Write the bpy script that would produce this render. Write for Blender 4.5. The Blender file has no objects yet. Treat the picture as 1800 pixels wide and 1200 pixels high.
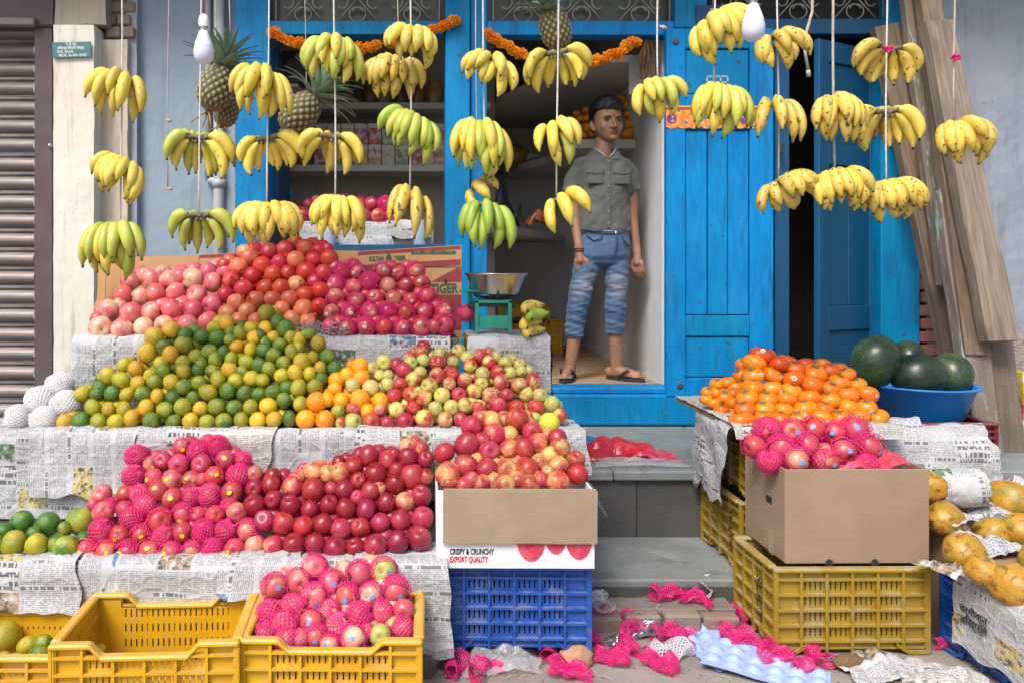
import bpy, bmesh, math, random
import numpy as np
from mathutils import Vector, Matrix, Euler, noise as mnoise

R = math.radians
scene = bpy.context.scene
COL = scene.collection

# ------------------------------------------------------------------ camera
CAM_Z = 1.34
FPX = 1400.0            # focal length in pixels of the 1800 px wide frame
VX, VY = 725.0, 470.0   # vanishing point of the street axis in that frame
cam_d = bpy.data.cameras.new('camera')
cam = bpy.data.objects.new('camera', cam_d)
COL.objects.link(cam)
cam.location = (0, 0, CAM_Z)
cam.rotation_euler = (R(90), 0, 0)
cam_d.sensor_width = 36.0
cam_d.lens = 36.0 * FPX / 1800.0
cam_d.shift_x = (900 - VX) / 1800.0
cam_d.shift_y = -(600 - VY) / 1800.0
cam_d.clip_end = 500
scene.camera = cam

# ------------------------------------------------------------------ sky and sun (bright shade on an overcast street)
SUN_AZ, SUN_EL = R(212), R(52)          # azimuth clockwise from +Y; the light comes over the viewer's left shoulder
w = bpy.data.worlds.new('World'); scene.world = w; w.use_nodes = True
nt = w.node_tree
bg = nt.nodes['Background']
sky = nt.nodes.new('ShaderNodeTexSky'); sky.sky_type = 'NISHITA'; sky.sun_disc = False
sky.sun_elevation = SUN_EL; sky.sun_rotation = SUN_AZ
sky.air_density = 1.0; sky.dust_density = 4.0; sky.ozone_density = 1.0
nt.links.new(sky.outputs[0], bg.inputs[0]); bg.inputs[1].default_value = 0.095
sun_d = bpy.data.lights.new('sun', 'SUN'); sun_d.energy = 1.5; sun_d.angle = R(22); sun_d.color = (1, .97, .93)
sun = bpy.data.objects.new('sun', sun_d); COL.objects.link(sun)
sdir = Vector((math.sin(SUN_AZ) * math.cos(SUN_EL), math.cos(SUN_AZ) * math.cos(SUN_EL), math.sin(SUN_EL)))
sun.rotation_euler = sdir.to_track_quat('Z', 'Y').to_euler()
sun.location = sdir * 20
vs = scene.view_settings
vs.view_transform = 'Standard'; vs.look = 'None'; vs.gamma = 1; vs.exposure = 1.12
scene.cycles.max_bounces = 8
scene.cycles.transparent_max_bounces = 12
scene.cycles.use_denoising = True

def P(u, v, Y):
    """a point at depth Y that the photograph shows at pixel (u, v) of 1800x1200"""
    return Vector(((u - VX) * Y / FPX, Y, CAM_Z + (VY - v) * Y / FPX))
def XU(u, Y): return (u - VX) * Y / FPX
def ZV(v, Y): return CAM_Z + (VY - v) * Y / FPX

# ------------------------------------------------------------------ objects
LABELS = {}
def tag(o, label=None, cat=None, group=None, kind=None):
    if label:
        o['label'] = label; LABELS.setdefault(label, []).append(o.name)
    if cat: o['category'] = cat
    if group: o['group'] = group
    if kind: o['kind'] = kind
    return o
def link(o, parent=None):
    COL.objects.link(o)
    if parent is not None: o.parent = parent
    return o
def empty(name, loc=(0, 0, 0), rot=(0, 0, 0)):
    o = bpy.data.objects.new(name, None); COL.objects.link(o)
    o.location = loc; o.rotation_euler = rot; o.empty_display_size = .05
    return o
def inst(name, mesh, parent=None, loc=(0, 0, 0), rot=(0, 0, 0), scale=(1, 1, 1)):
    o = bpy.data.objects.new(name, mesh); COL.objects.link(o)
    o.location = loc; o.rotation_euler = rot; o.scale = scale
    if parent is not None: o.parent = parent
    return o
ORD = ['zeroth', 'first', 'second', 'third', 'fourth', 'fifth', 'sixth', 'seventh', 'eighth', 'ninth', 'tenth', 'eleventh', 'twelfth', 'thirteenth',
       'fourteenth', 'fifteenth', 'sixteenth', 'seventeenth', 'eighteenth', 'nineteenth', 'twentieth']

class MB:
    """collects shapes, then builds ONE mesh object"""
    def __init__(s): s.v = []; s.f = []; s.m = []; s.uv = None
    def add(s, vs_, fs, mi=0):
        b = len(s.v); s.v += [tuple(p) for p in vs_]; s.f += [tuple(b + i for i in f) for f in fs]; s.m += [mi] * len(fs); return s
    def box(s, x0, x1, y0, y1, z0, z1, mi=0):
        return s.add([(x0, y0, z0), (x1, y0, z0), (x1, y1, z0), (x0, y1, z0), (x0, y0, z1), (x1, y0, z1), (x1, y1, z1), (x0, y1, z1)],
                     [(0, 3, 2, 1), (4, 5, 6, 7), (0, 1, 5, 4), (1, 2, 6, 5), (2, 3, 7, 6), (3, 0, 4, 7)], mi)
    def obox(s, c, ax, half, mi=0):
        c = Vector(c); a = [Vector(ax[i]) * half[i] for i in range(3)]
        pts = [c + a[0] * i + a[1] * j + a[2] * k for k in (-1, 1) for (i, j) in ((-1, -1), (1, -1), (1, 1), (-1, 1))]
        return s.add(pts, [(0, 3, 2, 1), (4, 5, 6, 7), (0, 1, 5, 4), (1, 2, 6, 5), (2, 3, 7, 6), (3, 0, 4, 7)], mi)
    def bar(s, a, b, t1, t2, up=(0, 0, 1), mi=0):
        a = Vector(a); b = Vector(b); d = (b - a); L = d.length; d.normalize(); u = Vector(up)
        n = d.cross(u); 
        if n.length < 1e-5: n = d.cross(Vector((1, 0, 0)))
        n.normalize(); q = n.cross(d)
        return s.obox((a + b) / 2, (d, n, q), (L / 2, t1 / 2, t2 / 2), mi)
    def tube(s, pts, r, n=6, mi=0, cap=True, closed=False):
        pts = [Vector(p) for p in pts]; m = len(pts)
        rs = r if isinstance(r, (list, tuple)) else [r] * m
        rings = []; ref = None
        for i, p in enumerate(pts):
            if closed: t = pts[(i + 1) % m] - pts[i - 1]
            else: t = pts[min(i + 1, m - 1)] - pts[max(i - 1, 0)]
            if t.length < 1e-9: t = Vector((0, 0, 1))
            t.normalize()
            if ref is None:
                ref = Vector((0, 0, 1)) if abs(t.z) < .9 else Vector((1, 0, 0))
            a = (ref - t * ref.dot(t)); 
            if a.length < 1e-6: a = t.orthogonal()
            a.normalize(); ref = a; b = t.cross(a)
            rings.append([p + (a * math.cos(2 * math.pi * k / n) + b * math.sin(2 * math.pi * k / n)) * rs[i] for k in range(n)])
        vs_ = [q for rg in rings for q in rg]; fs = []
        for i in range(m if closed else m - 1):
            j = (i + 1) % m
            for k in range(n):
                fs.append((i * n + k, i * n + (k + 1) % n, j * n + (k + 1) % n, j * n + k))
        if cap and not closed:
            fs.append(tuple(range(n))[::-1]); fs.append(tuple((m - 1) * n + k for k in range(n)))
        return s.add(vs_, fs, mi)
    def lathe(s, prof, n=24, mi=0, c=(0, 0, 0)):
        """prof: (r, z) list; closed at r=0 ends"""
        c = Vector(c); vs_ = []; fs = []; rows = []
        for (r, z) in prof:
            if r < 1e-6: rows.append([len(vs_)]); vs_.append(c + Vector((0, 0, z)))
            else:
                rows.append(list(range(len(vs_), len(vs_) + n)))
                vs_ += [c + Vector((r * math.cos(2 * math.pi * k / n), r * math.sin(2 * math.pi * k / n), z)) for k in range(n)]
        for a, b in zip(rows, rows[1:]):
            for k in range(n):
                k2 = (k + 1) % n
                if len(a) == 1 and len(b) == 1: continue
                if len(a) == 1: fs.append((a[0], b[k2], b[k]))
                elif len(b) == 1: fs.append((a[k], a[k2], b[0]))
                else: fs.append((a[k], a[k2], b[k2], b[k]))
        return s.add(vs_, fs, mi)
    def prism(s, poly, y0, y1, mi=0):
        """polygon of (x, z) extruded from y0 to y1"""
        n = len(poly)
        vs_ = [(x, y0, z) for x, z in poly] + [(x, y1, z) for x, z in poly]
        fs = [tuple(range(n)), tuple(range(2 * n - 1, n - 1, -1))] + [(i, i + n, (i + 1) % n + n, (i + 1) % n) for i in range(n)]
        return s.add(vs_, fs, mi)
    def slab(s, poly, z0, z1, mi=0):
        n = len(poly)
        vs_ = [(x, y, z0) for x, y in poly] + [(x, y, z1) for x, y in poly]
        fs = [tuple(range(n))[::-1], tuple(range(n, 2 * n))] + [(i, (i + 1) % n, (i + 1) % n + n, i + n) for i in range(n)]
        return s.add(vs_, fs, mi)
    def mesh(s, name, mats, smooth=False, uv=None, fix=False, bevel=0):
        me = bpy.data.meshes.new(name); me.from_pydata(s.v, [], s.f); 
        for m in (mats if isinstance(mats, (list, tuple)) else [mats]): me.materials.append(m)
        me.polygons.foreach_set('material_index', s.m)
        if fix or bevel:
            bm = bmesh.new(); bm.from_mesh(me); bmesh.ops.recalc_face_normals(bm, faces=bm.faces)
            if bevel:
                es = [e for e in bm.edges if len(e.link_faces) == 2 and e.calc_face_angle(0) > .6]
                bmesh.ops.bevel(bm, geom=es, offset=bevel, segments=1, affect='EDGES', profile=.6)
            bm.to_mesh(me); bm.free()
        if uv is not None:
            l = me.uv_layers.new(name='UVMap'); ii = np.empty(len(me.loops), dtype=np.int32); me.loops.foreach_get('vertex_index', ii)
            l.data.foreach_set('uv', np.asarray(uv, dtype=np.float32)[ii].ravel())
        if smooth: me.polygons.foreach_set('use_smooth', [True] * len(me.polygons))
        me.update(); return me
    def build(s, name, mats, parent=None, smooth=False, uv=None, fix=True, bevel=0, loc=(0, 0, 0), rot=(0, 0, 0)):
        o = bpy.data.objects.new(name, s.mesh(name, mats, smooth, uv, fix, bevel)); COL.objects.link(o)
        o.location = loc; o.rotation_euler = rot
        if parent is not None: o.parent = parent
        return o

# ------------------------------------------------------------------ materials
class NT:
    """a small node-building helper"""
    def __init__(s, name):
        s.mat = bpy.data.materials.new(name); s.mat.use_nodes = True
        s.t = s.mat.node_tree; s.t.nodes.clear()
        s.out = s.n('ShaderNodeOutputMaterial'); s.b = s.n('ShaderNodeBsdfPrincipled'); s.l(s.b.outputs[0], s.out.inputs[0])
    def n(s, t, **k):
        o = s.t.nodes.new(t)
        for a, b in k.items(): setattr(o, a, b)
        return o
    def l(s, a, b): s.t.links.new(a, b)
    def put(s, sock, v):
        if v is None: return
        if hasattr(v, 'is_output') or isinstance(v, bpy.types.NodeSocket): s.l(v, sock)
        elif isinstance(v, (tuple, list)) and len(v) == 3 and sock.type == 'RGBA': sock.default_value = (*v, 1)
        else: sock.default_value = v
    def m(s, op, a, b=None, c=None, clamp=False):
        o = s.n('ShaderNodeMath', operation=op, use_clamp=clamp)
        for i, x in enumerate((a, b, c)): s.put(o.inputs[i], x)
        return o.outputs[0]
    def mix(s, f, a, b, mode='MIX'):
        o = s.n('ShaderNodeMix', data_type='RGBA', blend_type=mode)
        s.put(o.inputs[0], f); s.put(o.inputs[6], a); s.put(o.inputs[7], b); return o.outputs[2]
    def coord(s, which='Object'): return s.n('ShaderNodeTexCoord').outputs[which]
    def rnd(s): return s.n('ShaderNodeObjectInfo').outputs['Random']
    def mapping(s, vec, scale=(1, 1, 1), loc=(0, 0, 0), rot=(0, 0, 0)):
        o = s.n('ShaderNodeMapping'); s.l(vec, o.inputs[0]); s.put(o.inputs[1], loc); s.put(o.inputs[2], rot); s.put(o.inputs[3], scale); return o.outputs[0]
    def off(s, vec, val, k=31.0):
        """vec shifted by a per-object value"""
        o = s.n('ShaderNodeVectorMath', operation='ADD'); c = s.n('ShaderNodeCombineXYZ')
        q = s.m('MULTIPLY', val, k); s.l(q, c.inputs[0]); s.l(s.m('MULTIPLY', val, k * 1.7), c.inputs[1]); s.l(q, c.inputs[2])
        s.l(vec, o.inputs[0]); s.l(c.outputs[0], o.inputs[1]); return o.outputs[0]
    def noise(s, vec=None, scale=5, detail=3, rough=.55, dist=0):
        o = s.n('ShaderNodeTexNoise'); 
        if vec is not None: s.l(vec, o.inputs['Vector'])
        o.inputs['Scale'].default_value = scale; o.inputs['Detail'].default_value = detail; o.inputs['Roughness'].default_value = rough; o.inputs['Distortion'].default_value = dist
        return o.outputs['Fac']
    def vor(s, vec, scale, feature='F1', out='Distance', rand=1):
        o = s.n('ShaderNodeTexVoronoi', feature=feature); s.l(vec, o.inputs['Vector']); o.inputs['Scale'].default_value = scale
        if 'Randomness' in o.inputs: o.inputs['Randomness'].default_value = rand
        return o.outputs[out]
    def ramp(s, f, a, b):
        o = s.n('ShaderNodeMapRange', interpolation_type='SMOOTHSTEP'); s.put(o.inputs[0], f); s.put(o.inputs[1], a); s.put(o.inputs[2], b)
        return o.outputs[0]
    def sep(s, vec):
        o = s.n('ShaderNodeSeparateXYZ'); s.l(vec, o.inputs[0]); return o.outputs
    def bump(s, h, strength=.3, dist=.01):
        o = s.n('ShaderNodeBump'); s.l(h, o.inputs['Height']); o.inputs['Strength'].default_value = strength; o.inputs['Distance'].default_value = dist
        s.l(o.outputs[0], s.b.inputs['Normal']); return o
    def set(s, **k):
        names = dict(col='Base Color', rough='Roughness', metal='Metallic', spec='Specular IOR Level', alpha='Alpha', coat='Coat Weight', trans='Transmission Weight',
                     sss='Subsurface Weight', ior='IOR', sheen='Sheen Weight')
        for a, v in k.items(): s.put(s.b.inputs[names[a]], v)
        return s

def plain(name, col, rough=.6, col2=None, nscale=6, amt=.5, bump=0, bscale=60, metal=0, spec=.5, coord='Object', stretch=(1, 1, 1), coat=0, dirt=0, dirtcol=(.12, .09, .06)):
    s = NT(name); vec = s.mapping(s.coord(coord), stretch) 
    c = col
    if col2 is not None:
        c = s.mix(s.m('MULTIPLY', s.ramp(s.noise(vec, nscale, 5), .3, .7), amt), col, col2)
    if dirt:
        c = s.mix(s.m('MULTIPLY', s.ramp(s.noise(vec, nscale * .6, 8, .7), .5, .75), dirt), c, dirtcol)
    s.set(col=c, rough=rough, metal=metal, spec=spec, coat=coat)
    if bump: s.bump(s.noise(vec, bscale, 4), bump, .01)
    return s.mat
M = {}
# ---- surface materials
def blue_paint():
    s = NT('blue_paint'); v = s.coord('Object'); vm = s.mapping(v, (8, 8, 1.2))
    n = s.noise(vm, 6, 6, .6)
    c = s.mix(s.ramp(n, .3, .75), (.0, .185, .46), (.0, .245, .55))
    sp = s.ramp(s.noise(v, 26, 6, .65), .625, .665)           # small chips down to the wood
    zs = s.sep(v)
    big = s.ramp(s.noise(v, 1.7, 5, .6), .40, .70); c = s.mix(s.m('MULTIPLY', big, .55), c, (.0, .105, .30))
    fade = s.ramp(s.noise(s.mapping(v, (2, 2, .7)), 3.1, 6, .65), .52, .75); c = s.mix(s.m('MULTIPLY', fade, .35), c, (.03, .30, .56))
    grime = s.ramp(s.noise(s.mapping(v, (6, 6, .8)), 2.6, 8, .7), .50, .72); c = s.mix(s.m('MULTIPLY', grime, .6), c, (.012, .06, .12))
    c = s.mix(s.m('MULTIPLY', sp, .8), c, (.06, .055, .05))
    hv = s.n('ShaderNodeHueSaturation'); s.l(c, hv.inputs['Color']); s.l(s.m('ADD', .86, s.m('MULTIPLY', s.rnd(), .26)), hv.inputs['Value']); s.l(s.m('ADD', .488, s.m('MULTIPLY', s.rnd(), .016)), hv.inputs['Hue']); c = hv.outputs[0]
    s.set(col=c, rough=.5, spec=.25); s.bump(s.noise(s.mapping(v, (30, 30, 3)), 5, 5), .25, .006)
    return s.mat
M['blue'] = blue_paint()
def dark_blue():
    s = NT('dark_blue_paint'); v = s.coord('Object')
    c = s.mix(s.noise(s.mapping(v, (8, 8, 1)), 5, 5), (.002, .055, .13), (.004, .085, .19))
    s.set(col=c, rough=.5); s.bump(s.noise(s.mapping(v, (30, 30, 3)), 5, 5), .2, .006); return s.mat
M['dark_blue'] = dark_blue()
def plaster(name, a, b, c, stain=.5, chip=None):  # blotches, runs and specks over two tones
    s = NT(name); v = s.coord('Object')
    col = s.mix(s.ramp(s.noise(v, 1.6, 6, .6), .3, .7), a, b)
    st = s.ramp(s.noise(s.mapping(v, (5, 5, .7)), 3.2, 7, .65), .5, .8)
    col = s.mix(s.m('MULTIPLY', st, stain), col, c)
    run = s.ramp(s.noise(s.mapping(v, (14, 14, .5)), 2.0, 6, .7), .56, .74); col = s.mix(s.m('MULTIPLY', run, stain * .6), col, c)
    fine = s.ramp(s.noise(v, 40, 4, .7), .60, .72); col = s.mix(s.m('MULTIPLY', fine, .45), col, c)
    if chip: col = s.mix(s.ramp(s.noise(v, 3.1, 7, .62), .66, .69), col, chip)
    s.set(col=col, rough=.85); h = s.m('ADD', s.noise(v, 9, 6, .6), s.m('MULTIPLY', s.noise(v, 120, 3), .3)); s.bump(h, .45, .012); return s.mat
M['grey_blue_wall'] = plaster('grey_blue_plaster', (.215, .29, .35), (.275, .335, .405), (.12, .165, .185), .5)
M['lavender_wall'] = plaster('lavender_plaster', (.255, .295, .355), (.305, .335, .395), (.145, .155, .165), .7, (.21, .20, .19))
M['cream_wall'] = plaster('cream_plaster', (.64, .60, .50), (.70, .67, .60), (.30, .23, .15), .85, (.50, .40, .25))
M['beige_wall'] = plaster('beige_plaster', (.46, .40, .31), (.54, .48, .38), (.22, .17, .12), .8, (.50, .37, .20))
M['white_wall'] = plaster('white_interior_plaster', (.62, .65, .67), (.68, .70, .71), (.40, .40, .39), .3)
M['back_wall'] = plaster('shop_back_plaster', (.34, .31, .27), (.40, .37, .32), (.22, .19, .16), .5)
M['concrete_raw'] = plaster('raw_concrete', (.24, .20, .16), (.32, .28, .23), (.12, .10, .08), .7)
def concrete(name, a, b, c):
    s = NT(name); v = s.coord('Object')
    col = s.mix(s.ramp(s.noise(v, 3, 7, .65), .3, .7), a, b)
    col = s.mix(s.m('MULTIPLY', s.ramp(s.noise(v, 9, 8, .7), .55, .7), .7), col, c)
    pk = s.ramp(s.noise(s.off(v, 7.3, 1), 2.3, 6, .7), .62, .72); col = s.mix(s.m('MULTIPLY', pk, .35), col, (.40, .16, .15))
    dv = s.n('ShaderNodeVectorMath', operation='ADD'); s.l(v, dv.inputs[0]); nn = s.n('ShaderNodeTexNoise'); nn.inputs['Scale'].default_value = 5; s.l(v, nn.inputs['Vector']); sc_ = s.n('ShaderNodeVectorMath', operation='SCALE'); s.l(nn.outputs['Color'], sc_.inputs[0]); sc_.inputs['Scale'].default_value = .22; s.l(sc_.outputs[0], dv.inputs[1])
    crk = s.m('LESS_THAN', s.vor(dv.outputs[0], 1.9, 'DISTANCE_TO_EDGE'), .0028); col = s.mix(s.m('MULTIPLY', s.m('MULTIPLY', crk, s.ramp(s.noise(v, 2.1, 3), .48, .60)), .5), col, (.03, .028, .026))
    wet = s.ramp(s.noise(s.off(v, 3.1, 1), 1.3, 5, .6), .50, .66); col = s.mix(s.m('MULTIPLY', wet, .45), col, c)
    s.set(col=col, rough=.75); s.bump(s.noise(v, 60, 6, .7), .35, .008); return s.mat
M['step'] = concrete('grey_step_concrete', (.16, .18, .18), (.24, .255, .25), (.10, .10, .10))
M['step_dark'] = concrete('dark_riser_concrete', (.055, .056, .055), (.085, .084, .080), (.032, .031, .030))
M['street'] = concrete('dusty_street', (.23, .20, .175), (.32, .29, .26), (.14, .12, .10))
M['street_up'] = concrete('dusty_upper_pavement', (.20, .17, .15), (.28, .25, .22), (.12, .09, .08))
M['brick'] = plain('old_brick', (.30, .11, .075), .9, (.20, .085, .06), 12, .8, .5, 60, dirt=.7, dirtcol=(.28, .25, .22))
M['brick_dusty'] = plain('dusty_old_brick', (.24, .15, .115), .95, (.21, .18, .155), 9, .9, .6, 50, dirt=.8, dirtcol=(.25, .225, .195))
M['mortar'] = plain('mortar', (.25, .22, .19), .95, (.17, .14, .12), 14, .7, .5, 50)
def wood(name, a, b, c, paint=None, k=1.0):
    s = NT(name); v = s.off(s.coord('Object'), s.rnd(), 9); g = s.noise(s.mapping(v, (22, 22, 1.1)), 3 * k, 7, .65, .6)
    col = s.mix(s.ramp(g, .32, .68), a, b); col = s.mix(s.m('MULTIPLY', s.ramp(s.noise(s.mapping(v, (3, 3, .8)), 3, 6, .6), .48, .7), .7), col, c)
    if paint: col = s.mix(s.m('MULTIPLY', s.ramp(s.noise(s.mapping(v, (7, 7, 1.6)), 2.4, 8, .7), .54, .60), .85), col, paint)
    s.set(col=col, rough=.8); s.bump(g, .5, .008); return s.mat
M['plank'] = wood('weathered_plank', (.23, .168, .118), (.115, .084, .06), (.075, .055, .04))
M['plank_pale'] = wood('pale_plank', (.29, .24, .185), (.17, .135, .10), (.11, .085, .062))
M['plank_paint'] = wood('plank_with_old_paint', (.24, .19, .15), (.16, .13, .10), (.10, .08, .07), (.30, .40, .38))
M['plank_dark'] = wood('dark_plank', (.17, .135, .105), (.12, .095, .075), (.08, .065, .05))
M['floor_wood'] = plain('shop_floor_boards', (.40, .27, .16), .6, (.28, .18, .11), 7, .8, .2, 40, stretch=(1, 6, 1))
M['shelf_white'] = plain('shelf_board', (.55, .53, .49), .55, (.44, .42, .38), 8, .6)
M['shutter'] = plain('shutter_steel', (.30, .265, .245), .5, (.15, .125, .125), 4, .95, .1, 60, metal=.25, dirt=.7, dirtcol=(.085, .07, .07), stretch=(.5, 1, 3))
M['maroon_steel'] = plain('maroon_frame_paint', (.075, .048, .055), .5, (.11, .08, .085), 6, .7, .1, 60, dirt=.5, dirtcol=(.16, .13, .12))
M['dark'] = plain('dark_recess', (.02, .02, .02), .8)
M['green_glass'] = plain('dark_green_backing', (.045, .055, .035), .35, (.075, .08, .05), 5, .7)
M['grille_iron'] = plain('painted_grille_iron', (.33, .31, .26), .55, (.22, .20, .17), 30, .7)
M['pipe'] = plain('grey_drainpipe', (.42, .44, .46), .5, (.33, .35, .37), 6, .7, .1, 50, dirt=.4, dirtcol=(.22, .22, .22))
M['steel'] = plain('brushed_steel', (.62, .60, .58), .24, (.5, .48, .47), 14, .6, .05, 90, metal=1)
M['black_iron'] = plain('black_iron', (.03, .03, .035), .5)
M['scale_green'] = plain('green_scale_paint', (.012, .28, .19), .4, (.02, .20, .15), 20, .8, dirt=.4, dirtcol=(.06, .10, .08))
def plastic(name, a, b, dust=(.42, .37, .28), amt=.6):
    s = NT(name); v = s.coord('Object'); g = s.n('ShaderNodeNewGeometry').outputs['Normal']; up = s.sep(g)[2]
    col = s.mix(s.ramp(s.noise(v, 6, 4), .3, .7), a, b)
    d = s.m('MULTIPLY', s.ramp(s.m('ADD', s.noise(v, 11, 8, .7), s.m('MULTIPLY', up, .16)), .5, .78), amt)
    col = s.mix(d, col, dust)
    scr = s.ramp(s.noise(s.mapping(v, (60, 60, 6)), 3, 4, .6), .68, .76); col = s.mix(s.m('MULTIPLY', scr, .3), col, dust)
    s.set(col=col, rough=s.m('ADD', .38, s.m('MULTIPLY', d, .5))); s.bump(s.noise(v, 45, 3), .08, .005); return s.mat
M['crate_yellow'] = plastic('yellow_crate_plastic', (.62, .355, .010), (.56, .30, .008), amt=.3)
M['crate_mustard'] = plastic('dusty_mustard_crate_plastic', (.33, .22, .018), (.28, .175, .016), (.36, .32, .24), .6)
M['crate_blue'] = plastic('blue_crate_plastic', (.010, .068, .31), (.013, .082, .35), (.26, .29, .34), .55)
M['crate_red'] = plastic('maroon_crate_plastic', (.20, .02, .03), (.15, .015, .025), (.30, .22, .2), .5)
M['basin'] = plastic('blue_basin_plastic', (.012, .19, .60), (.015, .22, .64), (.35, .42, .5), .12)
def cardboard(name, a, b, flute='x', amt=.12, bk=.15):
    s = NT(name); v = s.coord('Object'); xyz = s.sep(v)
    col = s.mix(s.ramp(s.noise(v, 4, 6, .6), .3, .7), a, b)
    f = s.m('SINE', s.m('MULTIPLY', xyz[0 if flute == 'x' else 2], 2 * math.pi / .009))
    col = s.mix(s.m('MULTIPLY', s.ramp(f, -.2, 1), amt), col, (b[0] * .6, b[1] * .6, b[2] * .6))
    s.set(col=col, rough=.8); s.bump(s.m('ADD', s.m('MULTIPLY', f, .3), s.noise(v, 30, 4)), bk, .004); return s.mat
M['card'] = cardboard('brown_cardboard', (.31, .215, .14), (.255, .175, .112), amt=.0, bk=.04)
M['card_flap'] = cardboard('ribbed_cardboard_flap', (.34, .255, .17), (.28, .205, .135), amt=.12)
M['card_old'] = cardboard('orange_brown_cardboard', (.52, .30, .13), (.43, .235, .10), amt=.2)
M['card_white'] = cardboard('white_printed_cardboard', (.74, .73, .76), (.66, .64, .68), amt=.08)
M['print_maroon'] = plain('maroon_print', (.24, .035, .04), .8, (.30, .06, .05), 20, .6)
M['print_green'] = plain('green_print', (.03, .11, .065), .8)
M['print_black'] = plain('black_print', (.02, .02, .022), .8)
M['print_red'] = plain('red_print', (.48, .03, .05), .8)
M['print_white'] = plain('white_paint_lettering', (.72, .74, .72), .7)
M['print_apple'] = plain('printed_apple_picture', (.50, .015, .06), .7, (.60, .12, .15), 22, .8)
M['rope'] = plain('twine', (.50, .46, .38), .9, (.34, .30, .24), 60, .8, .4, 200)
M['rope_white'] = plain('white_twine', (.66, .65, .62), .9, (.5, .48, .45), 60, .8, .4, 200)

def newspaper(name, tint=(.47, .475, .485), rot=0.0, pics=.94):
    """newsprint on a sheet's own UV in metres: columns of small print, headlines, a few pictures"""
    s = NT(name); uv = s.off(s.mapping(s.coord('UV'), rot=(0, 0, rot)), s.rnd(), 3.7); q = s.sep(uv); u, v = q[0], q[1]
    def cell(x, wd): return s.m('FLOOR', s.m('DIVIDE', x, wd))
    def fr(x, wd): return s.m('FRACT', s.m('DIVIDE', x, wd))
    def wn(a, b, k):
        c = s.n('ShaderNodeCombineXYZ'); s.put(c.inputs[0], a); s.put(c.inputs[1], b); c.inputs[2].default_value = k
        o = s.n('ShaderNodeTexWhiteNoise'); s.l(c.outputs[0], o.inputs[0]); return o.outputs['Value'], o.outputs['Color']
    bv, bc = wn(cell(u, .125), cell(v, .085), 1.3)
    small = wn(cell(u, .0042), cell(v, .0062), 2.1)[0]
    line = s.m('LESS_THAN', fr(v, .0062), .55)
    colm = s.m('GREATER_THAN', fr(u, .0417), .10)
    txt = s.m('MULTIPLY', s.m('MULTIPLY', line, colm), s.m('GREATER_THAN', small, .24))
    big = wn(cell(u, .006), cell(v, .021), 5.7)[0]
    head = s.m('MULTIPLY', s.m('LESS_THAN', fr(v, .028), .55), s.m('GREATER_THAN', big, .38))
    hz_ = s.m('GREATER_THAN', fr(v, .085), .83); gap_ = s.m('GREATER_THAN', fr(v, .085), .775)
    hl = s.m('MULTIPLY', s.m('MULTIPLY', s.m('LESS_THAN', fr(v, .085), .97), hz_), s.m('GREATER_THAN', wn(cell(u, .0052), cell(v, .085), 9.1)[0], .30)); hl = s.m('MULTIPLY', hl, s.m('GREATER_THAN', wn(cell(u, .125), cell(v, .085), 4.4)[0], .45)); hl = s.m('MULTIPLY', hl, s.m('LESS_THAN', fr(u, .125), .86))
    txt = s.m('MULTIPLY', txt, s.m('SUBTRACT', 1, gap_))
    is_pic = s.m('GREATER_THAN', bv, pics); is_head = s.m('MULTIPLY', s.m('GREATER_THAN', bv, .70), s.m('LESS_THAN', bv, .76))
    blank = s.m('LESS_THAN', bv, .07)
    inner = s.m('MULTIPLY', s.m('MULTIPLY', s.m('GREATER_THAN', fr(u, .125), .06), s.m('LESS_THAN', fr(u, .125), .95)), s.m('MULTIPLY', s.m('GREATER_THAN', fr(v, .085), .07), s.m('LESS_THAN', fr(v, .085), .93)))
    ink = s.m('MULTIPLY', txt, s.m('SUBTRACT', 1, s.m('MAXIMUM', s.m('MAXIMUM', is_pic, is_head), blank)))
    ink = s.m('MAXIMUM', s.m('MULTIPLY', ink, .58), s.m('MULTIPLY', s.m('MULTIPLY', head, is_head), .9)); ink = s.m('MAXIMUM', ink, s.m('MULTIPLY', s.m('MULTIPLY', hl, s.m('SUBTRACT', 1, is_pic)), .8))
    paper = s.mix(s.ramp(s.noise(uv, 5, 5), .3, .7), tint, tuple(x * .88 for x in tint))
    col = s.mix(ink, paper, (.085, .085, .09))
    k_ = s.sep(wn(cell(u, .125), cell(v, .085), 8.7)[1]); pc = s.mix(s.m('GREATER_THAN', k_[0], .5), (.10, .20, .36), (.09, .20, .11)); pc = s.mix(s.m('GREATER_THAN', k_[1], .6), pc, (.32, .21, .13)); pc = s.mix(s.m('GREATER_THAN', k_[2], .72), pc, (.50, .40, .12))
    pc = s.mix(s.ramp(s.noise(uv, 55, 4, .65), .44, .60), pc, (.07, .07, .075)); pc = s.mix(s.ramp(s.noise(s.off(uv, 2.0, 1), 38, 4, .65), .50, .62), pc, (.46, .43, .40))
    col = s.mix(s.m('MULTIPLY', is_pic, inner), col, pc)
    crease = s.ramp(s.vor(s.mapping(uv, (1, 1.5, 1)), 13, 'DISTANCE_TO_EDGE'), .0, .16)
    s.set(col=col, rough=.85); s.bump(s.m('ADD', s.noise(uv, 26, 5, .6), s.m('MULTIPLY', crease, .6)), .42, .007); return s.mat
M['news'] = newspaper('newsprint'); M['news_v'] = newspaper('newsprint_sideways', (.46, .465, .475), R(90)); M['news_w'] = newspaper('newsprint_warm', (.49, .475, .45), R(2), .97)
M['news_pic'] = newspaper('newsprint_with_pictures', (.47, .475, .48), R(-1), .80)

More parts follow.
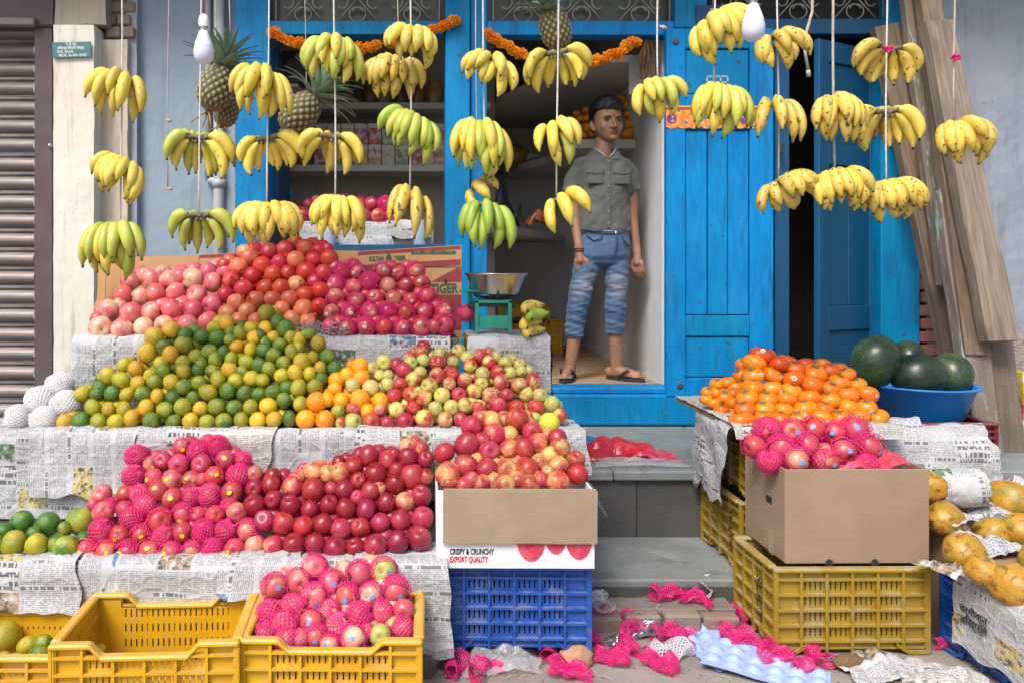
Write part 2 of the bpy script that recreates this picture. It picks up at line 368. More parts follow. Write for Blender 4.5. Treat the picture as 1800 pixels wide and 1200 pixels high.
# ---- fruit materials
def fruit(name, a, b, lo=.35, hi=.65, streak=True, rough=.24, spots=None, var=.28, coat=0, tilt=.0, sss=0, bumpk=0, scale=1.0):
    s = NT(name); r = s.rnd(); v = s.off(s.coord('Object'), r, 17)
    g = s.noise(s.mapping(v, (5, 5, .55)), 3.2 * scale, 4, .6) if streak else s.noise(v, 1.1 * scale, 3, .5)
    big = s.noise(v, .8, 2, .5)
    f = s.m('ADD', s.m('MULTIPLY', g, .45), s.m('MULTIPLY', big, .55))
    f = s.m('ADD', f, s.m('MULTIPLY', s.m('SUBTRACT', r, .5), var))
    col = s.mix(s.ramp(f, lo, hi), a, b)
    if spots:
        d = s.vor(v, 9); col = s.mix(s.m('MULTIPLY', s.m('LESS_THAN', d, .10), .55), col, spots)
    br = s.ramp(s.noise(v, 2.4, 5, .7), .66, .75); col = s.mix(s.m('MULTIPLY', br, .35), col, tuple(x * .45 for x in a))
    val = s.n('ShaderNodeHueSaturation'); s.l(col, val.inputs['Color'])
    r2 = s.m('FRACT', s.m('MULTIPLY', r, 7.31)); s.l(s.m('ADD', .82, s.m('MULTIPLY', r2, .36)), val.inputs['Value'])
    s.l(s.m('ADD', .488, s.m('MULTIPLY', s.m('FRACT', s.m('MULTIPLY', r, 13.7)), .024)), val.inputs['Hue'])
    s.set(col=val.outputs[0], rough=s.m('ADD', rough, s.m('MULTIPLY', s.noise(v, 6, 3), .14)), coat=coat, sss=sss)
    if sss: s.b.inputs['Subsurface Radius'].default_value = (.4, .2, .1); s.b.inputs['Subsurface Scale'].default_value = .05
    if bumpk: s.bump(s.noise(v, 16, 4, .6), bumpk, .03)
    return s.mat
M['apple_pink'] = fruit('pink_apple_skin', (.54, .085, .105), (.68, .44, .29), .45, .74, rough=.23)
M['apple_rose'] = fruit('rose_apple_skin', (.46, .045, .07), (.60, .30, .18), .50, .80, spots=(.66, .36, .24))
M['apple_dark'] = fruit('dark_red_apple_skin', (.235, .010, .030), (.42, .045, .055), .42, .80, spots=(.42, .16, .14), rough=.23)
M['apple_streak'] = fruit('red_and_yellow_apple_skin', (.36, .026, .035), (.62, .34, .11), .42, .66, spots=(.6, .3, .14), rough=.23)
M['apple_red'] = fruit('red_apple_skin', (.39, .024, .042), (.52, .31, .13), .48, .70, spots=(.55, .3, .18))
M['apple_mixed'] = fruit('half_green_apple_skin', (.44, .04, .04), (.50, .44, .11), .42, .56, streak=False)
M['apple_green'] = fruit('green_apple_skin', (.41, .43, .11), (.46, .33, .13), .45, .75, streak=False)
M['pom_red'] = fruit('red_pomegranate_skin', (.46, .018, .02), (.55, .12, .06), .45, .8, streak=False, rough=.23, bumpk=.1)
M['pom_tan'] = fruit('tan_pomegranate_skin', (.52, .12, .055), (.60, .27, .12), .4, .75, streak=False, rough=.23, bumpk=.1)
M['mand_green'] = fruit('green_mandarin_skin', (.06, .14, .016), (.30, .30, .02), .44, .76, streak=False, rough=.23, bumpk=.25)
M['mand_olive'] = fruit('olive_mandarin_skin', (.25, .26, .016), (.50, .36, .016), .38, .70, streak=False, rough=.23, bumpk=.25)
M['mand_yellow'] = fruit('yellow_mandarin_skin', (.58, .34, .013), (.33, .28, .02), .44, .72, streak=False, rough=.23, bumpk=.25)
M['orange'] = fruit('orange_peel', (.83, .26, .008), (.86, .36, .012), .4, .7, streak=False, rough=.23, bumpk=.2, var=.1)
M['lime_big'] = fruit('sweet_lime_skin', (.05, .14, .012), (.34, .33, .03), .44, .72, streak=False, rough=.23, bumpk=.2)
M['lime_yellow'] = fruit('yellow_sweet_lime_skin', (.62, .50, .02), (.45, .43, .05), .45, .8, streak=False, rough=.23, bumpk=.2)
M['persimmon'] = fruit('persimmon_skin', (.70, .165, .005), (.74, .23, .009), .45, .75, streak=False, rough=.23, var=.25)
M['persimmon_deep'] = fruit('ripe_persimmon_skin', (.62, .075, .005), (.68, .15, .008), .5, .8, streak=False, rough=.23)
M['melon'] = fruit('dark_watermelon_rind', (.010, .024, .013), (.065, .105, .038), .4, .7, streak=True, rough=.23, var=.15, scale=1.6)
M['pear_pale'] = fruit('pale_guava_skin', (.70, .67, .60), (.66, .62, .52), .4, .7, streak=False)
M['calyx'] = plain('dry_calyx', (.13, .11, .05), .8, (.22, .18, .09), 20, .8)
M['stem'] = plain('apple_stem', (.12, .07, .035), .8)
def papaya_mat():
    s = NT('papaya_skin'); v = s.off(s.coord('Object'), s.rnd(), 11)
    c = s.mix(s.ramp(s.noise(v, 3, 4), .35, .7), (.46, .195, .016), (.42, .26, .03))
    c = s.mix(s.m('MULTIPLY', s.ramp(s.noise(s.mapping(v, (1.5, 1.5, 1)), 2.2, 6, .62), .52, .62), .85), c, (.13, .06, .02))
    c = s.mix(s.m('MULTIPLY', s.ramp(s.noise(s.off(v, 2.2, 1), 1.6, 4), .48, .62), .65), c, (.20, .20, .03))
    s.set(col=c, rough=.4); s.bump(s.noise(v, 8, 4), .12, .02); return s.mat
M['papaya'] = papaya_mat()
def banana_mat(name, base, base2, green, spot, dark=.7):
    s = NT(name); r = s.rnd(); v = s.off(s.coord('Object'), r, 23)
    t = s.n('ShaderNodeAttribute', attribute_name='along').outputs['Fac']
    c = s.mix(s.ramp(s.noise(v, 3, 3), .3, .7), base, base2)
    e = s.m('ADD', s.ramp(t, .84, .97), s.ramp(t, .16, .03)); c = s.mix(s.m('MULTIPLY', e, .65), c, green)
    fac = s.ramp(s.noise(s.mapping(v, (9, 9, 9)), 1.0, 5, .62), spot, spot + .035)
    c = s.mix(s.m('MULTIPLY', fac, dark), c, (.045, .025, .012))
    sp2 = s.m('LESS_THAN', s.vor(v, 22), .12); c = s.mix(s.m('MULTIPLY', sp2, .6), c, (.10, .05, .015))
    c = s.mix(s.ramp(t, .965, .985), c, (.025, .018, .012)); c = s.mix(s.ramp(t, .035, .012), c, (.14, .10, .05))
    hv = s.n('ShaderNodeHueSaturation'); s.l(c, hv.inputs['Color']); s.l(s.m('ADD', .85, s.m('MULTIPLY', r, .3)), hv.inputs['Value'])
    s.set(col=hv.outputs[0], rough=.46); s.bump(s.noise(v, 12, 3), .06, .02); return s.mat
M['banana_y'] = banana_mat('yellow_banana_skin', (.70, .53, .055), (.64, .51, .11), (.32, .38, .04), .625)
M['banana_r'] = banana_mat('ripe_banana_skin', (.66, .46, .06), (.60, .44, .10), (.34, .34, .05), .585, .85)
M['banana_g'] = banana_mat('greenish_banana_skin', (.36, .45, .05), (.52, .51, .10), (.18, .29, .03), .68)
M['banana_gg'] = banana_mat('green_banana_skin', (.24, .36, .035), (.34, .44, .06), (.14, .24, .02), .72)
M['crown'] = plain('banana_crown', (.12, .09, .055), .8, (.22, .20, .15), 30, .8)
def net_mat(name, a, b, rough=.45):
    s = NT(name); v = s.coord('Object'); c = s.mix(s.noise(v, 3, 2), a, b); s.set(col=c, rough=rough, sss=.0)
    tr = s.n('ShaderNodeBsdfTranslucent'); s.put(tr.inputs[0], a); mx = s.n('ShaderNodeMixShader'); mx.inputs[0].default_value = .25
    s.l(s.b.outputs[0], mx.inputs[1]); s.l(tr.outputs[0], mx.inputs[2]); s.l(mx.outputs[0], s.out.inputs[0]); return s.mat
M['net_pink'] = net_mat('pink_foam_net', (.80, .028, .24), (.72, .02, .20)); M['net_white'] = net_mat('white_foam_net', (.78, .77, .80), (.70, .69, .74))
def sheet_plastic(name, col, tr=.5, rough=.15):
    s = NT(name); s.set(col=col, rough=rough, spec=.6); t = s.n('ShaderNodeBsdfTransparent'); s.put(t.inputs[0], tuple(min(1, .45 + .6 * x) for x in col)); mx = s.n('ShaderNodeMixShader'); mx.inputs[0].default_value = tr
    s.l(s.b.outputs[0], mx.inputs[1]); s.l(t.outputs[0], mx.inputs[2]); s.l(mx.outputs[0], s.out.inputs[0]); return s.mat
M['bag_clear'] = sheet_plastic('clear_plastic_film', (.75, .77, .8), .72, .1); M['bag_red'] = sheet_plastic('red_plastic_film', (.78, .04, .07), .5, .12)
M['bag_pink'] = sheet_plastic('pink_plastic_film', (.80, .10, .16), .4, .12); M['bag_blue'] = sheet_plastic('blue_plastic_film', (.03, .22, .55), .4, .15)
M['foil'] = plain('crumpled_foil', (.45, .45, .47), .25, (.06, .06, .07), 22, .9, metal=.7)
M['tray'] = plain('pale_blue_pulp_tray', (.30, .40, .74), .55, (.36, .46, .79), 7, .7, .1, 80)
M['sticker_y'] = plain('yellow_sticker', (.78, .55, .01), .4, (.72, .46, .01), 3, .5); M['sticker_b'] = plain('blue_sticker', (.05, .22, .62), .4, (.3, .45, .75), 4, .8)
M['sticker_w'] = plain('white_and_green_sticker', (.72, .74, .70), .4, (.08, .34, .12), 2.5, .8); M['sticker_dot'] = plain('sticker_red_dot', (.55, .02, .03), .4)
M['marigold'] = plain('marigold_petals', (.92, .40, .012), .7, (.88, .27, .006), 60, .9)
M['marigold_y'] = plain('yellow_marigold_petals', (.92, .50, .02), .7, (.9, .38, .01), 60, .9)
M['leaf'] = plain('pineapple_leaf', (.11, .19, .12), .45, (.27, .36, .26), 4, .9, stretch=(1, 1, .3))
def pine_mat():
    s = NT('pineapple_skin'); a = s.n('ShaderNodeAttribute', attribute_name='eye').outputs['Fac']; v = s.coord('Object')
    c = s.mix(s.ramp(a, .15, .6), (.035, .055, .028), (.20, .16, .075)); c = s.mix(s.ramp(a, .82, .97), c, (.44, .38, .24))
    c = s.mix(s.m('MULTIPLY', s.ramp(s.noise(v, 9, 4), .5, .7), .5), c, (.14, .15, .05)); s.set(col=c, rough=.6); return s.mat
M['pine'] = pine_mat()
M['straw'] = plain('straw', (.45, .33, .16), .9, (.33, .23, .11), 30, .8); M['husk'] = plain('coconut_husk', (.16, .085, .04), .95, (.24, .14, .07), 30, .9, .6, 90, stretch=(1, 6, 1))
M['stone'] = plain('orange_stone', (.50, .27, .14), .9, (.33, .2, .13), 14, .9, .5, 50)
# ------------------------------------------------------------------ lettering
def text(name, body, size, mat, loc, rot=(R(90), 0, 0), parent=None, bold=0.0, align='CENTER', width=None, z=.0006, shear=0):
    cu = bpy.data.curves.new(name, 'FONT'); cu.body = body; cu.size = size; cu.align_x = align; cu.align_y = 'CENTER'; cu.extrude = z; cu.offset = bold; cu.resolution_u = 3; cu.shear = shear
    t = bpy.data.objects.new(name, cu); COL.objects.link(t); bpy.context.view_layer.update()
    me = bpy.data.meshes.new_from_object(t.evaluated_get(bpy.context.evaluated_depsgraph_get()))
    bpy.data.objects.remove(t)
    me.materials.clear(); me.materials.append(mat); me.name = name
    if width:
        xs = [v.co.x for v in me.vertices]
        if xs:
            k = width / max(1e-6, max(xs) - min(xs))
            for v in me.vertices: v.co.x *= k
    return inst(name, me, parent, loc, rot)

# ------------------------------------------------------------------ ground, pavement, steps
F = 4.615            # front plane of the shop
def struct(o): o['kind'] = 'structure'; return o
g = MB().box(-45, 45, -45, 45, -.3, 0)
struct(g.build('ground', M['street']))
pav = MB().box(.63, 1.215, 2.99, 3.12, -.2, .06)
pv = struct(pav.build('pavement', M['street_up'], bevel=.004))
for i in range(4):
    x = .64 + i * .145
    b = MB().box(x, x + .135, 2.925 + .006 * (i % 2), 2.99, -.1, .052 + .006 * (i % 3))
    b.build('brick', M['brick_dusty'], pv, bevel=.009)
st = empty('entrance_steps', (1.0, 3.3, 0)); struct(st)
def child_box(name, mat, par, x0, x1, y0, y1, z0, z1, bevel=.004):
    o = MB().box(x0, x1, y0, y1, z0, z1).build(name, mat, None, bevel=bevel)
    o.parent = par; o.matrix_parent_inverse = par.matrix_world.inverted() if par.matrix_world != Matrix() else Matrix.Translation(-Vector(par.location)); return o
def keep(o, par):
    """parent without moving (the parent is an unrotated Empty)"""
    o.parent = par; o.matrix_parent_inverse = Matrix.Translation(-Vector(par.location)); return o
child_box('lower_tread', M['step'], st, .2, 2.7, 3.1, 3.6, -.1, .127, .008)
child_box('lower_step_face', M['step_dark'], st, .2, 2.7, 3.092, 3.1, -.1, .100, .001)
pl = empty('shop_plinth', (1.0, 4.0, 0)); struct(pl)
for (a, b) in ((-5, -.6), (-.597, .9), (.903, 1.55), (1.553, 6)):
    child_box('stone_slab', M['step'], pl, a, b, 3.56, F + .2, .385, .4335 - .002 * (a > 0), .008)
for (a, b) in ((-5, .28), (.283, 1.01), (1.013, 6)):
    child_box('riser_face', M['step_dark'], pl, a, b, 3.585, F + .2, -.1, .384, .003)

# ------------------------------------------------------------------ neighbouring shop: shutter and pillar
nb = empty('neighbour_shop', (-2.4, 4.7, 0))
tag(nb, 'neighbouring shopfront with dirty roller shutter and cream plastered pillar', 'building')
X0, X1 = -4.2, XU(64, 4.75)
slat = MB(); pr = []
for k in range(9):
    a = k / 8; pr.append((-.038 * math.sin(math.pi * a) ** .7, a * .082))
pr += [(-.004, .086), (-.016, .092), (-.016, .104), (-.002, .112)]
n = len(pr)
slat.add([(x, y, z) for x in (X0, X1) for (y, z) in pr], [(i, i + 1, n + i + 1, n + i) for i in range(n - 1)])
slat_me = slat.mesh('slat', M['shutter'], fix=True)
sh = empty('roller_shutter', (0, 4.75, 0)); keep(sh, nb)
z = .45; i = 0
while z < ZV(52, 4.75):
    inst('slat', slat_me, sh, (0, .004 * math.sin(i * 2.1), z), (R(.4 * math.sin(i * 1.3)), 0, 0)); z += .1125; i += 1
def nbox(name, mat, u0, u1, v0, v1, Y, depth, bevel=.004):
    return keep(MB().box(XU(u0, Y), XU(u1, Y), Y, Y + depth, ZV(v1, Y), ZV(v0, Y)).build(name, mat, None, bevel=bevel), nb)
nbox('shutter_frame', M['maroon_steel'], 60, 92, 48, 790, 4.62, .2)
nbox('shutter_header', M['maroon_steel'], -500, 96, -90, 46, 4.60, .3, .01)
nbox('header_ridge', M['shutter'], -500, 60, 30, 44, 4.56, .05, .006)
def rough_box(name, mat, x0, x1, y0, y1, z0, z1, amp=.006, par=None, cell=.05, seed=0):
    """a box whose front and side faces are a little uneven"""
    nx = max(2, int((x1 - x0) / cell)); nz = max(2, int((z1 - z0) / cell)); mb = MB(); vs_ = []
    for j in range(nz + 1):
        for i in range(nx + 1):
            x = x0 + (x1 - x0) * i / nx; zz = z0 + (z1 - z0) * j / nz
            q = mnoise.noise(Vector((x * 4 + seed, zz * 4, seed))) * amp + mnoise.noise(Vector((x * 14, zz * 14, seed + 3))) * amp * .4
            ex = (mnoise.noise(Vector((seed, zz * 9, i))) * amp) if i in (0, nx) else 0
            vs_.append((x + ex, y0 + q, zz + (mnoise.noise(Vector((x * 9, seed, 5))) * amp if j in (0, nz) else 0)))
    W = nx + 1; fs = [(j * W + i, j * W + i + 1, (j + 1) * W + i + 1, (j + 1) * W + i) for j in range(nz) for i in range(nx)]
    mb.add(vs_, fs)
    ring = [i for i in range(W)] + [j * W + nx for j in range(1, nz + 1)] + [nz * W + i for i in range(nx - 1, -1, -1)] + [j * W for j in range(nz - 1, 0, -1)]
    b = len(mb.v); mb.v += [(mb.v[i][0], y1, mb.v[i][2]) for i in ring]; m = len(ring)
    for k in range(m): mb.f.append((ring[k], b + k, b + (k + 1) % m, ring[(k + 1) % m])); mb.m.append(0)
    mb.f.append(tuple(b + k for k in range(m))); mb.m.append(0)
    o = mb.build(name, mat, None)
    if par is not None: keep(o, par)
    return o
rough_box('pillar', M['cream_wall'], XU(94, 4.45), XU(165, 4.45), 4.45, 4.9, .43, ZV(44, 4.45), .005, nb, seed=2)
rough_box('pilaster', M['beige_wall'], XU(172, 4.56), XU(224, 4.56), 4.56, 4.9, .43, ZV(70, 4.56), .005, nb, seed=5)
rough_box('side_strip', M['lavender_wall'], XU(223, 4.6), XU(241, 4.6), 4.595, 4.9, .43, 3.3, .005, nb, seed=8)
rough_box('lintel_block', M['concrete_raw'], XU(97, 4.5), XU(186, 4.5), 4.5, 4.9, ZV(43, 4.5), 3.3, .01, nb, seed=11)
rough_box('lintel_mortar', M['mortar'], XU(186, 4.6), XU(236, 4.6), 4.60, 4.9, ZV(69, 4.6), 3.3, .008, nb, seed=14)
for r_ in range(6):
    zz = ZV(66, 4.57) + r_ * .075
    for q in range(2):
        x = XU(187, 4.57) + q * .085 - (.03 if r_ % 2 else 0)
        keep(MB().box(max(x, XU(187, 4.57)), min(x + .078, XU(236, 4.57)), 4.565 + .01 * ((r_ * 7 + q * 3) % 3), 4.62, zz, zz + .062).build('brick', M['brick_dusty'], None, bevel=.008), nb)
lk = MB().lathe([(0, -.01), (.012, -.01), (.014, 0), (.008, .012), (0, .014)], 10); lo = lk.build('lock_knob', M['steel'], None, smooth=True, loc=P(88, 256, 4.605), rot=(R(90), 0, 0)); lo.parent = nb; lo.matrix_parent_inverse = Matrix.Translation(-Vector(nb.location))
# green enamel plate
Yp = 4.437
pz = P(126, 88, Yp)
plate = MB().box(-.108, .108, -.003, .003, -.043, .043).build('number_plate', plain('green_enamel', (.035, .16, .17), .4, (.06, .19, .19), 14, .8, dirt=.5, dirtcol=(.20, .17, .13)), None, bevel=.001, loc=pz, rot=(0, R(-1.2), 0))
tag(plate, 'small teal enamel plate with white lettering at the top of the cream pillar', 'sign')
for k, (b, sz, dx) in enumerate((('ने. वि. प्रा.', .020, .0), ('लल\u093fतपुर वितरण केन्द्र', .020, -.004), ('म.न. ६९०६', .019, -.035), ('या.न. ६-२७-१०ट', .023, .006))):
    text('lettering', b.replace('लल\u093fत', 'ल\u093fलत').replace('वि', '\u093fव'), sz, M['print_white'], (dx, -.0036, .030 - k * .0205), (R(90), 0, 0), plate, .0004, width=(.06, .15, .09, .155)[k])

# ------------------------------------------------------------------ the fruit shop itself
sb = empty('fruit_shop', (1.0, F, 0))
tag(sb, 'old shop building with blue painted timber front, open doorway and plaster walls', 'building')
def sbox(name, mat, u0, u1, v0, v1, y0, y1, par=None, bevel=.004, Y=None):
    Y = Y or y0
    o = MB().box(XU(u0, Y), XU(u1, Y), y0, y1, ZV(v1, Y), ZV(v0, Y)).build(name, mat, None, bevel=bevel)
    return keep(o, par or sb)
rough_box('plaster_wall', M['grey_blue_wall'], XU(239, F + .03), XU(416, F + .03), F + .03, F + .25, .43, 3.4, .006, sb, seed=21)
rough_box('plaster_edge', M['lavender_wall'], XU(396, F), XU(414, F), F - .012, F + .02, .43, ZV(200, F), .006, sb, seed=23)
rough_box('plaster_wall', M['lavender_wall'], XU(1628, F + .02), 6.5, F + .02, F + .25, .43, 3.4, .012, sb, seed=25)
rough_box('wall_core', M['mortar'], XU(1612, F + .06), XU(1640, F + .06), F + .05, F + .25, .43, 3.4, .006, sb, seed=27)
k = 0
zz = .45
while zz < ZV(500, F):        # bricks laid bare beside the door post
    keep(MB().box(XU(1618, F) + (.0 if k % 2 else -.02), XU(1662, F) + .02 * (k % 3), F - .012 + .006 * (k % 2), F + .06, zz, zz + .062).build('brick', M['brick'], None, bevel=.007), sb); zz += .076; k += 1
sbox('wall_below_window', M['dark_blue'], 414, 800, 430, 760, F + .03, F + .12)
# posts and rails
sbox('post', M['blue'], 413, 471, -80, 770, F - .05, F + .14)
sbox('post', M['blue'], 783, 826, -80, 770, F - .05, F + .14)
sbox('post', M['blue'], 827, 856, -80, 770, F - .015, F + .12)
sbox('rail', M['blue'], 472, 782, 37, 61, F - .03, F + .08)
sbox('rail', M['blue'], 857, 1186, 37, 62, F - .03, F + .08)
sbox('post', M['blue'], 1187, 1243, -80, 49, F - .045, F + .1)
sbox('rail', M['dark_blue'], 1244, 1562, 33, 60, F - .03, F + .08)
sbox('post', M['blue'], 1549, 1617, 61, 770, F - .03, F + .12)
sbox('post', M['blue'], 1563, 1622, -80, 60, F - .03, F + .12)
sbox('post', M['dark_blue'], 1362, 1388, 61, 760, F - .035, F + .12)
sbox('door_sill', M['blue'], 838, 1243, 693, 748, F - .07, F + .1, bevel=.01)
sbox('threshold', M['blue'], 857, 1180, 681, 692.5, F - .05, F + .12, bevel=.008)
# fanlight grilles
def scroll(mb, cx, cz, s, sx, sz, y):
    pts = []
    for i in range(16):
        a = R(-30) + i * R(24); rr = s * (1 - i / 19)
        pts.append((cx + sx * (rr * math.cos(a)), y, cz + sz * (rr * math.sin(a) - s * .2)))
    mb.tube(pts, .0045, 5)
def grille(u0, u1, v0, v1, cells, bk):
    Y = F + .03; x0, x1 = XU(u0, Y), XU(u1, Y); z0, z1 = ZV(v1, Y), ZV(v1, Y) + .30
    gr = empty('fanlight_grille', ((x0 + x1) / 2, Y, z0)); keep(gr, sb)
    def kp(o):
        o.parent = gr; o.matrix_parent_inverse = Matrix.Translation(-Vector((gr.location))); return o
    kp(MB().box(x0 - .01, x1 + .01, Y + .04, Y + .06, z0 - .02, z1).build('backing', bk, None))
    fr = MB()
    for (a, b) in (((x0 + .03, z0), (x0 + .03, z1)), ((x1 - .03, z0), (x1 - .03, z1))): fr.bar((a[0], Y, a[1]), (b[0], Y, b[1]), .008, .008)
    kp(fr.build('frame', M['grille_iron'], None))
    wd = (x1 - x0 - .06) / cells
    for c in range(cells):
        cx = x0 + .03 + wd * (c + .5); mb = MB(); h = .125
        for s in (-1, 1):
            mb.tube([(cx + s * wd * .36, Y, z0), (cx + s * wd * .02, Y, z0 + h)], .0045, 5)
            mb.tube([(cx + s * wd * .02, Y, z0 + h), (cx + s * wd * .36, Y, z0 + h * 2)], .0045, 5)
            big = []
            for i in range(12):
                a = i / 11 * math.pi * 1.25; rr = wd * .17 * (1 - i / 22)
                big.append((cx + s * (wd * .30 - rr * math.sin(a) * .9), Y, z0 + h * .85 + rr * math.cos(a) * 1.05))
            mb.tube(big, .0045, 5)
            low = []
            for i in range(12):
                a = -math.pi * .5 + i / 11 * math.pi * 1.4; rr = wd * .19 * (1 - i / 24)
                low.append((cx + s * rr * math.cos(a) * .95, Y, z0 + h * .36 + rr * math.sin(a) * .85))
            mb.tube(low, .0045, 5)
            mb.tube([(cx + s * wd * .44, Y, z0 + h * 1.0), (cx + s * wd * .5, Y, z0 + h * 1.0)], .0045, 5)
        kp(mb.build('scrollwork', M['grille_iron'], None, smooth=True))
grille(476, 781, -60, 37, 3, M['green_glass'])
grille(858, 1186, -60, 37, 3, M['green_glass'])
grille(1244, 1562, -60, 32, 3, M['dark'])
# the closed blue door leaf
Yd = F - .075
dl = empty('door', (XU(1172, Yd), Yd, ZV(697, Yd))); keep(dl, sb)
def dbox(name, u0, u1, v0, v1, dy, th=.05, mat='blue', bevel=.004):
    o = MB().box(XU(u0, Yd), XU(u1, Yd), Yd + dy, Yd + dy + th, ZV(v1, Yd), ZV(v0, Yd)).build(name, M[mat], None, bevel=bevel)
    o.parent = dl; o.matrix_parent_inverse = Matrix.Translation(-Vector(dl.location)); return o
dbox('stile', 1172, 1205.4, 50, 696, 0); dbox('stile', 1318.6, 1360, 50, 696, 0)
for v0, v1 in ((50, 85), (166, 228), (555, 591), (664, 696)): dbox('rail', 1205.6, 1318.4, v0, v1, .003)
dbox('panel', 1206.5, 1317.5, 87, 164.5, .013, .03)
for u0, u1, dd in ((1206.5, 1244.3, .012), (1246, 1279.5, .006), (1281.2, 1317.5, .012)): dbox('plank', u0, u1, 229, 553.6, dd, .03)
dbox('panel', 1206.5, 1317.5, 592.5, 662.5, .012, .03)
dbox('backing', 1174, 1358, 52, 694, .045, .01, 'dark', .0)
for (u, v) in ((1195, 677), (1187, 73)):
    o = MB().lathe([(0, 0), (.016, 0), (.018, -.004), (.013, -.007), (.006, -.004), (0, -.004)], 14).build('keyhole_plate', M['maroon_steel'], None, smooth=True, loc=P(u, v, Yd - .002), rot=(R(90), 0, 0))
    o.rotation_euler = (R(-90), 0, 0); o.parent = dl; o.matrix_parent_inverse = Matrix.Translation(-Vector(dl.location))
for (u, v) in ((1189, 155), (1189, 165), (1381, 190), (1372, 262)):
    o = MB().box(-.012, .012, -.02, 0, -.03, .03).build('bolt', M['black_iron'], None, bevel=.004, loc=P(u, v, Yd)); o.parent = dl; o.matrix_parent_inverse = Matrix.Translation(-Vector(dl.location))
# painted paper frieze stuck across the door
def frieze_mat():
    s = NT('frieze_print'); v = s.coord('Object'); q = s.sep(v)
    c = s.mix(s.ramp(s.noise(v, 40, 3), .4, .6), (.70, .16, .03), (.75, .35, .04))
    d = s.vor(v, 26); c = s.mix(s.m('LESS_THAN', d, .22), c, (.03, .22, .12)); d2 = s.vor(s.off(v, 3.0, 1), 22); c = s.mix(s.m('LESS_THAN', d2, .2), c, (.02, .18, .5))
    d3 = s.vor(s.off(v, 5.0, 1), 30); c = s.mix(s.m('LESS_THAN', d3, .16), c, (.65, .55, .5)); c = s.mix(s.m('GREATER_THAN', q[2], .040), c, (.42, .03, .03)); c = s.mix(s.m('GREATER_THAN', q[2], .056), c, (.70, .40, .05))
    s.set(col=c, rough=.5); return s.mat
fp = [(-.26, .064), (-.26, -.055)]
for k in range(33):
    x = -.26 + .52 * k / 32; fp.append((x, -.058 - .009 * abs(math.sin(k * math.pi / 4))))
fp += [(.26, -.055), (.26, .064)]
fz = MB().prism(fp[::-1], -.0012, .0).build('paper_frieze', frieze_mat(), None, loc=P(1251, 206, Yd - .002))
tag(fz, 'brightly patterned orange paper frieze stuck across the blue plank door', 'door sticker')
for x, gl, cc in ((-.23, 'शु', (.02, .30, .30)), (.185, 'भ', (.10, .16, .45))):
    MB().lathe([(0, 0), (.028, 0), (.028, .001), (0, .001)], 20).build('medallion', plain('medallion_' + gl, (.22, .03, .22), .5), fz, loc=(x, -.0035, -.008), rot=(R(90), 0, 0))
    text('glyph', gl, .036, plain('glyph_' + gl, (.25, .55, .55), .5), (x, -.0052, -.008), (R(90), 0, 0), fz, .001)
bp = MB().box(-.12, .12, -.003, .003, -.05, .05).build('house_number_plate', plain('navy_enamel', (.012, .035, .14), .35, (.02, .05, .17), 14, .8), None, bevel=.001, loc=P(1261, 25, F - .06))
tag(bp, 'dark navy house number plate above the blue plank door', 'sign'); text('numeral', '९', .06, M['print_white'], (-.03, -.004, .012), (R(90), 0, 0), bp, 0); 
# the ajar inner door
hx, hy = XU(1547, F + .1), F + .1
ad = empty('ajar_door', (hx, hy, .62), (0, 0, R(28))); ad.parent = sb; ad.matrix_parent_inverse = Matrix.Translation(-Vector(sb.location))
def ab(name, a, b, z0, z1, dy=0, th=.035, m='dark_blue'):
    return MB().box(-b, -a, dy, dy + th, z0, z1).build(name, M[m], ad, bevel=.004)
WD = .56; HT = 2.0
ab('stile', 0, .09, 0, HT); ab('stile', WD - .09, WD, 0, HT)
for z0, z1 in ((0, .13), (.36, .50), (1.30, 1.42), (HT - .12, HT)): ab('rail', .0905, WD - .0905, z0, z1, .002)
ab('panel', .092, WD - .092, .131, .359, .014, .015); ab('panel', .092, WD - .092, 1.421, HT - .121, .014, .015)
for q in range(2): ab('plank', .092 + q * .19, .092 + q * .19 + .186, .501, 1.299, .014, .015)
pk = MB().box(-.016, .016, -.012, .012, -.03, .02); pk.tube([(-.011, 0, .02), (-.011, 0, .045), (0, 0, .055), (.011, 0, .045), (.011, 0, .02)], .004, 6)
pk.build('padlock', M['steel'], ad, bevel=.002, loc=(-WD + .06, -.016, 1.21))
# rooms
def room(name, mat, *b):
    return keep(MB().box(*b).build(name, mat, None), sb)
XR = XU(1172, F) + .003
room('floor', M['floor_wood'], -1.0, XR, F + .1, 7.1, .55, .647)
room('back_wall', M['back_wall'], -1.0, .55, 6.0, 6.1, .6, 3.2); room('jog_wall', M['back_wall'], .55, .62, 6.0, 7.1, .6, 3.2)
room('back_wall', M['white_wall'], .62, XR + .1, 7.1, 7.2, .6, 3.2)
room('side_wall', M['white_wall'], XR, XR + .12, F + .1, 7.1, .5, 3.2); room('side_wall', M['back_wall'], -1.1, -1.0, F + .1, 6.1, .5, 3.2)
room('ceiling', M['white_wall'], -1.1, XR + .12, F + .12, 7.2, 3.12, 3.2)
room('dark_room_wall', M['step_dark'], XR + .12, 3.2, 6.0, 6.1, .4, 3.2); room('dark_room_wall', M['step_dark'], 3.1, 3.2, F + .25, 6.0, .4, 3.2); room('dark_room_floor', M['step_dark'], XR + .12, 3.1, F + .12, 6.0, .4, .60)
room('dark_room_ceiling', M['step_dark'], XR + .12, 3.2, F + .12, 6.1, 3.12, 3.2); room('upper_wall', M['grey_blue_wall'], -1.2, 3.4, F + .08, F + .25, 3.03, 6.0); room('upper_wall', M['lavender_wall'], 3.4, 6.5, F + .08, F + .25, 3.4, 6.0); room('upper_wall', M['cream_wall'], -4.5, -1.2, F + .08, F + .25, 3.25, 6.0); room('roof_slab', M['concrete_raw'], -4.5, 6.5, F + .08, 9.0, 6.0, 6.2)
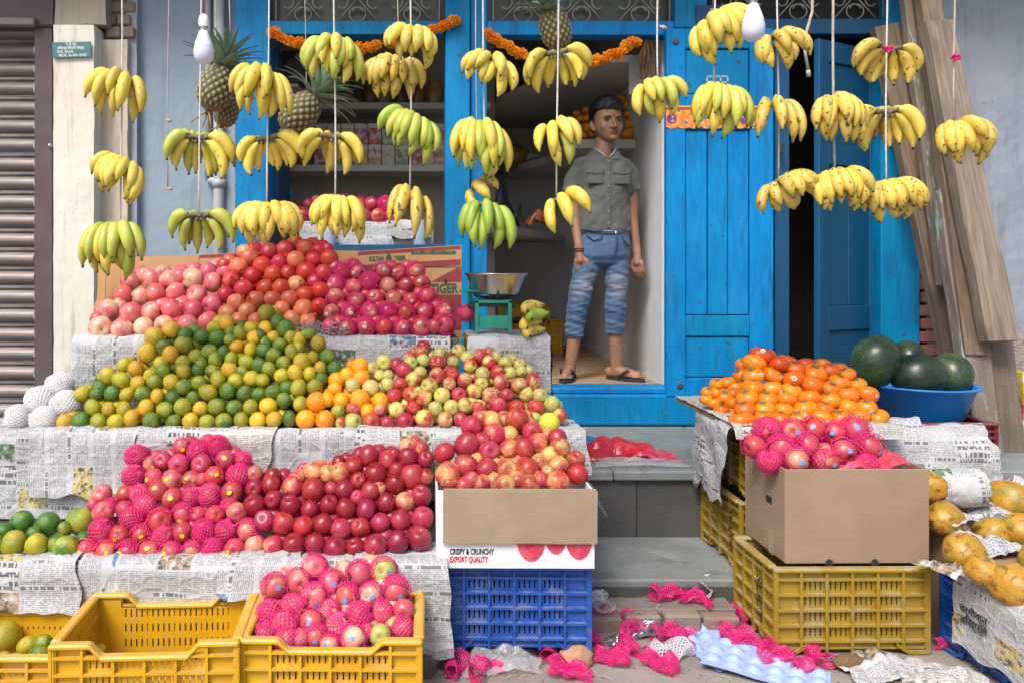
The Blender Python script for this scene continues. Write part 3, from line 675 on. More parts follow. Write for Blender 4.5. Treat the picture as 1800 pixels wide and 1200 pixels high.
sl = MB().box(XU(478, F + .1), XU(478, F + .1) + .03, F + .14, F + .6, ZV(400, F), ZV(75, F)).build('window_shutter', M['dark_blue'], None, bevel=.004); keep(sl, sb)
hk = MB().lathe([(0, 0), (.008, 0), (.011, .012), (.008, .022), (0, .024)], 10).build('shutter_knob', M['blue'], None, smooth=True, loc=P(511, 343, F + .3)); keep(hk, sb)
room('balcony_slab', M['concrete_raw'], -4.5, 6.5, 4.15, F + .08, 3.34, 3.46); room('balcony_edge', M['cream_wall'], -4.5, 6.5, 4.10, 4.15, 3.30, 3.50)
# drainpipe
dp = MB(); Yq = F - .03
dp.tube([(XU(385, Yq), Yq, 3.3), (XU(385, Yq), Yq, ZV(322, Yq)), (XU(385, Yq), Yq, .45)], .032, 12)
pipe = dp.build('drainpipe', M['pipe'], None, smooth=True)
tag(pipe, 'grey drainpipe running down beside the blue timber post', 'pipe')
MB().tube([(XU(385, Yq), Yq, ZV(330, Yq)), (XU(385, Yq), Yq, ZV(316, Yq))], .04, 12).build('coupling', M['pipe'], pipe, smooth=True)
MB().tube([(XU(366, Yq), Yq + .01, ZV(318, Yq)), (XU(385, Yq), Yq, ZV(318, Yq))], .02, 8).build('branch', M['pipe'], pipe, smooth=True)
pip2 = MB().tube([(XU(366, F), F + .0, 3.3), (XU(366, F), F + .0, ZV(318, F))], .018, 10).build('thin_pipe', M['pipe'], None, smooth=True)
tag(pip2, 'thin vertical pipe on the grey plaster wall behind the pineapples', 'pipe')
# wall shelves
def shelf(poly, z, label, th=.045):
    o = MB().slab(poly, z - th, z).build('wall_shelf', M['shelf_white'], None, bevel=.003); tag(o, label, 'shelf'); return o
Ys = 5.62
shelf([(-.99, Ys), (.549, Ys), (.549, 5.995), (-.99, 5.995)], ZV(180, Ys), 'upper white shelf seen through the window opening with jars and packs')
shelf([(-.99, Ys), (.549, Ys), (.549, 5.995), (-.99, 5.995)], ZV(290, Ys), 'white shelf holding two tiers of juice cartons')
shelf([(.94, 4.80), (XR - .004, 4.80), (XR - .004, 7.09), (.63, 7.09), (.63, 6.0), (.86, 5.35)], 2.62, 'broad white shelf high above the boy under the garland')
shelf([(1.04, 5.25), (XR - .004, 5.25), (XR - .004, 7.09), (.72, 7.09), (.77, 6.75), (1.02, 6.06)], 2.184, 'white shelf behind the boy carrying stacked oranges', .06)
shelf([(.50, 5.0), (.60, 5.05), (1.30, 6.8), (1.30, 7.09), (.63, 7.09), (.63, 5.95), (.50, 5.95)], 1.61, 'lower white counter shelf inside the doorway holding a snack bag', .05)

# ------------------------------------------------------------------ leaning planks
def plank(u0, v0, u1, v1, Y0, Y1, wd, th, mat, label, roll=0, seed=0):
    """bottom (u0,v0,Y0) to top (u1,v1,Y1), slightly uneven edges"""
    a, b = P(u0, v0, Y0), P(u1, v1, Y1); d = b - a; L = d.length; mb = MB(); N = 14
    vs_ = []
    for i in range(N + 1):
        t = i / N * L; e0 = mnoise.noise(Vector((t * 2.2, seed, 0))) * .020; e1 = mnoise.noise(Vector((t * 2.2, seed + 9, 0))) * .020
        for (x, y) in ((-wd / 2 + e0, 0), (wd / 2 + e1, 0), (wd / 2 + e1, th), (-wd / 2 + e0, th)): vs_.append((x, y, t + (mnoise.noise(Vector((x * 8, seed, 3))) * .02 if i in (0, N) else 0)))
    fs = [(0, 1, 2, 3)[::-1], tuple(N * 4 + k for k in range(4))]
    for i in range(N):
        for k in range(4): fs.append((i * 4 + k, i * 4 + (k + 1) % 4, (i + 1) * 4 + (k + 1) % 4, (i + 1) * 4 + k))
    mb.add(vs_, fs); o = mb.build('leaning_plank', mat, None, bevel=.003)
    zq = d.normalized(); xq = Vector((1, 0, 0)); yq = zq.cross(xq).normalized(); xq = yq.cross(zq)
    m = Matrix((xq, yq, zq)).transposed().to_4x4(); m.translation = a; o.matrix_world = m @ Matrix.Rotation(R(roll), 4, 'Z')
    tag(o, label, 'plank', 'planks leaning on the shop wall'); return o
plank(1692, 650, 1560, 44, 4.26, 4.50, .150, .06, M['plank'], 'brown beam leaning lowest against the ajar door frame with square cut top', 0, 7)
plank(1676, 500, 1598, -70, 4.20, 4.46, .125, .05, M['plank_paint'], 'beam with flaking pale green paint behind the bananas at its top', 0, 3)
plank(1752, 860, 1672, 330, 3.84, 4.16, .130, .07, M['plank_paint'], 'dark post with peeling turquoise paint standing beside the blue basin', 0, 11)
plank(1790, 860, 1738, 430, 3.86, 4.16, .125, .06, M['plank_dark'], 'dark bare post standing behind the turquoise flecked one', 0, 15)
plank(1719, 624, 1630, -60, 3.96, 4.36, .115, .06, M['plank'], 'long grey brown beam ending just above the dark watermelons', 0, 19)
plank(1765, 598, 1652, 34, 3.88, 4.20, .150, .07, M['plank_pale'], 'broad pale weathered plank with worn top in front of the other beams', 0, 23)
# ------------------------------------------------------------------ crates
def crate_mesh(w, d, h, slots=True, dip=.035):
    """parts of a stacking crate, origin at the middle of its base: dict name -> list of MB"""
    parts = {}
    t = .010; rib = .016
    def side(L, axis):
        """outer face lies at y=0 looking to -y, x in [-L/2, L/2]; returns MB"""
        mb = MB(); z0, z1 = .0, h
        dp = dip if axis == 'long' else 0
        cols = 6 if axis == 'long' else 4; rows = 4
        cx = [-L / 2 + .006 + (L - .012) * k / cols for k in range(cols + 1)]; cz = [.045 + (h - .085) * k / rows for k in range(rows + 1)]
        # outer ribs
        for x in cx: mb.box(x - .004, x + .004, 0, rib, .012, h - .012 - (dp if abs(x) < L * .26 else 0))
        for z in cz: mb.box(-L / 2 + .002, L / 2 - .002, .001, rib, z - .004, z + .004)
        mb.box(-L / 2, -L / 2 + .075, .001, rib, 0, .012); mb.box(L / 2 - .075, L / 2, .001, rib, 0, .012)
        mb.add([(-L / 2 + .075, .001, .0), (-L / 2 + .12, .001, .028), (-L / 2 + .12, .001, .040), (-L / 2 + .075, .001, .012), (-L / 2 + .075, rib, .0), (-L / 2 + .12, rib, .028), (-L / 2 + .12, rib, .040), (-L / 2 + .075, rib, .012)], [(0, 1, 2, 3), (7, 6, 5, 4), (0, 4, 5, 1), (2, 6, 7, 3)])
        mb.add([(L / 2 - .075, .001, .0), (L / 2 - .12, .001, .028), (L / 2 - .12, .001, .040), (L / 2 - .075, .001, .012), (L / 2 - .075, rib, .0), (L / 2 - .12, rib, .028), (L / 2 - .12, rib, .040), (L / 2 - .075, rib, .012)], [(3, 2, 1, 0), (4, 5, 6, 7), (1, 5, 4, 0), (3, 7, 6, 2)])
        # inner wall: solid end bays, barred middle bays
        yb0, yb1 = rib, rib + .004
        for c in range(cols):
            x0, x1 = cx[c], cx[c + 1]
            solid = c in (0, cols - 1)
            if solid: mb.box(x0, x1, yb0, yb1, .02, h - .012); continue
            mb.box(x0, x1, yb0, yb1, .02, cz[0] + .012)
            for r_ in range(rows):
                za, zb = cz[r_] + .012, cz[r_ + 1] - .010
                n = 5 if axis == 'long' else 4
                gp = (x1 - x0) / n
                for k in range(n): mb.box(x0 + gp * k + gp * .28, x0 + gp * k + gp * 1.0, yb0, yb1, za, zb)
                mb.box(x0, x1, yb0, yb1, zb, zb + .022 if r_ < rows - 1 else h - .012 - dp)
        return mb
    def rimprof(L, dp):
        if dp == 0: return [(-L / 2, 0), (L / 2, 0)]
        a, b = L * .285, L * .225
        return [(-L / 2, 0), (-a, 0), (-b, -dp), (b, -dp), (a, 0), (L / 2, 0)]
    def rim(L, dp):
        mb = MB(); pr = rimprof(L, dp)
        vs_ = []
        for (x, dz) in pr: vs_ += [(x, -.005, h - .016 + dz), (x, .027, h - .016 + dz), (x, .027, h + dz), (x, -.005, h + dz)]
        m = len(pr); fs = [(0, 1, 2, 3), tuple(4 * (m - 1) + q for q in (3, 2, 1, 0))]
        for k in range(m - 1): fs += [(4 * k + q, 4 * k + (q + 1) % 4, 4 * k + 4 + (q + 1) % 4, 4 * k + 4 + q) for q in range(4)]
        mb.add(vs_, fs)
        return mb
    def place(mb, L, off, rot):
        m = Matrix.Rotation(rot, 4, 'Z') @ Matrix.Translation((0, -off, 0)); mb.v = [tuple(m @ Vector(p)) for p in mb.v]; return mb
    parts['long_side'] = [place(side(w, 'long'), w, d / 2, 0), place(side(w, 'long'), w, d / 2, math.pi)]
    parts['short_side'] = [place(side(d, 'short'), d, w / 2, math.pi / 2), place(side(d, 'short'), d, w / 2, -math.pi / 2)]
    rm = [place(rim(w, dip), w, d / 2, 0), place(rim(w, dip), w, d / 2, math.pi), place(rim(d - .054, 0), d, w / 2, math.pi / 2), place(rim(d - .054, 0), d, w / 2, -math.pi / 2)]
    allr = MB()
    for q in rm: allr.add(q.v, q.f)
    parts['rim'] = [allr]
    fl = MB()
    for k in range(9): y = -d / 2 + .02 + (d - .04) * k / 8; fl.box(-w / 2 + .02, w / 2 - .02, y - .012, y + .012, .016, .022)
    for k in range(7): x = -w / 2 + .03 + (w - .06) * k / 6; fl.box(x - .01, x + .01, -d / 2 + .02, d / 2 - .02, .010, .016)
    parts['floor_grid'] = [fl]
    return parts
CR = {}
def crate(mat, loc, w, d, h, label, rotz=0, group='plastic fruit crates', dip=.035, letters=None):
    key = (mat, w, d, h, dip)
    if key not in CR: CR[key] = [(nm, mb.mesh(nm, M[mat], fix=True, bevel=.005 if nm == 'rim' else 0)) for nm, l in crate_mesh(w, d, h, dip=dip).items() for mb in l]
    c = empty('plastic_crate', loc, (0, 0, rotz)); tag(c, label, 'crate', group)
    for nm, me in CR[key]: inst(nm, me, c)
    return c
# left front row, standing on the street
c1 = crate('crate_yellow', (XU(248, 2.25) , 2.25 + .185, .0), .535, .37, .279, 'nearly empty yellow crate between the green fruit crate and the netted apple crate', R(2.5))
c2 = crate('crate_yellow', (XU(582, 2.28), 2.28 + .18, 0), .53, .36, .275, 'yellow crate heaped with pink netted apples below the red apples', R(-1), dip=.03)
c0 = crate('crate_yellow', (XU(-62, 2.30), 2.30 + .165, -.0), .545, .33, .215, 'yellow crate of green fruit cut off by the corner of the view', R(0), dip=.0)
cb = crate('crate_blue', (XU(906, 2.70), 2.70 + .18, .035), .525, .36, .292, 'blue crate carrying the white apple box', R(-1.2), dip=.0)
cy = crate('crate_mustard', ((1.247 + 1.79) / 2, 2.75 + .172, .004), .545, .345, .298, 'dusty mustard crate under the plain brown cardboard box', R(.6), dip=.0)
cl = crate('crate_mustard', (1.29 + .245, 3.14 + .215, .128), .49, .43, .286, 'mustard crate standing on the low step, lower of the two stacked', 0, dip=.0)
cu_ = crate('crate_mustard', (1.335 + .245, 3.15 + .21, .416), .49, .43, .286, 'mustard crate under the persimmon tray, upper of the two stacked', 0, dip=.0)
cp = crate('crate_blue', (1.87 + .27, 2.43 + .20, .0), .54, .40, .285, 'blue crate half covered by newspaper beneath the papayas', R(3), dip=.0)
cp2 = crate('crate_blue', (1.99 + .27, 3.08 + .2, .0), .54, .40, .285, 'blue crate behind the papayas against the step', R(2), dip=.0)
cr_ = crate('crate_red', (XU(1640, 3.62) , 3.62 + .2, .4335), .60, .40, .20, 'maroon crate standing on the plinth under the blue basin', 0, dip=.0)
cr2 = crate('crate_red', (XU(1640, 3.30) + .12, 3.15 + .19, .127), .60, .36, .30, 'maroon crate beside the leaning planks above the papayas', 0, dip=.0)
for nm, cx, cz_, b in (('lettering', 1.247 + .03, .17, 'SULT'),):
    text('moulded_lettering', b, .055, M['print_black'], (-.2755, -.06, .155), (R(90), R(90), R(-90)), cy, .0005, width=.16)
text('moulded_lettering', 'SULTO', .05, M['print_black'], (-.2478, -.13, .15), (R(90), R(90), R(-90)), cl, .0005, width=.17)

# ------------------------------------------------------------------ display stand
A_Y, A_Z = 2.64, ZV(987, 2.64); B_Y, B_Z = 3.04, ZV(757, 3.04); C_Y, C_Z = 3.32, ZV(593, 3.32)
stand = empty('display_stand', (-.8, 3.1, 0)); tag(stand, 'three tiered wooden display stand covered with newspaper, loaded with fruit', 'fruit stand')
XA0, XA1 = -1.75, XU(768, A_Y); XB0, XB1 = -1.75, XU(1012, B_Y); XC0, XC1 = XU(133, C_Y), XU(806, C_Y)
def stb(name, *b): return keep(MB().box(*b).build(name, M['plank_dark'], None, bevel=.003), stand)
for i in range(3): stb('deck_board', XA0, XA1, A_Y + .01 + i * .13, A_Y + .133 + i * .13, A_Z - .030, A_Z - .006)
for i in range(3): stb('deck_board', XB0, XB1, B_Y + .01 + i * .095, B_Y + .1 + i * .095, B_Z - .030, B_Z - .006)
for i in range(3): stb('deck_board', XC0, XC1, C_Y + .01 + i * .16, C_Y + .166 + i * .16, C_Z - .030, C_Z - .006)
for x in (-1.7, -.8, XA1 - .06): stb('leg', x, x + .05, A_Y + .03, A_Y + .08, 0, A_Z - .031)
for x in (-1.7, -.8, .0): stb('leg', x, x + .05, B_Y + .03, B_Y + .08, 0, B_Z - .031)
stb('leg', XB1 - .07, XB1 - .02, B_Y + .26, B_Y + .31, 0, B_Z - .031)
for x in (XC0 + .03, -.6, XC1 - .08): stb('leg', x, x + .05, C_Y + .03, C_Y + .08, 0, C_Z - .031); stb('leg', x, x + .05, C_Y + .42, C_Y + .47, .434, C_Z - .031)
stb('riser_board', XB0, XB1 - .4, B_Y + .022, B_Y + .03, A_Z, B_Z - .032); stb('riser_board', XC0, XC1, C_Y + .012, C_Y + .02, B_Z, C_Z - .032)

# ------------------------------------------------------------------ newspaper
def sheet(path, x0, x1, label, mat='news', amp=.006, seed=0, cell=.022, ragged=.012, name='newspaper_sheet', group='newspaper lining', skew=0.0, cat='newspaper', sweep=None):
    """paper following a (y, z) path, from x0 to x1, crumpled"""
    pts = [Vector((0, a, b)) for a, b in path]; L = [0]
    for a, b in zip(pts, pts[1:]): L.append(L[-1] + (b - a).length)
    nv = max(2, int(L[-1] / cell)); nx = max(2, int((x1 - x0) / cell)); mb = MB(); uv = []
    def at(s):
        for k in range(len(L) - 1):
            if s <= L[k + 1] or k == len(L) - 2:
                t = (s - L[k]) / max(1e-6, L[k + 1] - L[k]); p = pts[k].lerp(pts[k + 1], t); d = (pts[k + 1] - pts[k]).normalized(); return p, Vector((0, -d.z, d.y))
    for j in range(nv + 1):
        s = L[-1] * j / nv
        p, n_ = at(s)
        if n_.y > 0 or (abs(n_.y) < .2 and n_.z < 0): n_ = -n_
        for i in range(nx + 1):
            x = x0 + (x1 - x0) * i / nx
            q = (1.3 * mnoise.noise(Vector((x * 5 + seed * 3.1, s * 8 + x * 2, seed))) + 1.5 * abs(mnoise.noise(Vector((x * 9 + s * 7, s * 15 - x * 5, seed + 4)))) + .5 * abs(mnoise.noise(Vector((x * 28 + s * 9, s * 28, seed + 6)))) + .35 * mnoise.noise(Vector((x * 42, s * 42, seed + 8)))) * amp
            e = 0
            if j in (0, nv): e = mnoise.noise(Vector((x * 12, seed, 1))) * ragged
            ex = mnoise.noise(Vector((s * 11, seed, i))) * ragged * .8 if i in (0, nx) else 0
            pp = p + n_ * max(q, -amp * .5) + Vector((x + ex + skew * s, 0, 0)); 
            if j == nv: pp.z += e
            mb.v.append(tuple(pp)); uv.append((x + seed * .37, s + seed * .21))
    W = nx + 1
    for j in range(nv):
        for i in range(nx): mb.f.append((j * W + i, j * W + i + 1, (j + 1) * W + i + 1, (j + 1) * W + i)); mb.m.append(0)
    o = mb.build(name, M[mat], None, smooth=True, uv=uv, fix=False); tag(o, label, cat, group); return o
def tier_path(y, z, drop, back, over=.012): return [(y + back, z + .001), (y + .004, z + .001), (y - over * .6, z - .008), (y - over, z - .03), (y - over - .004, z - drop)]
# lowest tier
sheet(tier_path(A_Y, A_Z, .26, .40), -1.74, -.98, 'newspaper hanging from the lowest tier beside the sweet limes', 'news_v', .009, 1)
sheet(tier_path(A_Y, A_Z + .003, .20, .40, .016), -1.00, -.45, 'newspaper with colour pictures hanging from the lowest tier behind the empty crate', 'news_pic', .008, 2)
sheet(tier_path(A_Y, A_Z + .001, .17, .40, .013), -.47, XU(640, A_Y), 'plain cream newspaper hanging from the lowest tier under the netted apples', 'news_w', .008, 3)
sheet(tier_path(A_Y, A_Z + .003, .31, .40, .018), XU(612, A_Y), XA1 + .012, 'long newspaper hanging down at the end of the lowest tier', 'news', .008, 4, skew=.06)
# middle tier front
sheet(tier_path(B_Y, B_Z, .33, .27), -1.74, XU(165, B_Y), 'newspaper with pictures and green advertisement behind the sweet limes', 'news_pic', .009, 5)
sheet(tier_path(B_Y, B_Z + .003, .32, .27, .017), XU(158, B_Y), XU(415, B_Y), 'newspaper on the middle tier behind the netted apples with yellow stickers', 'news', .009, 6)
sheet(tier_path(B_Y, B_Z + .001, .30, .27, .013), XU(405, B_Y), XU(620, B_Y), 'newspaper with small portraits above the dark red apples', 'news_v', .009, 7)
sheet(tier_path(B_Y, B_Z + .003, .26, .27, .017), XU(600, B_Y), XU(830, B_Y), 'newspaper below the bright oranges on the middle tier', 'news_pic', .008, 8)
sheet(tier_path(B_Y, B_Z + .001, .16, .27, .013), XU(815, B_Y), XB1 + .01, 'newspaper at the doorway end of the middle tier', 'news', .008, 9, skew=.1)
# loose extra sheets lying over the others, with curling lower corners
def loose(y, z, x0, x1, drop, back, mat, seed, label, over=.026, skew=0.0): return sheet([(y + back, z + .006), (y + .01, z + .006), (y - over * .6, z - .004), (y - over, z - .03), (y - over - .006, z - drop * .7), (y - over - .022, z - drop)], x0, x1, label, mat, .010, seed, ragged=.03, skew=skew)
loose(A_Y, A_Z, -1.42, -1.12, .15, .12, 'news_pic', 31, 'short newspaper strip with pictures over the lowest tier edge below the sweet limes', skew=.12)
loose(A_Y, A_Z, -.62, -.36, .11, .10, 'news_v', 32, 'small newspaper flap over the lowest tier edge beside the heaped crate', skew=-.1)
loose(B_Y, B_Z, -1.46, -1.05, .24, .06, 'news_v', 33, 'newspaper page with sideways columns hanging behind the sweet limes', skew=.05)
loose(B_Y, B_Z, -.80, -.52, .20, .06, 'news_w', 34, 'plain newspaper page hanging above the netted apples with yellow stickers', skew=-.08)
loose(B_Y, B_Z, -.22, .06, .17, .06, 'news_pic', 35, 'newspaper page with pictures hanging above the dark red apples', skew=.06)
# top tier front
sheet(tier_path(C_Y, C_Z, .30, .46), XC0 - .01, XU(300, C_Y), 'newspaper with sideways text beneath the pink apples on the top tier', 'news_v', .008, 10)
sheet(tier_path(C_Y, C_Z + .002, .28, .46, .016), XU(290, C_Y), XU(560, C_Y), 'newspaper behind the mandarin heap on the top tier', 'news', .008, 11)
sheet(tier_path(C_Y, C_Z + .001, .26, .46, .013), XU(548, C_Y), XU(792, C_Y), 'newspaper with a picture of a figure under the netted apples on the top tier', 'news_pic', .008, 12)
# scale stand: a yellow crate wrapped in paper
SX0, SX1, SY0, SY1 = XU(822, 3.3), XU(962, 3.3), 3.30, 3.66; SZ = ZV(593, 3.3)
bc = crate('crate_yellow', ((SX0 + SX1) / 2, (SY0 + SY1) / 2, SZ - .292), SX1 - SX0 - .01, SY1 - SY0 - .02, .286, 'yellow crate wrapped in newspaper beneath the weighing scale', 0, dip=.0)
bc2 = crate('crate_yellow', ((SX0 + SX1) / 2, (SY0 + SY1) / 2 + .0, .4345), SX1 - SX0 - .01, SY1 - SY0 - .02, SZ - .292 - .4345 - .002, 'yellow crate on the plinth underneath the scale crate', 0, dip=.0)
sheet(tier_path(SY0, SZ + .002, .27, .355, .014), SX0, SX1 + .012, 'newspaper over the front of the scale crate', 'news', .008, 13)
sheet([(0, 0), (.02, -.02), (.026, -.28)], 0, SY1 - SY0 - .02, 'newspaper hanging over the doorway side of the scale crate', 'news_v', .008, 14)
o = bpy.context.scene.objects[COL.objects[-1].name]; o.rotation_euler = (0, 0, R(90)); o.location = (SX1 - .016 + .016, SY0 + .01, SZ + .004)
o.scale = (1, -1, 1)
# ------------------------------------------------------------------ fruit meshes (radius about 1)
rng = random.Random(7)
def radial_mesh(name, fn, mats, nu=22, nv=14, extra=None):
    mb = MB(); vs_ = [fn(Vector((0, 0, 1)))]
    for j in range(1, nv):
        th = math.pi * j / nv
        for i in range(nu):
            ph = 2 * math.pi * i / nu; vs_.append(fn(Vector((math.sin(th) * math.cos(ph), math.sin(th) * math.sin(ph), math.cos(th)))))
    vs_.append(fn(Vector((0, 0, -1)))); fs = []
    for i in range(nu): fs.append((0, 1 + i, 1 + (i + 1) % nu))
    for j in range(nv - 2):
        a = 1 + j * nu
        for i in range(nu): fs.append((a + i, a + nu + i, a + nu + (i + 1) % nu, a + (i + 1) % nu))
    a = 1 + (nv - 2) * nu; e = len(vs_) - 1
    for i in range(nu): fs.append((a + i, e, a + (i + 1) % nu))
    mb.add(vs_, fs)
    if extra: extra(mb)
    return mb.mesh(name, mats, smooth=True)
def apple_r(d, seed, tall=0.0):
    th = math.acos(max(-1, min(1, d.z))); ph = math.atan2(d.y, d.x)
    r = 1 - .32 * math.exp(-(th / .30) ** 2) - .20 * math.exp(-((math.pi - th) / .26) ** 2)
    low = max(0, -d.z)
    r *= 1 + tall * abs(d.z) * .6 - .05 * low + .025 * math.cos(5 * ph + seed) * (1 - d.z) * .5 + .055 * mnoise.noise(Vector((d.x * 1.3 + seed * 5, d.y * 1.3, d.z * 1.3)))
    return r
def apple_fn(seed, tall=0): return lambda d: d * apple_r(d, seed, tall)
def apple_mesh(name, mat, seed, tall=0):
    def ex(mb): mb.tube([(0, 0, .62), (.02, .01, .86), (.07, .03, 1.06)], [.035, .03, .045], 5, 1)
    return radial_mesh(name, apple_fn(seed, tall), [mat, M['stem']], extra=ex)
APP = {k: [apple_mesh('apple_' + k, M[k], s, .12 if k in ('apple_dark', 'apple_streak') else -.02) for s in range(4)] for k in ('apple_pink', 'apple_rose', 'apple_dark', 'apple_streak', 'apple_red', 'apple_mixed', 'apple_green', 'pear_pale')}
def citrus_fn(seed, flat=.86, nip=.05):
    def fn(d):
        th = math.acos(max(-1, min(1, d.z))); r = 1 + nip * math.exp(-(th / .3) ** 2) - .06 * math.exp(-(th / .12) ** 2) - .05 * math.exp(-((math.pi - th) / .25) ** 2)
        r += .035 * mnoise.noise(Vector((d.x * 1.6 + seed * 7, d.y * 1.6, d.z * 1.6))) + .012 * mnoise.noise(d * 6 + Vector((seed, 0, 0))); return Vector((d.x * r, d.y * r, d.z * r * flat))
    return fn
def citrus(name, mat, flat=.86, nip=.05):
    def ex(mb): mb.lathe([(0, flat * .985), (.06, flat * .99), (.045, flat * 1.03), (0, flat * 1.035)], 6, 1)
    return [radial_mesh(name, citrus_fn(s, flat, nip), [mat, M['calyx']], extra=ex) for s in range(3)]
CIT = {k: citrus(k, M[k]) for k in ('mand_green', 'mand_olive', 'mand_yellow')}
CIT['orange'] = citrus('orange', M['orange'], .96, .0); CIT['lime_big'] = citrus('lime_big', M['lime_big'], .93, .03); CIT['lime_yellow'] = citrus('lime_yellow', M['lime_yellow'], .96, .0)
def pom(mat, seed):
    def fn(d):
        th = math.acos(max(-1, min(1, d.z))); ph = math.atan2(d.y, d.x); r = 1 + .03 * math.cos(6 * ph + seed) * math.sin(th) + .04 * mnoise.noise(d * 1.5 + Vector((seed * 3, 0, 0))) + .16 * math.exp(-(th / .2) ** 2); return d * r
    def ex(mb):
        n = 12; a = []; 
        for k in range(n):
            p = 2 * math.pi * k / n; a.append((.15 * math.cos(p), .15 * math.sin(p), 1.08))
        for k in range(n):
            p = 2 * math.pi * k / n; hh = 1.36 if k % 2 == 0 else 1.2; rr = .26 if k % 2 == 0 else .17; a.append((rr * math.cos(p), rr * math.sin(p), hh))
        mb.add(a, [(k, (k + 1) % n, n + (k + 1) % n, n + k) for k in range(n)], 0)
    return radial_mesh('pomegranate', fn, [mat], extra=ex)
POM = {k: [pom(M[k], s) for s in range(3)] for k in ('pom_red', 'pom_tan')}
def persim(mat, seed):
    def fn(d):
        ph = math.atan2(d.y, d.x); s = math.hypot(d.x, d.y); q = 1 + .045 * math.cos(4 * ph + seed) * s + .03 * mnoise.noise(d * 1.4 + Vector((seed * 4, 0, 0))); zz = d.z * .70 * (1 - .22 * math.exp(-(s / .35) ** 2)); return Vector((d.x * q, d.y * q, zz))
    def ex(mb):
        for k in range(4):
            a = k * math.pi / 2 + .4; c, s = math.cos(a), math.sin(a); mb.add([(0, 0, .60), (c * .25 - s * .18, s * .25 + c * .18, .64), (c * .46, s * .46, .655), (c * .25 + s * .18, s * .25 - c * .18, .64)], [(0, 1, 2, 3)], 1)
        mb.tube([(0, 0, .58), (0, 0, .72)], .05, 5, 1)
    return radial_mesh('persimmon', fn, [mat, M['calyx']], extra=ex)
PER = {k: [persim(M[k], s) for s in range(3)] for k in ('persimmon', 'persimmon_deep')}
# net sleeves: a knitted lattice round the fruit, open at +Z
def net_mesh(mat, t0, t1, nu=18, nr=10, rad=1.065, th=.034, flare=.11, seed=0, drop=0):
    mb = MB(); pt = []
    for j in range(nr + 1):
        f = j / nr; t = t0 + (t1 - t0) * f; row = []
        for i in range(nu):
            ph = 2 * math.pi * (i + .5 * (j % 2)) / nu
            r = rad + flare * math.exp(-(j / 1.3) ** 2) * (1 + .8 * math.sin(ph * 7 + seed)) + .07 * mnoise.noise(Vector((math.cos(ph) * 1.6, math.sin(ph) * 1.6, t * 2.2 + seed))) + .02
            tt = t + .08 * math.sin(ph * 2 + seed) * (1 - f)
            row.append(Vector((math.sin(tt) * math.cos(ph) * r, math.sin(tt) * math.sin(ph) * r, math.cos(tt) * r)))
        pt.append(row)
    def strand(a, b):
        d = (b - a).normalized(); n = (a + b).normalized(); s = d.cross(n).normalized() * th; n = n * th * .8
        mb.add([a - s, a + n, a + s, b - s, b + n, b + s], [(0, 3, 4, 1), (1, 4, 5, 2)])
    for j in range(nr):
        for i in range(nu):
            strand(pt[j][i], pt[j + 1][i]); strand(pt[j][i], pt[j + 1][(i + (1 if j % 2 else -1)) % nu])
    for i in range(nu): strand(pt[0][i], pt[0][(i + 1) % nu])
    return mb.mesh('net_sleeve', mat, fix=False)
NETS = {'n': [net_mesh(M['net_pink'], .92, 2.95, seed=s) for s in (0, 2)], 'N': [net_mesh(M['net_pink'], .30, 2.9, nr=13, seed=s, flare=.10) for s in (1, 3)], 'm': [net_mesh(M['net_pink'], 1.45, 2.95, nr=9, seed=5)],
        'W': [net_mesh(M['net_white'], .35, 2.9, nr=14, nu=22, seed=s, flare=.08, th=.042) for s in (1, 3)]}
def sticker_mesh(mat, ang=.23, mat2=None):
    mb = MB(); n = 14; vs_ = [(0, 0, 1.03)]
    for k in range(n):
        a = 2 * math.pi * k / n; d = Vector((math.sin(ang) * math.cos(a), math.sin(ang) * .8 * math.sin(a), math.cos(ang))).normalized() * 1.022; vs_.append(tuple(d))
    mb.add(vs_, [(0, 1 + k, 1 + (k + 1) % n) for k in range(n)])
    if mat2:
        vs_ = [(0, 0, 1.036)]
        for k in range(8):
            a = 2 * math.pi * k / 8; d = Vector((math.sin(ang * .3) * math.cos(a), math.sin(ang * .3) * math.sin(a), math.cos(ang * .3))).normalized() * 1.036; vs_.append(tuple(d))
        mb.add(vs_, [(0, 1 + k, 1 + (k + 1) % 8) for k in range(8)], 1)
    return mb.mesh('sticker', [mat] + ([mat2] if mat2 else []), smooth=True)
STK = {'y': sticker_mesh(M['sticker_y']), 'b': sticker_mesh(M['sticker_b'], .22), 'w': sticker_mesh(M['sticker_w'], .22, M['sticker_dot'])}

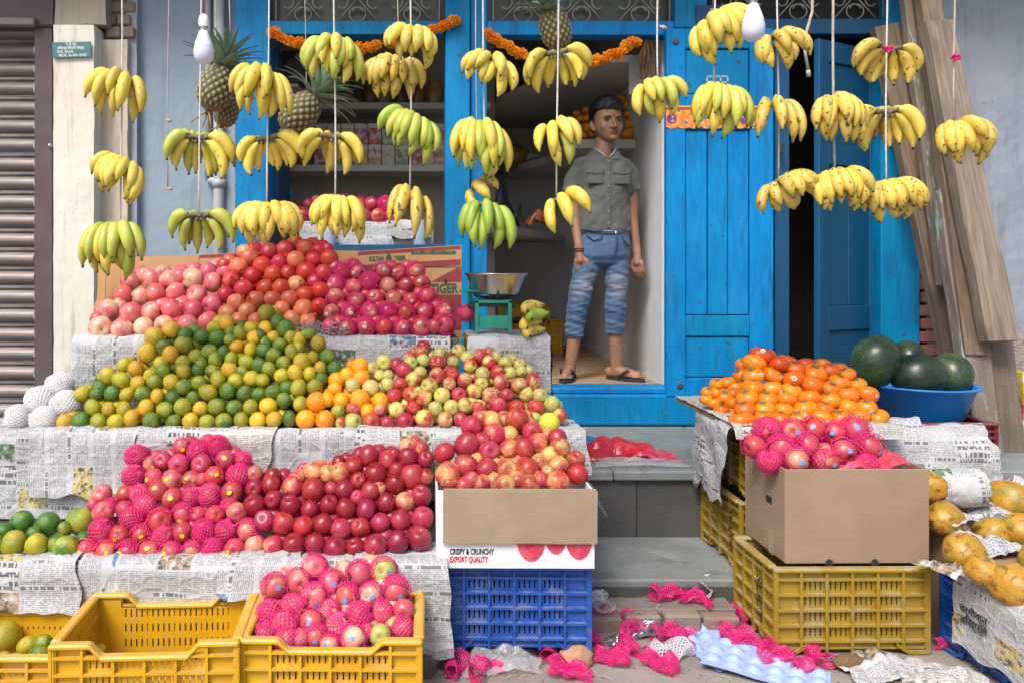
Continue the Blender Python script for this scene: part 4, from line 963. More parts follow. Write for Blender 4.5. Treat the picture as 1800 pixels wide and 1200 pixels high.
def rnd_rot(tilt=180):
    q = Euler((R(rng.uniform(-tilt, tilt)), R(rng.uniform(-tilt, tilt)), R(rng.uniform(0, 360)))); return q
def aim(d, spin=0):
    q = Vector(d).normalized().to_track_quat('Z', 'Y').to_matrix().to_4x4() @ Matrix.Rotation(spin, 4, 'Z'); return q
HID = []
def heap(name, cat, rows, zoom, Yf, Yb, vf, vb, kinds, where, colours, group, stick=None, stickp=0.0, tilt=60, inner=True, net='pink', rmul=1.0, upright=False, noun=None, hidden_label=None, aspect=1.0, rowname=None, offx=0):
    """rows (front/lowest first) of (x, y, r[, code]) in a zoomed view; each fruit is put on the heap's slope and becomes a thing of its own"""
    zf, ox, oy = zoom; fr = []; noun = noun or name.replace('_', ' ')
    for ri, row in enumerate(rows):
        row = sorted(row, key=lambda q: q[0])
        for ci, q in enumerate(row):
            u, v = q[0] / zf + ox + offx, q[1] / zf + oy; rp = q[2] / zf if len(q) > 2 and not isinstance(q[2], str) else None
            code = q[-1] if isinstance(q[-1], str) else ''
            fr.append([u, v, rp, code, ri, ci])
    for f in fr:
        t = (vf - f[1]) / (vf - vb); f.append(Yf + (Yb - Yf) * t + rng.uniform(-.006, .006))
    out = []
    for (u, v, rp, code, ri, ci, Y) in fr:
        rp = (rp or 15) * (1.10 if name in ('mandarin', 'persimmon', 'pomegranate') else 1.06); rad = rp * rmul * Y / FPX; c = P(u, v, Y)
        key = next((k for k in code if k in kinds), None) or rng.choice(kinds[''])
        key = kinds.get(key, key) if isinstance(kinds.get(key, key), str) else rng.choice(kinds[key])
        lib = next(L for L in (APP, CIT, POM, PER) if key in L)
        me = rng.choice(lib[key])
        rot = Euler((R(rng.uniform(-tilt, tilt)), R(rng.uniform(-tilt, tilt)), R(rng.uniform(0, 360))))
        if 'c' in code: rot = aim((rng.uniform(-.2, .2), -1, rng.uniform(-.1, .5))).to_euler()
        o = inst(name, me, None, c, rot, (rad * rng.uniform(.95, 1.04), rad * rng.uniform(.95, 1.04), rad * aspect * rng.uniform(.95, 1.03)))
        nk = next((k for k in code if k in 'nNmW'), None); what = ''
        inv = rot.to_matrix().to_4x4().inverted()
        if nk:
            d = Vector((rng.uniform(-.45, .45), -1, rng.uniform(-.15, .65))) if nk in 'nm' else Vector((rng.uniform(-1, 1), rng.uniform(-.5, .6), rng.uniform(-1, 1)))
            nme = rng.choice(NETS[nk]); m = inv @ aim(d, rng.uniform(0, 6)); inst('net_sleeve', nme, o, (0, 0, 0), m.to_euler())
            what = ' in ' + ('white' if nk == 'W' else 'pink') + ' net' if nk in 'NW' else ' half in pink net'
        if stick and (('s' in code) or (nk in ('n', 'm') and rng.random() < .75) or (not nk and 'x' not in code and rng.random() < stickp)):
            if nk in ('n', 'm'): d = d + Vector((rng.uniform(-.3, .3), 0, rng.uniform(-.3, .3)))
            else: d = Vector((rng.uniform(-.6, .6), -1, rng.uniform(-.3, .7)))
            d2 = (inv @ aim(d, rng.uniform(-.6, .6))); rr = (me.vertices[0].co.length if False else 1.0)
            inst('sticker', STK[stick], o, (0, 0, 0), d2.to_euler())
        col = colours.get(key, '')
        rn = 'lowest' if ri == 0 else (ORD[ri + 1] + ' lowest')
        tag(o, f'{col} {noun}{what}, {ORD[ci + 1]} from left, {rn} row, {where}', cat, group); out.append((u, v, rp, Y, o, key, ri))
    if inner:                       # fruit of the layer beneath, where the gaps show it
        sc = 1.0; us = [q[0] for q in out]; vs_ = [q[1] for q in out]; u0, u1, v0, v1 = min(us) - 25, max(us) + 25, min(vs_) - 25, max(vs_) + 25
        buf = np.zeros((int(v1 - v0) + 2, int(u1 - u0) + 2), bool); gy, gx = np.mgrid[0:buf.shape[0], 0:buf.shape[1]]
        def disc(u, v, r): return (gx - (u - u0)) ** 2 + (gy - (v - v0)) ** 2 < r * r
        for q in out: buf |= disc(q[0], q[1], q[2] * .98)
        byrow = {}
        for f, q in zip(fr, out): byrow.setdefault(f[4], []).append(q)
        cand = []
        for ri, row in byrow.items():
            for a, b in zip(row, row[1:]):
                if abs(a[0] - b[0]) < 3.6 * a[2]: cand.append((a, b))
        done = []; deep = []; nth = {}
        for a, b in cand:
            rp = (a[2] + b[2]) / 2; Y = (a[3] + b[3]) / 2 + rp * 1.4 * a[3] / FPX; u = (a[0] + b[0]) / 2; v = (a[1] + b[1]) / 2 - rp * .45
            if any(abs(u - x) < 1.2 * rp and abs(v - y) < 1.2 * rp for x, y in done): continue
            d = disc(u, v, rp * .95); vis = np.count_nonzero(d & ~buf) / max(1, np.count_nonzero(d))
            if vis < .04 or vis > .45: continue
            done.append((u, v)); me = a[4].data; rad = rp * rmul * .97 * Y / FPX
            rot = Euler((rng.uniform(-1, 1), rng.uniform(-1, 1), rng.uniform(0, 6)))
            if name == 'apple': deep.append((me, P(u, v, Y), rot, rad)); continue
            o = inst(name, me, None, P(u, v, Y), rot, (rad,) * 3); nth[a[6]] = nth.get(a[6], 0) + 1
            tag(o, f'half hidden {noun}, {ORD[nth[a[6]]]} gap from left behind {"lowest" if a[6] == 0 else ORD[a[6] + 1] + " lowest"} row, {where}', cat, group)
        if deep:                    # beyond the three hundred apples that show: the packed layer beneath, as one mass
            mb = MB(); rr = deep[0][3]; c0 = deep[0][1]; mats = []
            for me, p, rot, rad in deep:
                if me.materials[0] not in mats: mats.append(me.materials[0])
                mt = Matrix.Translation((p - c0) / rr) @ rot.to_matrix().to_4x4() @ Matrix.Diagonal((rad / rr,) * 3 + (1,))
                mb.add([mt @ q.co for q in me.vertices], [tuple(f.vertices) for f in me.polygons], mats.index(me.materials[0]))
            o = inst('packed_apples', mb.mesh('packed_apples', mats, smooth=True), None, c0, (0, 0, 0), (rr,) * 3)
            tag(o, hidden_label or f'apples packed beneath the outer layer, {where}', 'apples', kind='stuff')
    return out

Z5 = (3.0, 0, 380); Z6 = (3.0, 500, 400); ZL = (2.608, 0, 740); ZM = (2.608, 400, 740); ZB = (2.4, 700, 700); ZR = (2.727, 1180, 560)
# --- top tier: pink apples
heap('apple', 'apple', [[(530, 590, 60), (645, 597, 57), (757, 590, 55), (868, 577, 55), (990, 572, 52), (1100, 560, 55)],
      [(575, 498, 59), (692, 513, 58), (798, 505, 54), (908, 495, 56), (1020, 495, 53), (1120, 467, 54), (517, 540, 40)],
      [(652, 418, 52), (740, 425, 46), (822, 410, 54), (932, 403, 54), (1040, 415, 54), (630, 470, 40)],
      [(690, 340, 55), (795, 340, 54), (895, 338, 52), (1015, 333, 58), (1122, 350, 52)],
      [(862, 302, 42), (950, 320, 44), (1100, 298, 50), (1190, 292, 46), (760, 318, 44)]],
     Z5, 3.40, 3.62, 577, 476, {'': ['apple_pink']}, 'heap near cream pillar', {'apple_pink': 'pink'}, 'pink apples on the top tier', tilt=120, inner=True)
# --- pomegranates
heap('pomegranate', 'pomegranate', [[(1200, 512, 45, 'T'), (1260, 556, 44, 'T'), (1350, 553, 42, 'T'), (1540, 547, 46, 'T'), (1625, 556, 42, 'T'), (1303, 503, 46, 'T'), (1485, 492, 42, 'T')],
      [(1245, 458, 46, 'T'), (1350, 443, 46, 'T'), (1437, 440, 44, 'T'), (1527, 440, 47, 'T'), (1600, 490, 50, 'T'), (1685, 475, 43)],
      [(1190, 415, 44), (1285, 385, 48), (1400, 382, 46), (1483, 380, 46), (1562, 362, 44, 'T'), (1610, 418, 44), (1690, 392, 44)],
      [(1218, 340, 46), (1333, 318, 47), (1440, 308, 46), (1520, 302, 42), (1660, 350, 42)],
      [(1260, 270, 48), (1385, 265, 48), (1475, 246, 44), (1560, 235, 48), (1615, 297, 50), (1705, 302, 45), (1185, 262, 40)],
      [(1318, 220, 46), (1290, 192, 42), (1420, 190, 46), (1655, 232, 44), (1735, 226, 46), (1210, 235, 34)],
      [(1340, 173, 40), (1505, 180, 48), (1610, 170, 46), (1680, 186, 40), (1725, 172, 30)]],
     Z5, 3.42, 3.68, 565, 436, {'': ['pom_red', 'pom_red', 'pom_red', 'pom_tan'], 'T': 'pom_tan'}, 'pomegranate heap', {'pom_red': 'red', 'pom_tan': 'tan'}, 'pomegranates on the top tier', tilt=150)
# --- netted apples, top tier
heap('apple', 'apple', [[(240, 522, 44), (330, 528, 48, 'n'), (430, 523, 48, 'n'), (525, 522, 48, 'n'), (622, 527, 47, 'n'), (722, 523, 48, 'n'), (848, 512, 52, 'n'), (790, 520, 40)],
      [(250, 450, 46, 'm'), (350, 452, 47, 'n'), (450, 447, 48, 'n'), (548, 443, 46, 'N'), (643, 450, 48, 'n'), (745, 445, 46, 'm'), (842, 440, 45, 'n')],
      [(268, 370, 50, 'n'), (382, 390, 46, 'n'), (478, 373, 44, 's'), (575, 375, 44), (665, 385, 40, 's'), (752, 365, 48, 'n')],
      [(270, 300, 49, 'n'), (367, 318, 46), (447, 290, 52, 'N'), (548, 305, 45), (637, 308, 43, 's'), (725, 298, 45, 's')],
      [(305, 232, 50, 'N'), (390, 240, 47, 'n'), (513, 235, 49, 'n'), (603, 243, 42, 'n'), (690, 228, 46, 'n')],
      [(265, 215, 40, 'n'), (365, 202, 36, 'N')]],
     Z6, 3.40, 3.64, 575, 470, {'': ['apple_rose']}, 'top tier heap', {'apple_rose': 'rose'}, 'netted apples on the top tier', stick='w', stickp=.3, tilt=150, noun='apple')
o = heap('apple', 'apple', [[(955, 452, 40, 'N')]], Z6, 3.4, 3.45, 560, 540, {'': ['apple_rose']}, 'alone behind weighing scale', {'apple_rose': 'rose'}, 'single fruits', inner=False)
# --- mandarins
heap('mandarin', 'mandarin', [[(345, 1085, 42, 'Y'), (425, 1078, 47, 'G'), (520, 1085, 45, 'O'), (612, 1085, 42, 'Y'), (697, 1065, 46, 'Y'), (797, 1077, 46, 'G'), (917, 1085, 42, 'G'), (1005, 1080, 44, 'Y'), (1092, 1087, 42, 'O'), (1180, 1083, 44, 'G'), (1272, 1075, 42, 'O'), (1358, 1077, 42, 'Y'), (1445, 1070, 42, 'Y'), (1525, 1065, 40, 'G')],
      [(490, 1010, 44, 'O'), (572, 1017, 38, 'Y'), (655, 1020, 44, 'O'), (772, 1010, 44, 'Y'), (870, 1020, 42, 'G'), (965, 1005, 46, 'O'), (1058, 1015, 38, 'Y'), (1145, 1005, 48, 'G'), (1237, 1007, 40, 'G'), (1322, 1007, 42, 'O'), (1415, 1000, 45, 'Y'), (1585, 990, 42, 'O'), (1497, 970, 40, 'G')],
      [(435, 935, 40, 'O'), (512, 940, 40, 'G'), (590, 935, 42, 'G'), (670, 940, 40, 'Y'), (755, 940, 42, 'G'), (830, 950, 40, 'Y'), (915, 955, 42, 'G'), (1018, 960, 38, 'G'), (1098, 930, 48, 'O'), (1200, 920, 46, 'G'), (1290, 935, 42, 'G'), (1368, 940, 42, 'G'), (1440, 928, 40, 'G'), (1575, 905, 46, 'O'), (1660, 900, 42, 'O'), (1515, 905, 40, 'G')],
      [(525, 900, 38, 'G'), (570, 842, 45, 'Y'), (640, 865, 47, 'O'), (727, 880, 40, 'Y'), (815, 875, 44, 'G'), (903, 875, 42, 'Y'), (967, 900, 42, 'G'), (1050, 880, 40, 'O'), (1150, 862, 46, 'O'), (1243, 870, 40, 'O'), (1325, 855, 42, 'O'), (1383, 865, 38, 'O'), (1485, 842, 40, 'O'), (1558, 827, 44, 'Y'), (1635, 832, 40, 'O'), (1695, 857, 34, 'G')],
      [(655, 785, 36, 'O'), (715, 805, 44, 'Y'), (790, 840, 36, 'O'), (860, 815, 40, 'G'), (970, 815, 44, 'O'), (1047, 810, 38, 'G'), (1125, 815, 42, 'G'), (1208, 810, 42, 'Y'), (1275, 825, 36, 'G'), (1365, 790, 42, 'G'), (1417, 805, 40, 'O'), (1495, 777, 40, 'G'), (1595, 767, 46, 'O'), (1690, 800, 36, 'Y'), (1765, 800, 38, 'G')],
      [(775, 720, 48, 'Y'), (850, 775, 40, 'O'), (900, 728, 45, 'Y'), (965, 770, 38, 'O'), (1030, 737, 36, 'O'), (1060, 775, 36, 'G'), (1135, 757, 42, 'G'), (1220, 757, 40, 'O'), (1300, 770, 42, 'O'), (1440, 735, 42, 'G'), (1540, 715, 40, 'O'), (1650, 745, 36, 'O'), (1725, 740, 40, 'G')],
      [(860, 690, 42, 'G'), (970, 680, 48, 'O'), (1105, 715, 42, 'G'), (1180, 720, 38, 'G'), (1248, 690, 40, 'Y'), (1322, 705, 36, 'Y'), (1390, 705, 40, 'G'), (1475, 680, 40, 'G'), (1575, 697, 36, 'O'), (1680, 670, 42, 'Y')],
      [(815, 640, 54, 'Y'), (1068, 635, 44, 'G'), (980, 632, 42, 'G'), (1147, 645, 45, 'G'), (1215, 655, 36, 'G'), (1265, 617, 42, 'O'), (1340, 640, 38, 'Y'), (1405, 668, 36, 'G'), (1535, 640, 38, 'O'), (1575, 650, 36, 'Y'), (1440, 640, 34, 'Y')],
      [(905, 600, 42, 'Y'), (1130, 590, 36, 'O'), (1195, 563, 42, 'Y'), (1325, 590, 36, 'O'), (1400, 590, 38, 'Y'), (1505, 592, 42, 'G'), (1625, 622, 38, 'G'), (1370, 628, 34, 'G'), (1220, 608, 32, 'G')],
      [(1405, 512, 46, 'O'), (1462, 556, 38, 'G')]],
     Z5, 3.09, 3.315, 741, 552, {'': ['mand_olive', 'mand_green'], 'G': 'mand_green', 'O': 'mand_olive', 'Y': 'mand_yellow'}, 'big mandarin heap', {'mand_green': 'green', 'mand_olive': 'olive', 'mand_yellow': 'yellow'}, 'mandarins on the middle tier', tilt=120, )
# --- oranges beside the mandarins
heap('orange', 'orange', [[(112, 1010, 50), (215, 1015, 50)], [(170, 920, 54), (300, 912, 46), (398, 905, 53), (505, 912, 43), (440, 967, 40)], [(228, 905, 40), (265, 848, 38), (275, 803, 44)], [(330, 775, 38), (403, 790, 47), (398, 730, 46)]],
     Z6, 3.095, 3.22, 738, 645, {'': ['orange']}, 'pile beside mandarins', {'orange': 'bright'}, 'oranges on the middle tier', tilt=150)
heap('mandarin', 'mandarin', [[(285, 968, 38, 'G')]], Z6, 3.095, 3.2, 738, 645, {'': ['mand_green'], 'G': 'mand_green'}, 'among bright oranges', {'mand_green': 'green'}, 'single fruits', inner=False)
# --- mixed apples
heap('apple', 'apple', [[(300, 1030, 36, 'M'), (362, 1025, 47, 'G'), (458, 1018, 46, 'M'), (543, 1030, 38, 'R'), (635, 1022, 48, 'R'), (740, 1008, 48, 'M'), (847, 1013, 42, 'R'), (930, 1012, 38, 'R')],
      [(367, 958, 43, 'R'), (592, 962, 43, 'M'), (505, 962, 36, 'R'), (680, 950, 38, 'R'), (797, 955, 40, 'G'), (880, 950, 42, 'M'), (955, 937, 40, 'M'), (1028, 947, 42, 'M'), (1125, 942, 48, 'R'), (1225, 950, 44, 'R'), (1325, 950, 44, 'M'), (1410, 930, 42, 'G'), (1450, 990, 38, 'M'), (1320, 1005, 36, 'G')],
      [(360, 832, 44, 'G'), (455, 845, 45, 'G'), (577, 890, 40, 'R'), (665, 878, 42, 'M'), (738, 898, 44, 'M'), (832, 885, 44, 'M'), (920, 880, 40, 'M'), (1000, 862, 42, 'M'), (1085, 885, 44, 'R'), (1170, 885, 38, 'R'), (1275, 877, 38, 'M'), (1348, 885, 40, 'G')],
      [(545, 827, 36, 'G'), (610, 825, 36, 'M'), (680, 800, 42, 'M'), (765, 835, 44, 'M'), (870, 825, 36, 'R'), (950, 803, 42, 'R'), (1040, 822, 36, 'M'), (1145, 815, 42, 'R'), (1240, 832, 43, 'R'), (1312, 812, 44, 'M')],
      [(500, 780, 34, 'M'), (545, 780, 32, 'G'), (630, 750, 44, 'M'), (715, 765, 36, 'M'), (805, 782, 43, 'R'), (885, 772, 38, 'R'), (1045, 770, 38, 'G'), (1120, 762, 42, 'M'), (1190, 765, 36, 'G'), (1250, 757, 32, 'G'), (1290, 752, 26, 'G')],
      [(525, 710, 40, 'M'), (590, 725, 38, 'M'), (665, 712, 36, 'G'), (730, 700, 36, 'G'), (808, 712, 46, 'R'), (890, 708, 34, 'G'), (978, 727, 40, 'M'), (965, 687, 38, 'G'), (1075, 710, 42, 'M'), (1165, 715, 38, 'M'), (1240, 722, 32, 'G')],
      [(465, 740, 32, 'G'), (655, 687, 34, 'R'), (720, 662, 38, 'M'), (820, 667, 36, 'G'), (735, 630, 36, 'R'), (918, 652, 38, 'M'), (1035, 677, 38, 'R'), (1120, 682, 34, 'G')]],
     Z6, 3.095, 3.27, 738, 612, {'': ['apple_mixed'], 'M': 'apple_mixed', 'G': 'apple_green', 'R': 'apple_red'}, 'mixed apple heap', {'apple_mixed': 'red and green', 'apple_green': 'pale green', 'apple_red': 'red'}, 'mixed apples on the middle tier', tilt=150, hidden_label='apples packed beneath the outer layer of the mixed apple heap', stick='w', stickp=.015)
# --- lowest tier: netted apples with yellow stickers
heap('apple', 'apple', [[(398, 592, 47, 'm'), (488, 598, 50, 'n'), (588, 597, 50, 'n'), (683, 595, 48, 'n'), (787, 603, 50, 'n'), (882, 592, 45, 'n'), (977, 588, 50, 'N'), (1075, 582, 45, 's'), (1165, 570, 45, 'm')],
      [(463, 505, 50, 'N'), (550, 520, 45, 's'), (650, 515, 46, 'n'), (747, 530, 45, 'N'), (838, 510, 45, 's'), (935, 505, 52, 'N'), (1035, 505, 47, 'N'), (1135, 500, 50, 'n')],
      [(473, 415, 48), (605, 445, 50, 'N'), (733, 455, 52, 'n'), (845, 425, 50, 'n'), (910, 425, 35), (985, 430, 45), (1085, 420, 47), (570, 405, 42), (505, 388, 32, 'N'), (430, 380, 30)],
      [(470, 330, 43, 'c'), (575, 330, 38, 's'), (665, 385, 50, 'N'), (640, 335, 42, 'N'), (795, 355, 50, 's'), (727, 318, 50, 's'), (880, 345, 40, 'N'), (962, 340, 52, 'N'), (1065, 325, 50), (1055, 388, 36, 'N')],
      [(613, 250, 48, 'N'), (705, 260, 45, 's'), (790, 268, 47, 's'), (880, 268, 43, 's'), (930, 265, 30), (985, 250, 45, 's'), (1095, 250, 52, 'N'), (1170, 240, 37, 'c')],
      [(627, 158, 48, 'N'), (690, 195, 35, 's'), (745, 180, 43, 'c'), (820, 195, 45), (925, 197, 45, 'c'), (1035, 177, 45), (1113, 175, 37, 'N')],
      [(835, 115, 40, 's'), (907, 140, 45, 'N'), (1000, 115, 48, 'N')]],
     ZL, 2.72, 2.955, 970, 784, {'': ['apple_rose']}, 'beside sweet limes', {'apple_rose': 'rose'}, 'netted apples on the lowest tier', stick='y', stickp=.15, tilt=140, hidden_label='rose apples packed inside the heap beside the sweet limes')
heap('sweet_lime', 'sweet lime', [[(62, 562, 60, 'L'), (168, 568, 52, 'L'), (265, 562, 46), (302, 580, 56), (-40, 570, 55)], [(20, 510, 42), (100, 466, 54), (220, 470, 54), (370, 457, 64), (385, 538, 36), (155, 517, 36), (300, 492, 34)], [(528, 357, 24)]],
     ZL, 2.71, 2.88, 960, 910, {'': ['lime_big'], 'L': 'mand_olive'}, 'lowest tier end', {'lime_big': 'green', 'mand_olive': 'yellowish'}, 'sweet limes on the lowest tier', tilt=150, inner=False)
# --- dark red apples
heap('apple', 'apple', [[(210, 570, 46), (307, 568, 50), (400, 563, 46), (492, 583, 52), (588, 580, 42), (678, 570, 50), (778, 555, 50), (880, 540, 50)],
      [(170, 457, 48), (255, 472, 50), (348, 482, 45), (440, 472, 46), (520, 495, 49), (612, 490, 45), (702, 467, 45), (795, 455, 47), (893, 445, 49)],
      [(125, 385, 48), (290, 388, 48), (378, 405, 42), (465, 385, 45), (545, 400, 46), (635, 405, 44), (728, 374, 43), (812, 368, 43), (888, 342, 47)],
      [(212, 358, 42, 'c'), (295, 300, 48), (395, 315, 51), (475, 310, 32), (535, 315, 45), (598, 350, 36), (657, 322, 44), (765, 290, 46), (848, 255, 54), (905, 255, 36)],
      [(125, 307, 43, 'c'), (200, 290, 43), (317, 262, 38), (392, 232, 41, 'S'), (460, 240, 38, 'S'), (520, 237, 46, 'S'), (600, 272, 38, 'c'), (680, 242, 50), (775, 225, 36), (695, 310, 32)],
      [(575, 207, 43), (645, 158, 45), (733, 182, 42), (828, 168, 47), (908, 177, 40), (510, 188, 30), (205, 252, 36), (765, 152, 30)],
      [(827, 120, 42), (890, 127, 32, 'S')]],
     ZM, 2.72, 2.955, 960, 788, {'': ['apple_dark', 'apple_dark', 'apple_dark', 'apple_red'], 'S': 'apple_streak'}, 'dark apple heap', {'apple_dark': 'dark red', 'apple_red': 'red', 'apple_streak': 'red and yellow'}, 'dark red apples on the lowest tier', tilt=50, hidden_label='dark red apples packed inside the dark apple heap', aspect=1.06)
# --- apples in the white box
heap('apple', 'apple', [[(215, 360, 35), (275, 367, 35), (350, 362, 38), (450, 364, 46, 'c'), (552, 364, 42), (672, 357, 48)],
      [(210, 320, 50), (310, 345, 35), (405, 350, 35), (500, 345, 35), (600, 345, 36), (757, 320, 42)],
      [(285, 288, 50), (373, 298, 44), (455, 300, 45), (545, 298, 47), (632, 310, 30), (675, 288, 42), (748, 262, 38)],
      [(195, 230, 43), (385, 225, 45, 'c'), (465, 215, 42), (530, 215, 44), (598, 270, 36), (635, 240, 35), (683, 213, 42)],
      [(290, 198, 50), (355, 180, 35), (470, 152, 35), (590, 190, 42), (672, 170, 38)],
      [(310, 120, 45), (405, 152, 47), (565, 140, 41, 'c'), (393, 97, 42), (498, 88, 46)]],
     ZB, 2.76, 2.97, 850, 738, {'': ['apple_streak', 'apple_streak', 'apple_red']}, 'white box heap', {'apple_streak': 'red and yellow', 'apple_red': 'red'}, 'apples in the white box', tilt=60, hidden_label='apples packed inside the heap in the white box', aspect=1.05)
heap('sweet_lime', 'sweet lime', [[(636, 105, 46)]], ZB, 2.95, 2.99, 850, 738, {'': ['lime_yellow']}, 'atop white box apples', {'lime_yellow': 'large yellow'}, 'single fruits', inner=False)
# --- apples in the yellow crate
heap('apple', 'apple', [[(470, 1020, 46, 'n'), (575, 997, 58, 'n'), (700, 982, 50, 'mG'), (408, 985, 52, 'n'), (270, 1000, 50, 'N'), (175, 972, 48, 'N'), (340, 992, 40, 'N'), (805, 952, 50, 'N'), (640, 968, 36, 'N')],
      [(260, 940, 62, 'N'), (385, 920, 52, 'm'), (510, 938, 58, 'N'), (190, 880, 56, 'N'), (605, 892, 60, 'N'), (710, 882, 52, 'N'), (808, 867, 51, 'c')],
      [(300, 852, 57, 'N'), (470, 872, 50, 'N'), (395, 805, 60, 'n'), (550, 802, 56, 'n'), (655, 797, 54, 'n'), (770, 772, 60, 'n')],
      [(215, 757, 58, 'n'), (322, 735, 57, 'n'), (475, 740, 56, 'n'), (605, 702, 58, 'n'), (713, 682, 58, 'nG')],
      [(402, 667, 56, 'n')]],
     ZM, 2.36, 2.62, 1130, 995, {'': ['apple_pink'], 'G': 'apple_green'}, 'yellow crate heap', {'apple_pink': 'pink', 'apple_green': 'pale green'}, 'netted apples in the yellow crate', stick='b', stickp=.2, tilt=140, hidden_label='pink apples packed inside the heap in the yellow crate')
# --- apples in the brown box
heap('apple', 'apple', [[(603, 682, 62, 'n'), (745, 684, 56, 'n'), (470, 682, 50, 'N'), (940, 702, 50, 'N')], [(400, 610, 52, 'm'), (527, 620, 61, 'n'), (655, 610, 58, 'n'), (827, 638, 60, 'n'), (940, 612, 64, 'n'), (735, 622, 30)], [(460, 538, 62, 'N'), (580, 540, 58, 'n'), (677, 532, 58, 'n'), (782, 545, 53, 'n'), (877, 532, 60, 'n')]],
     ZR, 2.86, 3.02, 810, 757, {'': ['apple_rose']}, 'brown box heap', {'apple_rose': 'rose'}, 'netted apples in the brown box', stick='b', stickp=.3, tilt=140, inner=False)
# --- persimmons
heap('persimmon', 'persimmon', [[(335, 487, 53), (437, 478, 49), (520, 480, 47), (608, 475, 46), (720, 478, 50), (810, 473, 46), (900, 475, 46), (988, 475, 48)],
      [(352, 437, 49), (445, 432, 47), (537, 440, 44), (640, 432, 53), (730, 432, 44), (850, 425, 50), (935, 423, 44)],
      [(363, 378, 49), (460, 388, 46), (550, 388, 47), (660, 380, 49), (758, 392, 49), (847, 367, 49), (942, 362, 49)],
      [(390, 330, 48), (483, 337, 47), (575, 345, 45), (672, 317, 53), (762, 337, 42)],
      [(392, 273, 49), (482, 272, 46), (580, 290, 51), (803, 306, 48), (888, 315, 40)],
      [(400, 217, 53), (515, 222, 48, 'D'), (592, 240, 46, 'D'), (687, 263, 53), (763, 250, 44), (840, 268, 38)],
      [(428, 178, 53, 'D')]],
     ZR, 3.17, 3.38, 737, 625, {'': ['persimmon'], 'D': 'persimmon_deep'}, 'persimmon pile', {'persimmon': 'orange', 'persimmon_deep': 'deep orange'}, 'persimmons on the tray', stick='w', stickp=.28, tilt=28, aspect=1.12, hidden_label='')
heap('persimmon', 'persimmon', [[(168, 386, 30), (205, 402, 32), (240, 437, 34), (275, 460, 36)], [(175, 352, 32), (215, 357, 34), (255, 372, 40), (300, 362, 40), (292, 407, 36)], [(220, 312, 34), (272, 305, 36), (310, 325, 38)], [(330, 270, 36), (345, 217, 34)]],
     ZR, 3.38, 3.55, 730, 640, {'': ['persimmon']}, 'shaded flank of pile', {'persimmon': 'orange'}, 'persimmons on the tray', tilt=28, inner=False, aspect=1.1)
# --- white netted fruit at the end of the middle tier
heap('pear', 'pear', [[(95, 1062, 62, 'W'), (232, 1068, 60, 'W')], [(210, 970, 66, 'W'), (350, 988, 66, 'W')], [(315, 893, 62, 'W')]], Z5, 3.11, 3.22, 735, 680, {'': ['pear_pale']}, 'end of middle tier', {'pear_pale': 'pale'}, 'white netted fruit', tilt=150, inner=False)
# --- apples on the window counter
heap('apple', 'apple', [[(380, 1078, 33, 'n'), (690, 1082, 32, 's'), (758, 1086, 38, 'm'), (830, 1082, 36, 'n'), (460, 1085, 34), (600, 1085, 36, 'N')], [(405, 1030, 32), (655, 1032, 36, 'n'), (720, 1030, 40, 'm'), (795, 1032, 43, 'N'), (520, 1010, 34), (585, 1015, 32, 'n'), (445, 1008, 26)]],
     (2.858, 400, 0), 4.80, 4.92, 380, 358, {'': ['apple_rose']}, 'inside the window', {'apple_rose': 'rose'}, 'apples on the window counter', stick='w', tilt=140, inner=False)
# --- oranges on the inner shelf
heap('orange', 'orange', [[(110, 560, 52), (190, 550, 46), (290, 530, 50, 'q'), (745, 535, 95, 'q')], [(70, 470, 52), (130, 462, 66), (215, 460, 70), (755, 410, 82)], [(65, 395, 46), (140, 345, 56), (230, 340, 72), (750, 300, 78)], [(100, 283, 50), (212, 240, 56), (305, 235, 50), (740, 180, 80)], [(655, 105, 82)]],
     (7.06, 1000, 160), 5.34, 5.52, 240, 175, {'': ['orange']}, 'shelf behind the boy', {'orange': 'deep'}, 'oranges on the inner shelf', tilt=30, inner=False, aspect=.8)
# --- fruit in the left hand crate and in the near-empty crate
heap('sweet_lime', 'sweet lime', [[(0, 470, 60), (40, 410, 36), (150, 700, 40)], [(128, 1030, 46), (178, 1078, 48), (22, 990, 74), (70, 1105, 42), (200, 1020, 40), (20, 1090, 36)]][1:], ZL, 2.45, 2.56, 1165, 1120, {'': ['lime_big', 'mand_olive']}, 'corner crate', {'lime_big': 'green', 'mand_olive': 'yellowish green'}, 'sweet limes in the corner crate', tilt=150, inner=False)
heap('mandarin', 'mandarin', [[(447, 1050, 34, 'G')]], ZL, 2.50, 2.52, 1150, 1130, {'': ['mand_olive'], 'G': 'mand_olive'}, 'nearly empty crate', {'mand_olive': 'olive'}, 'single fruits', inner=False)
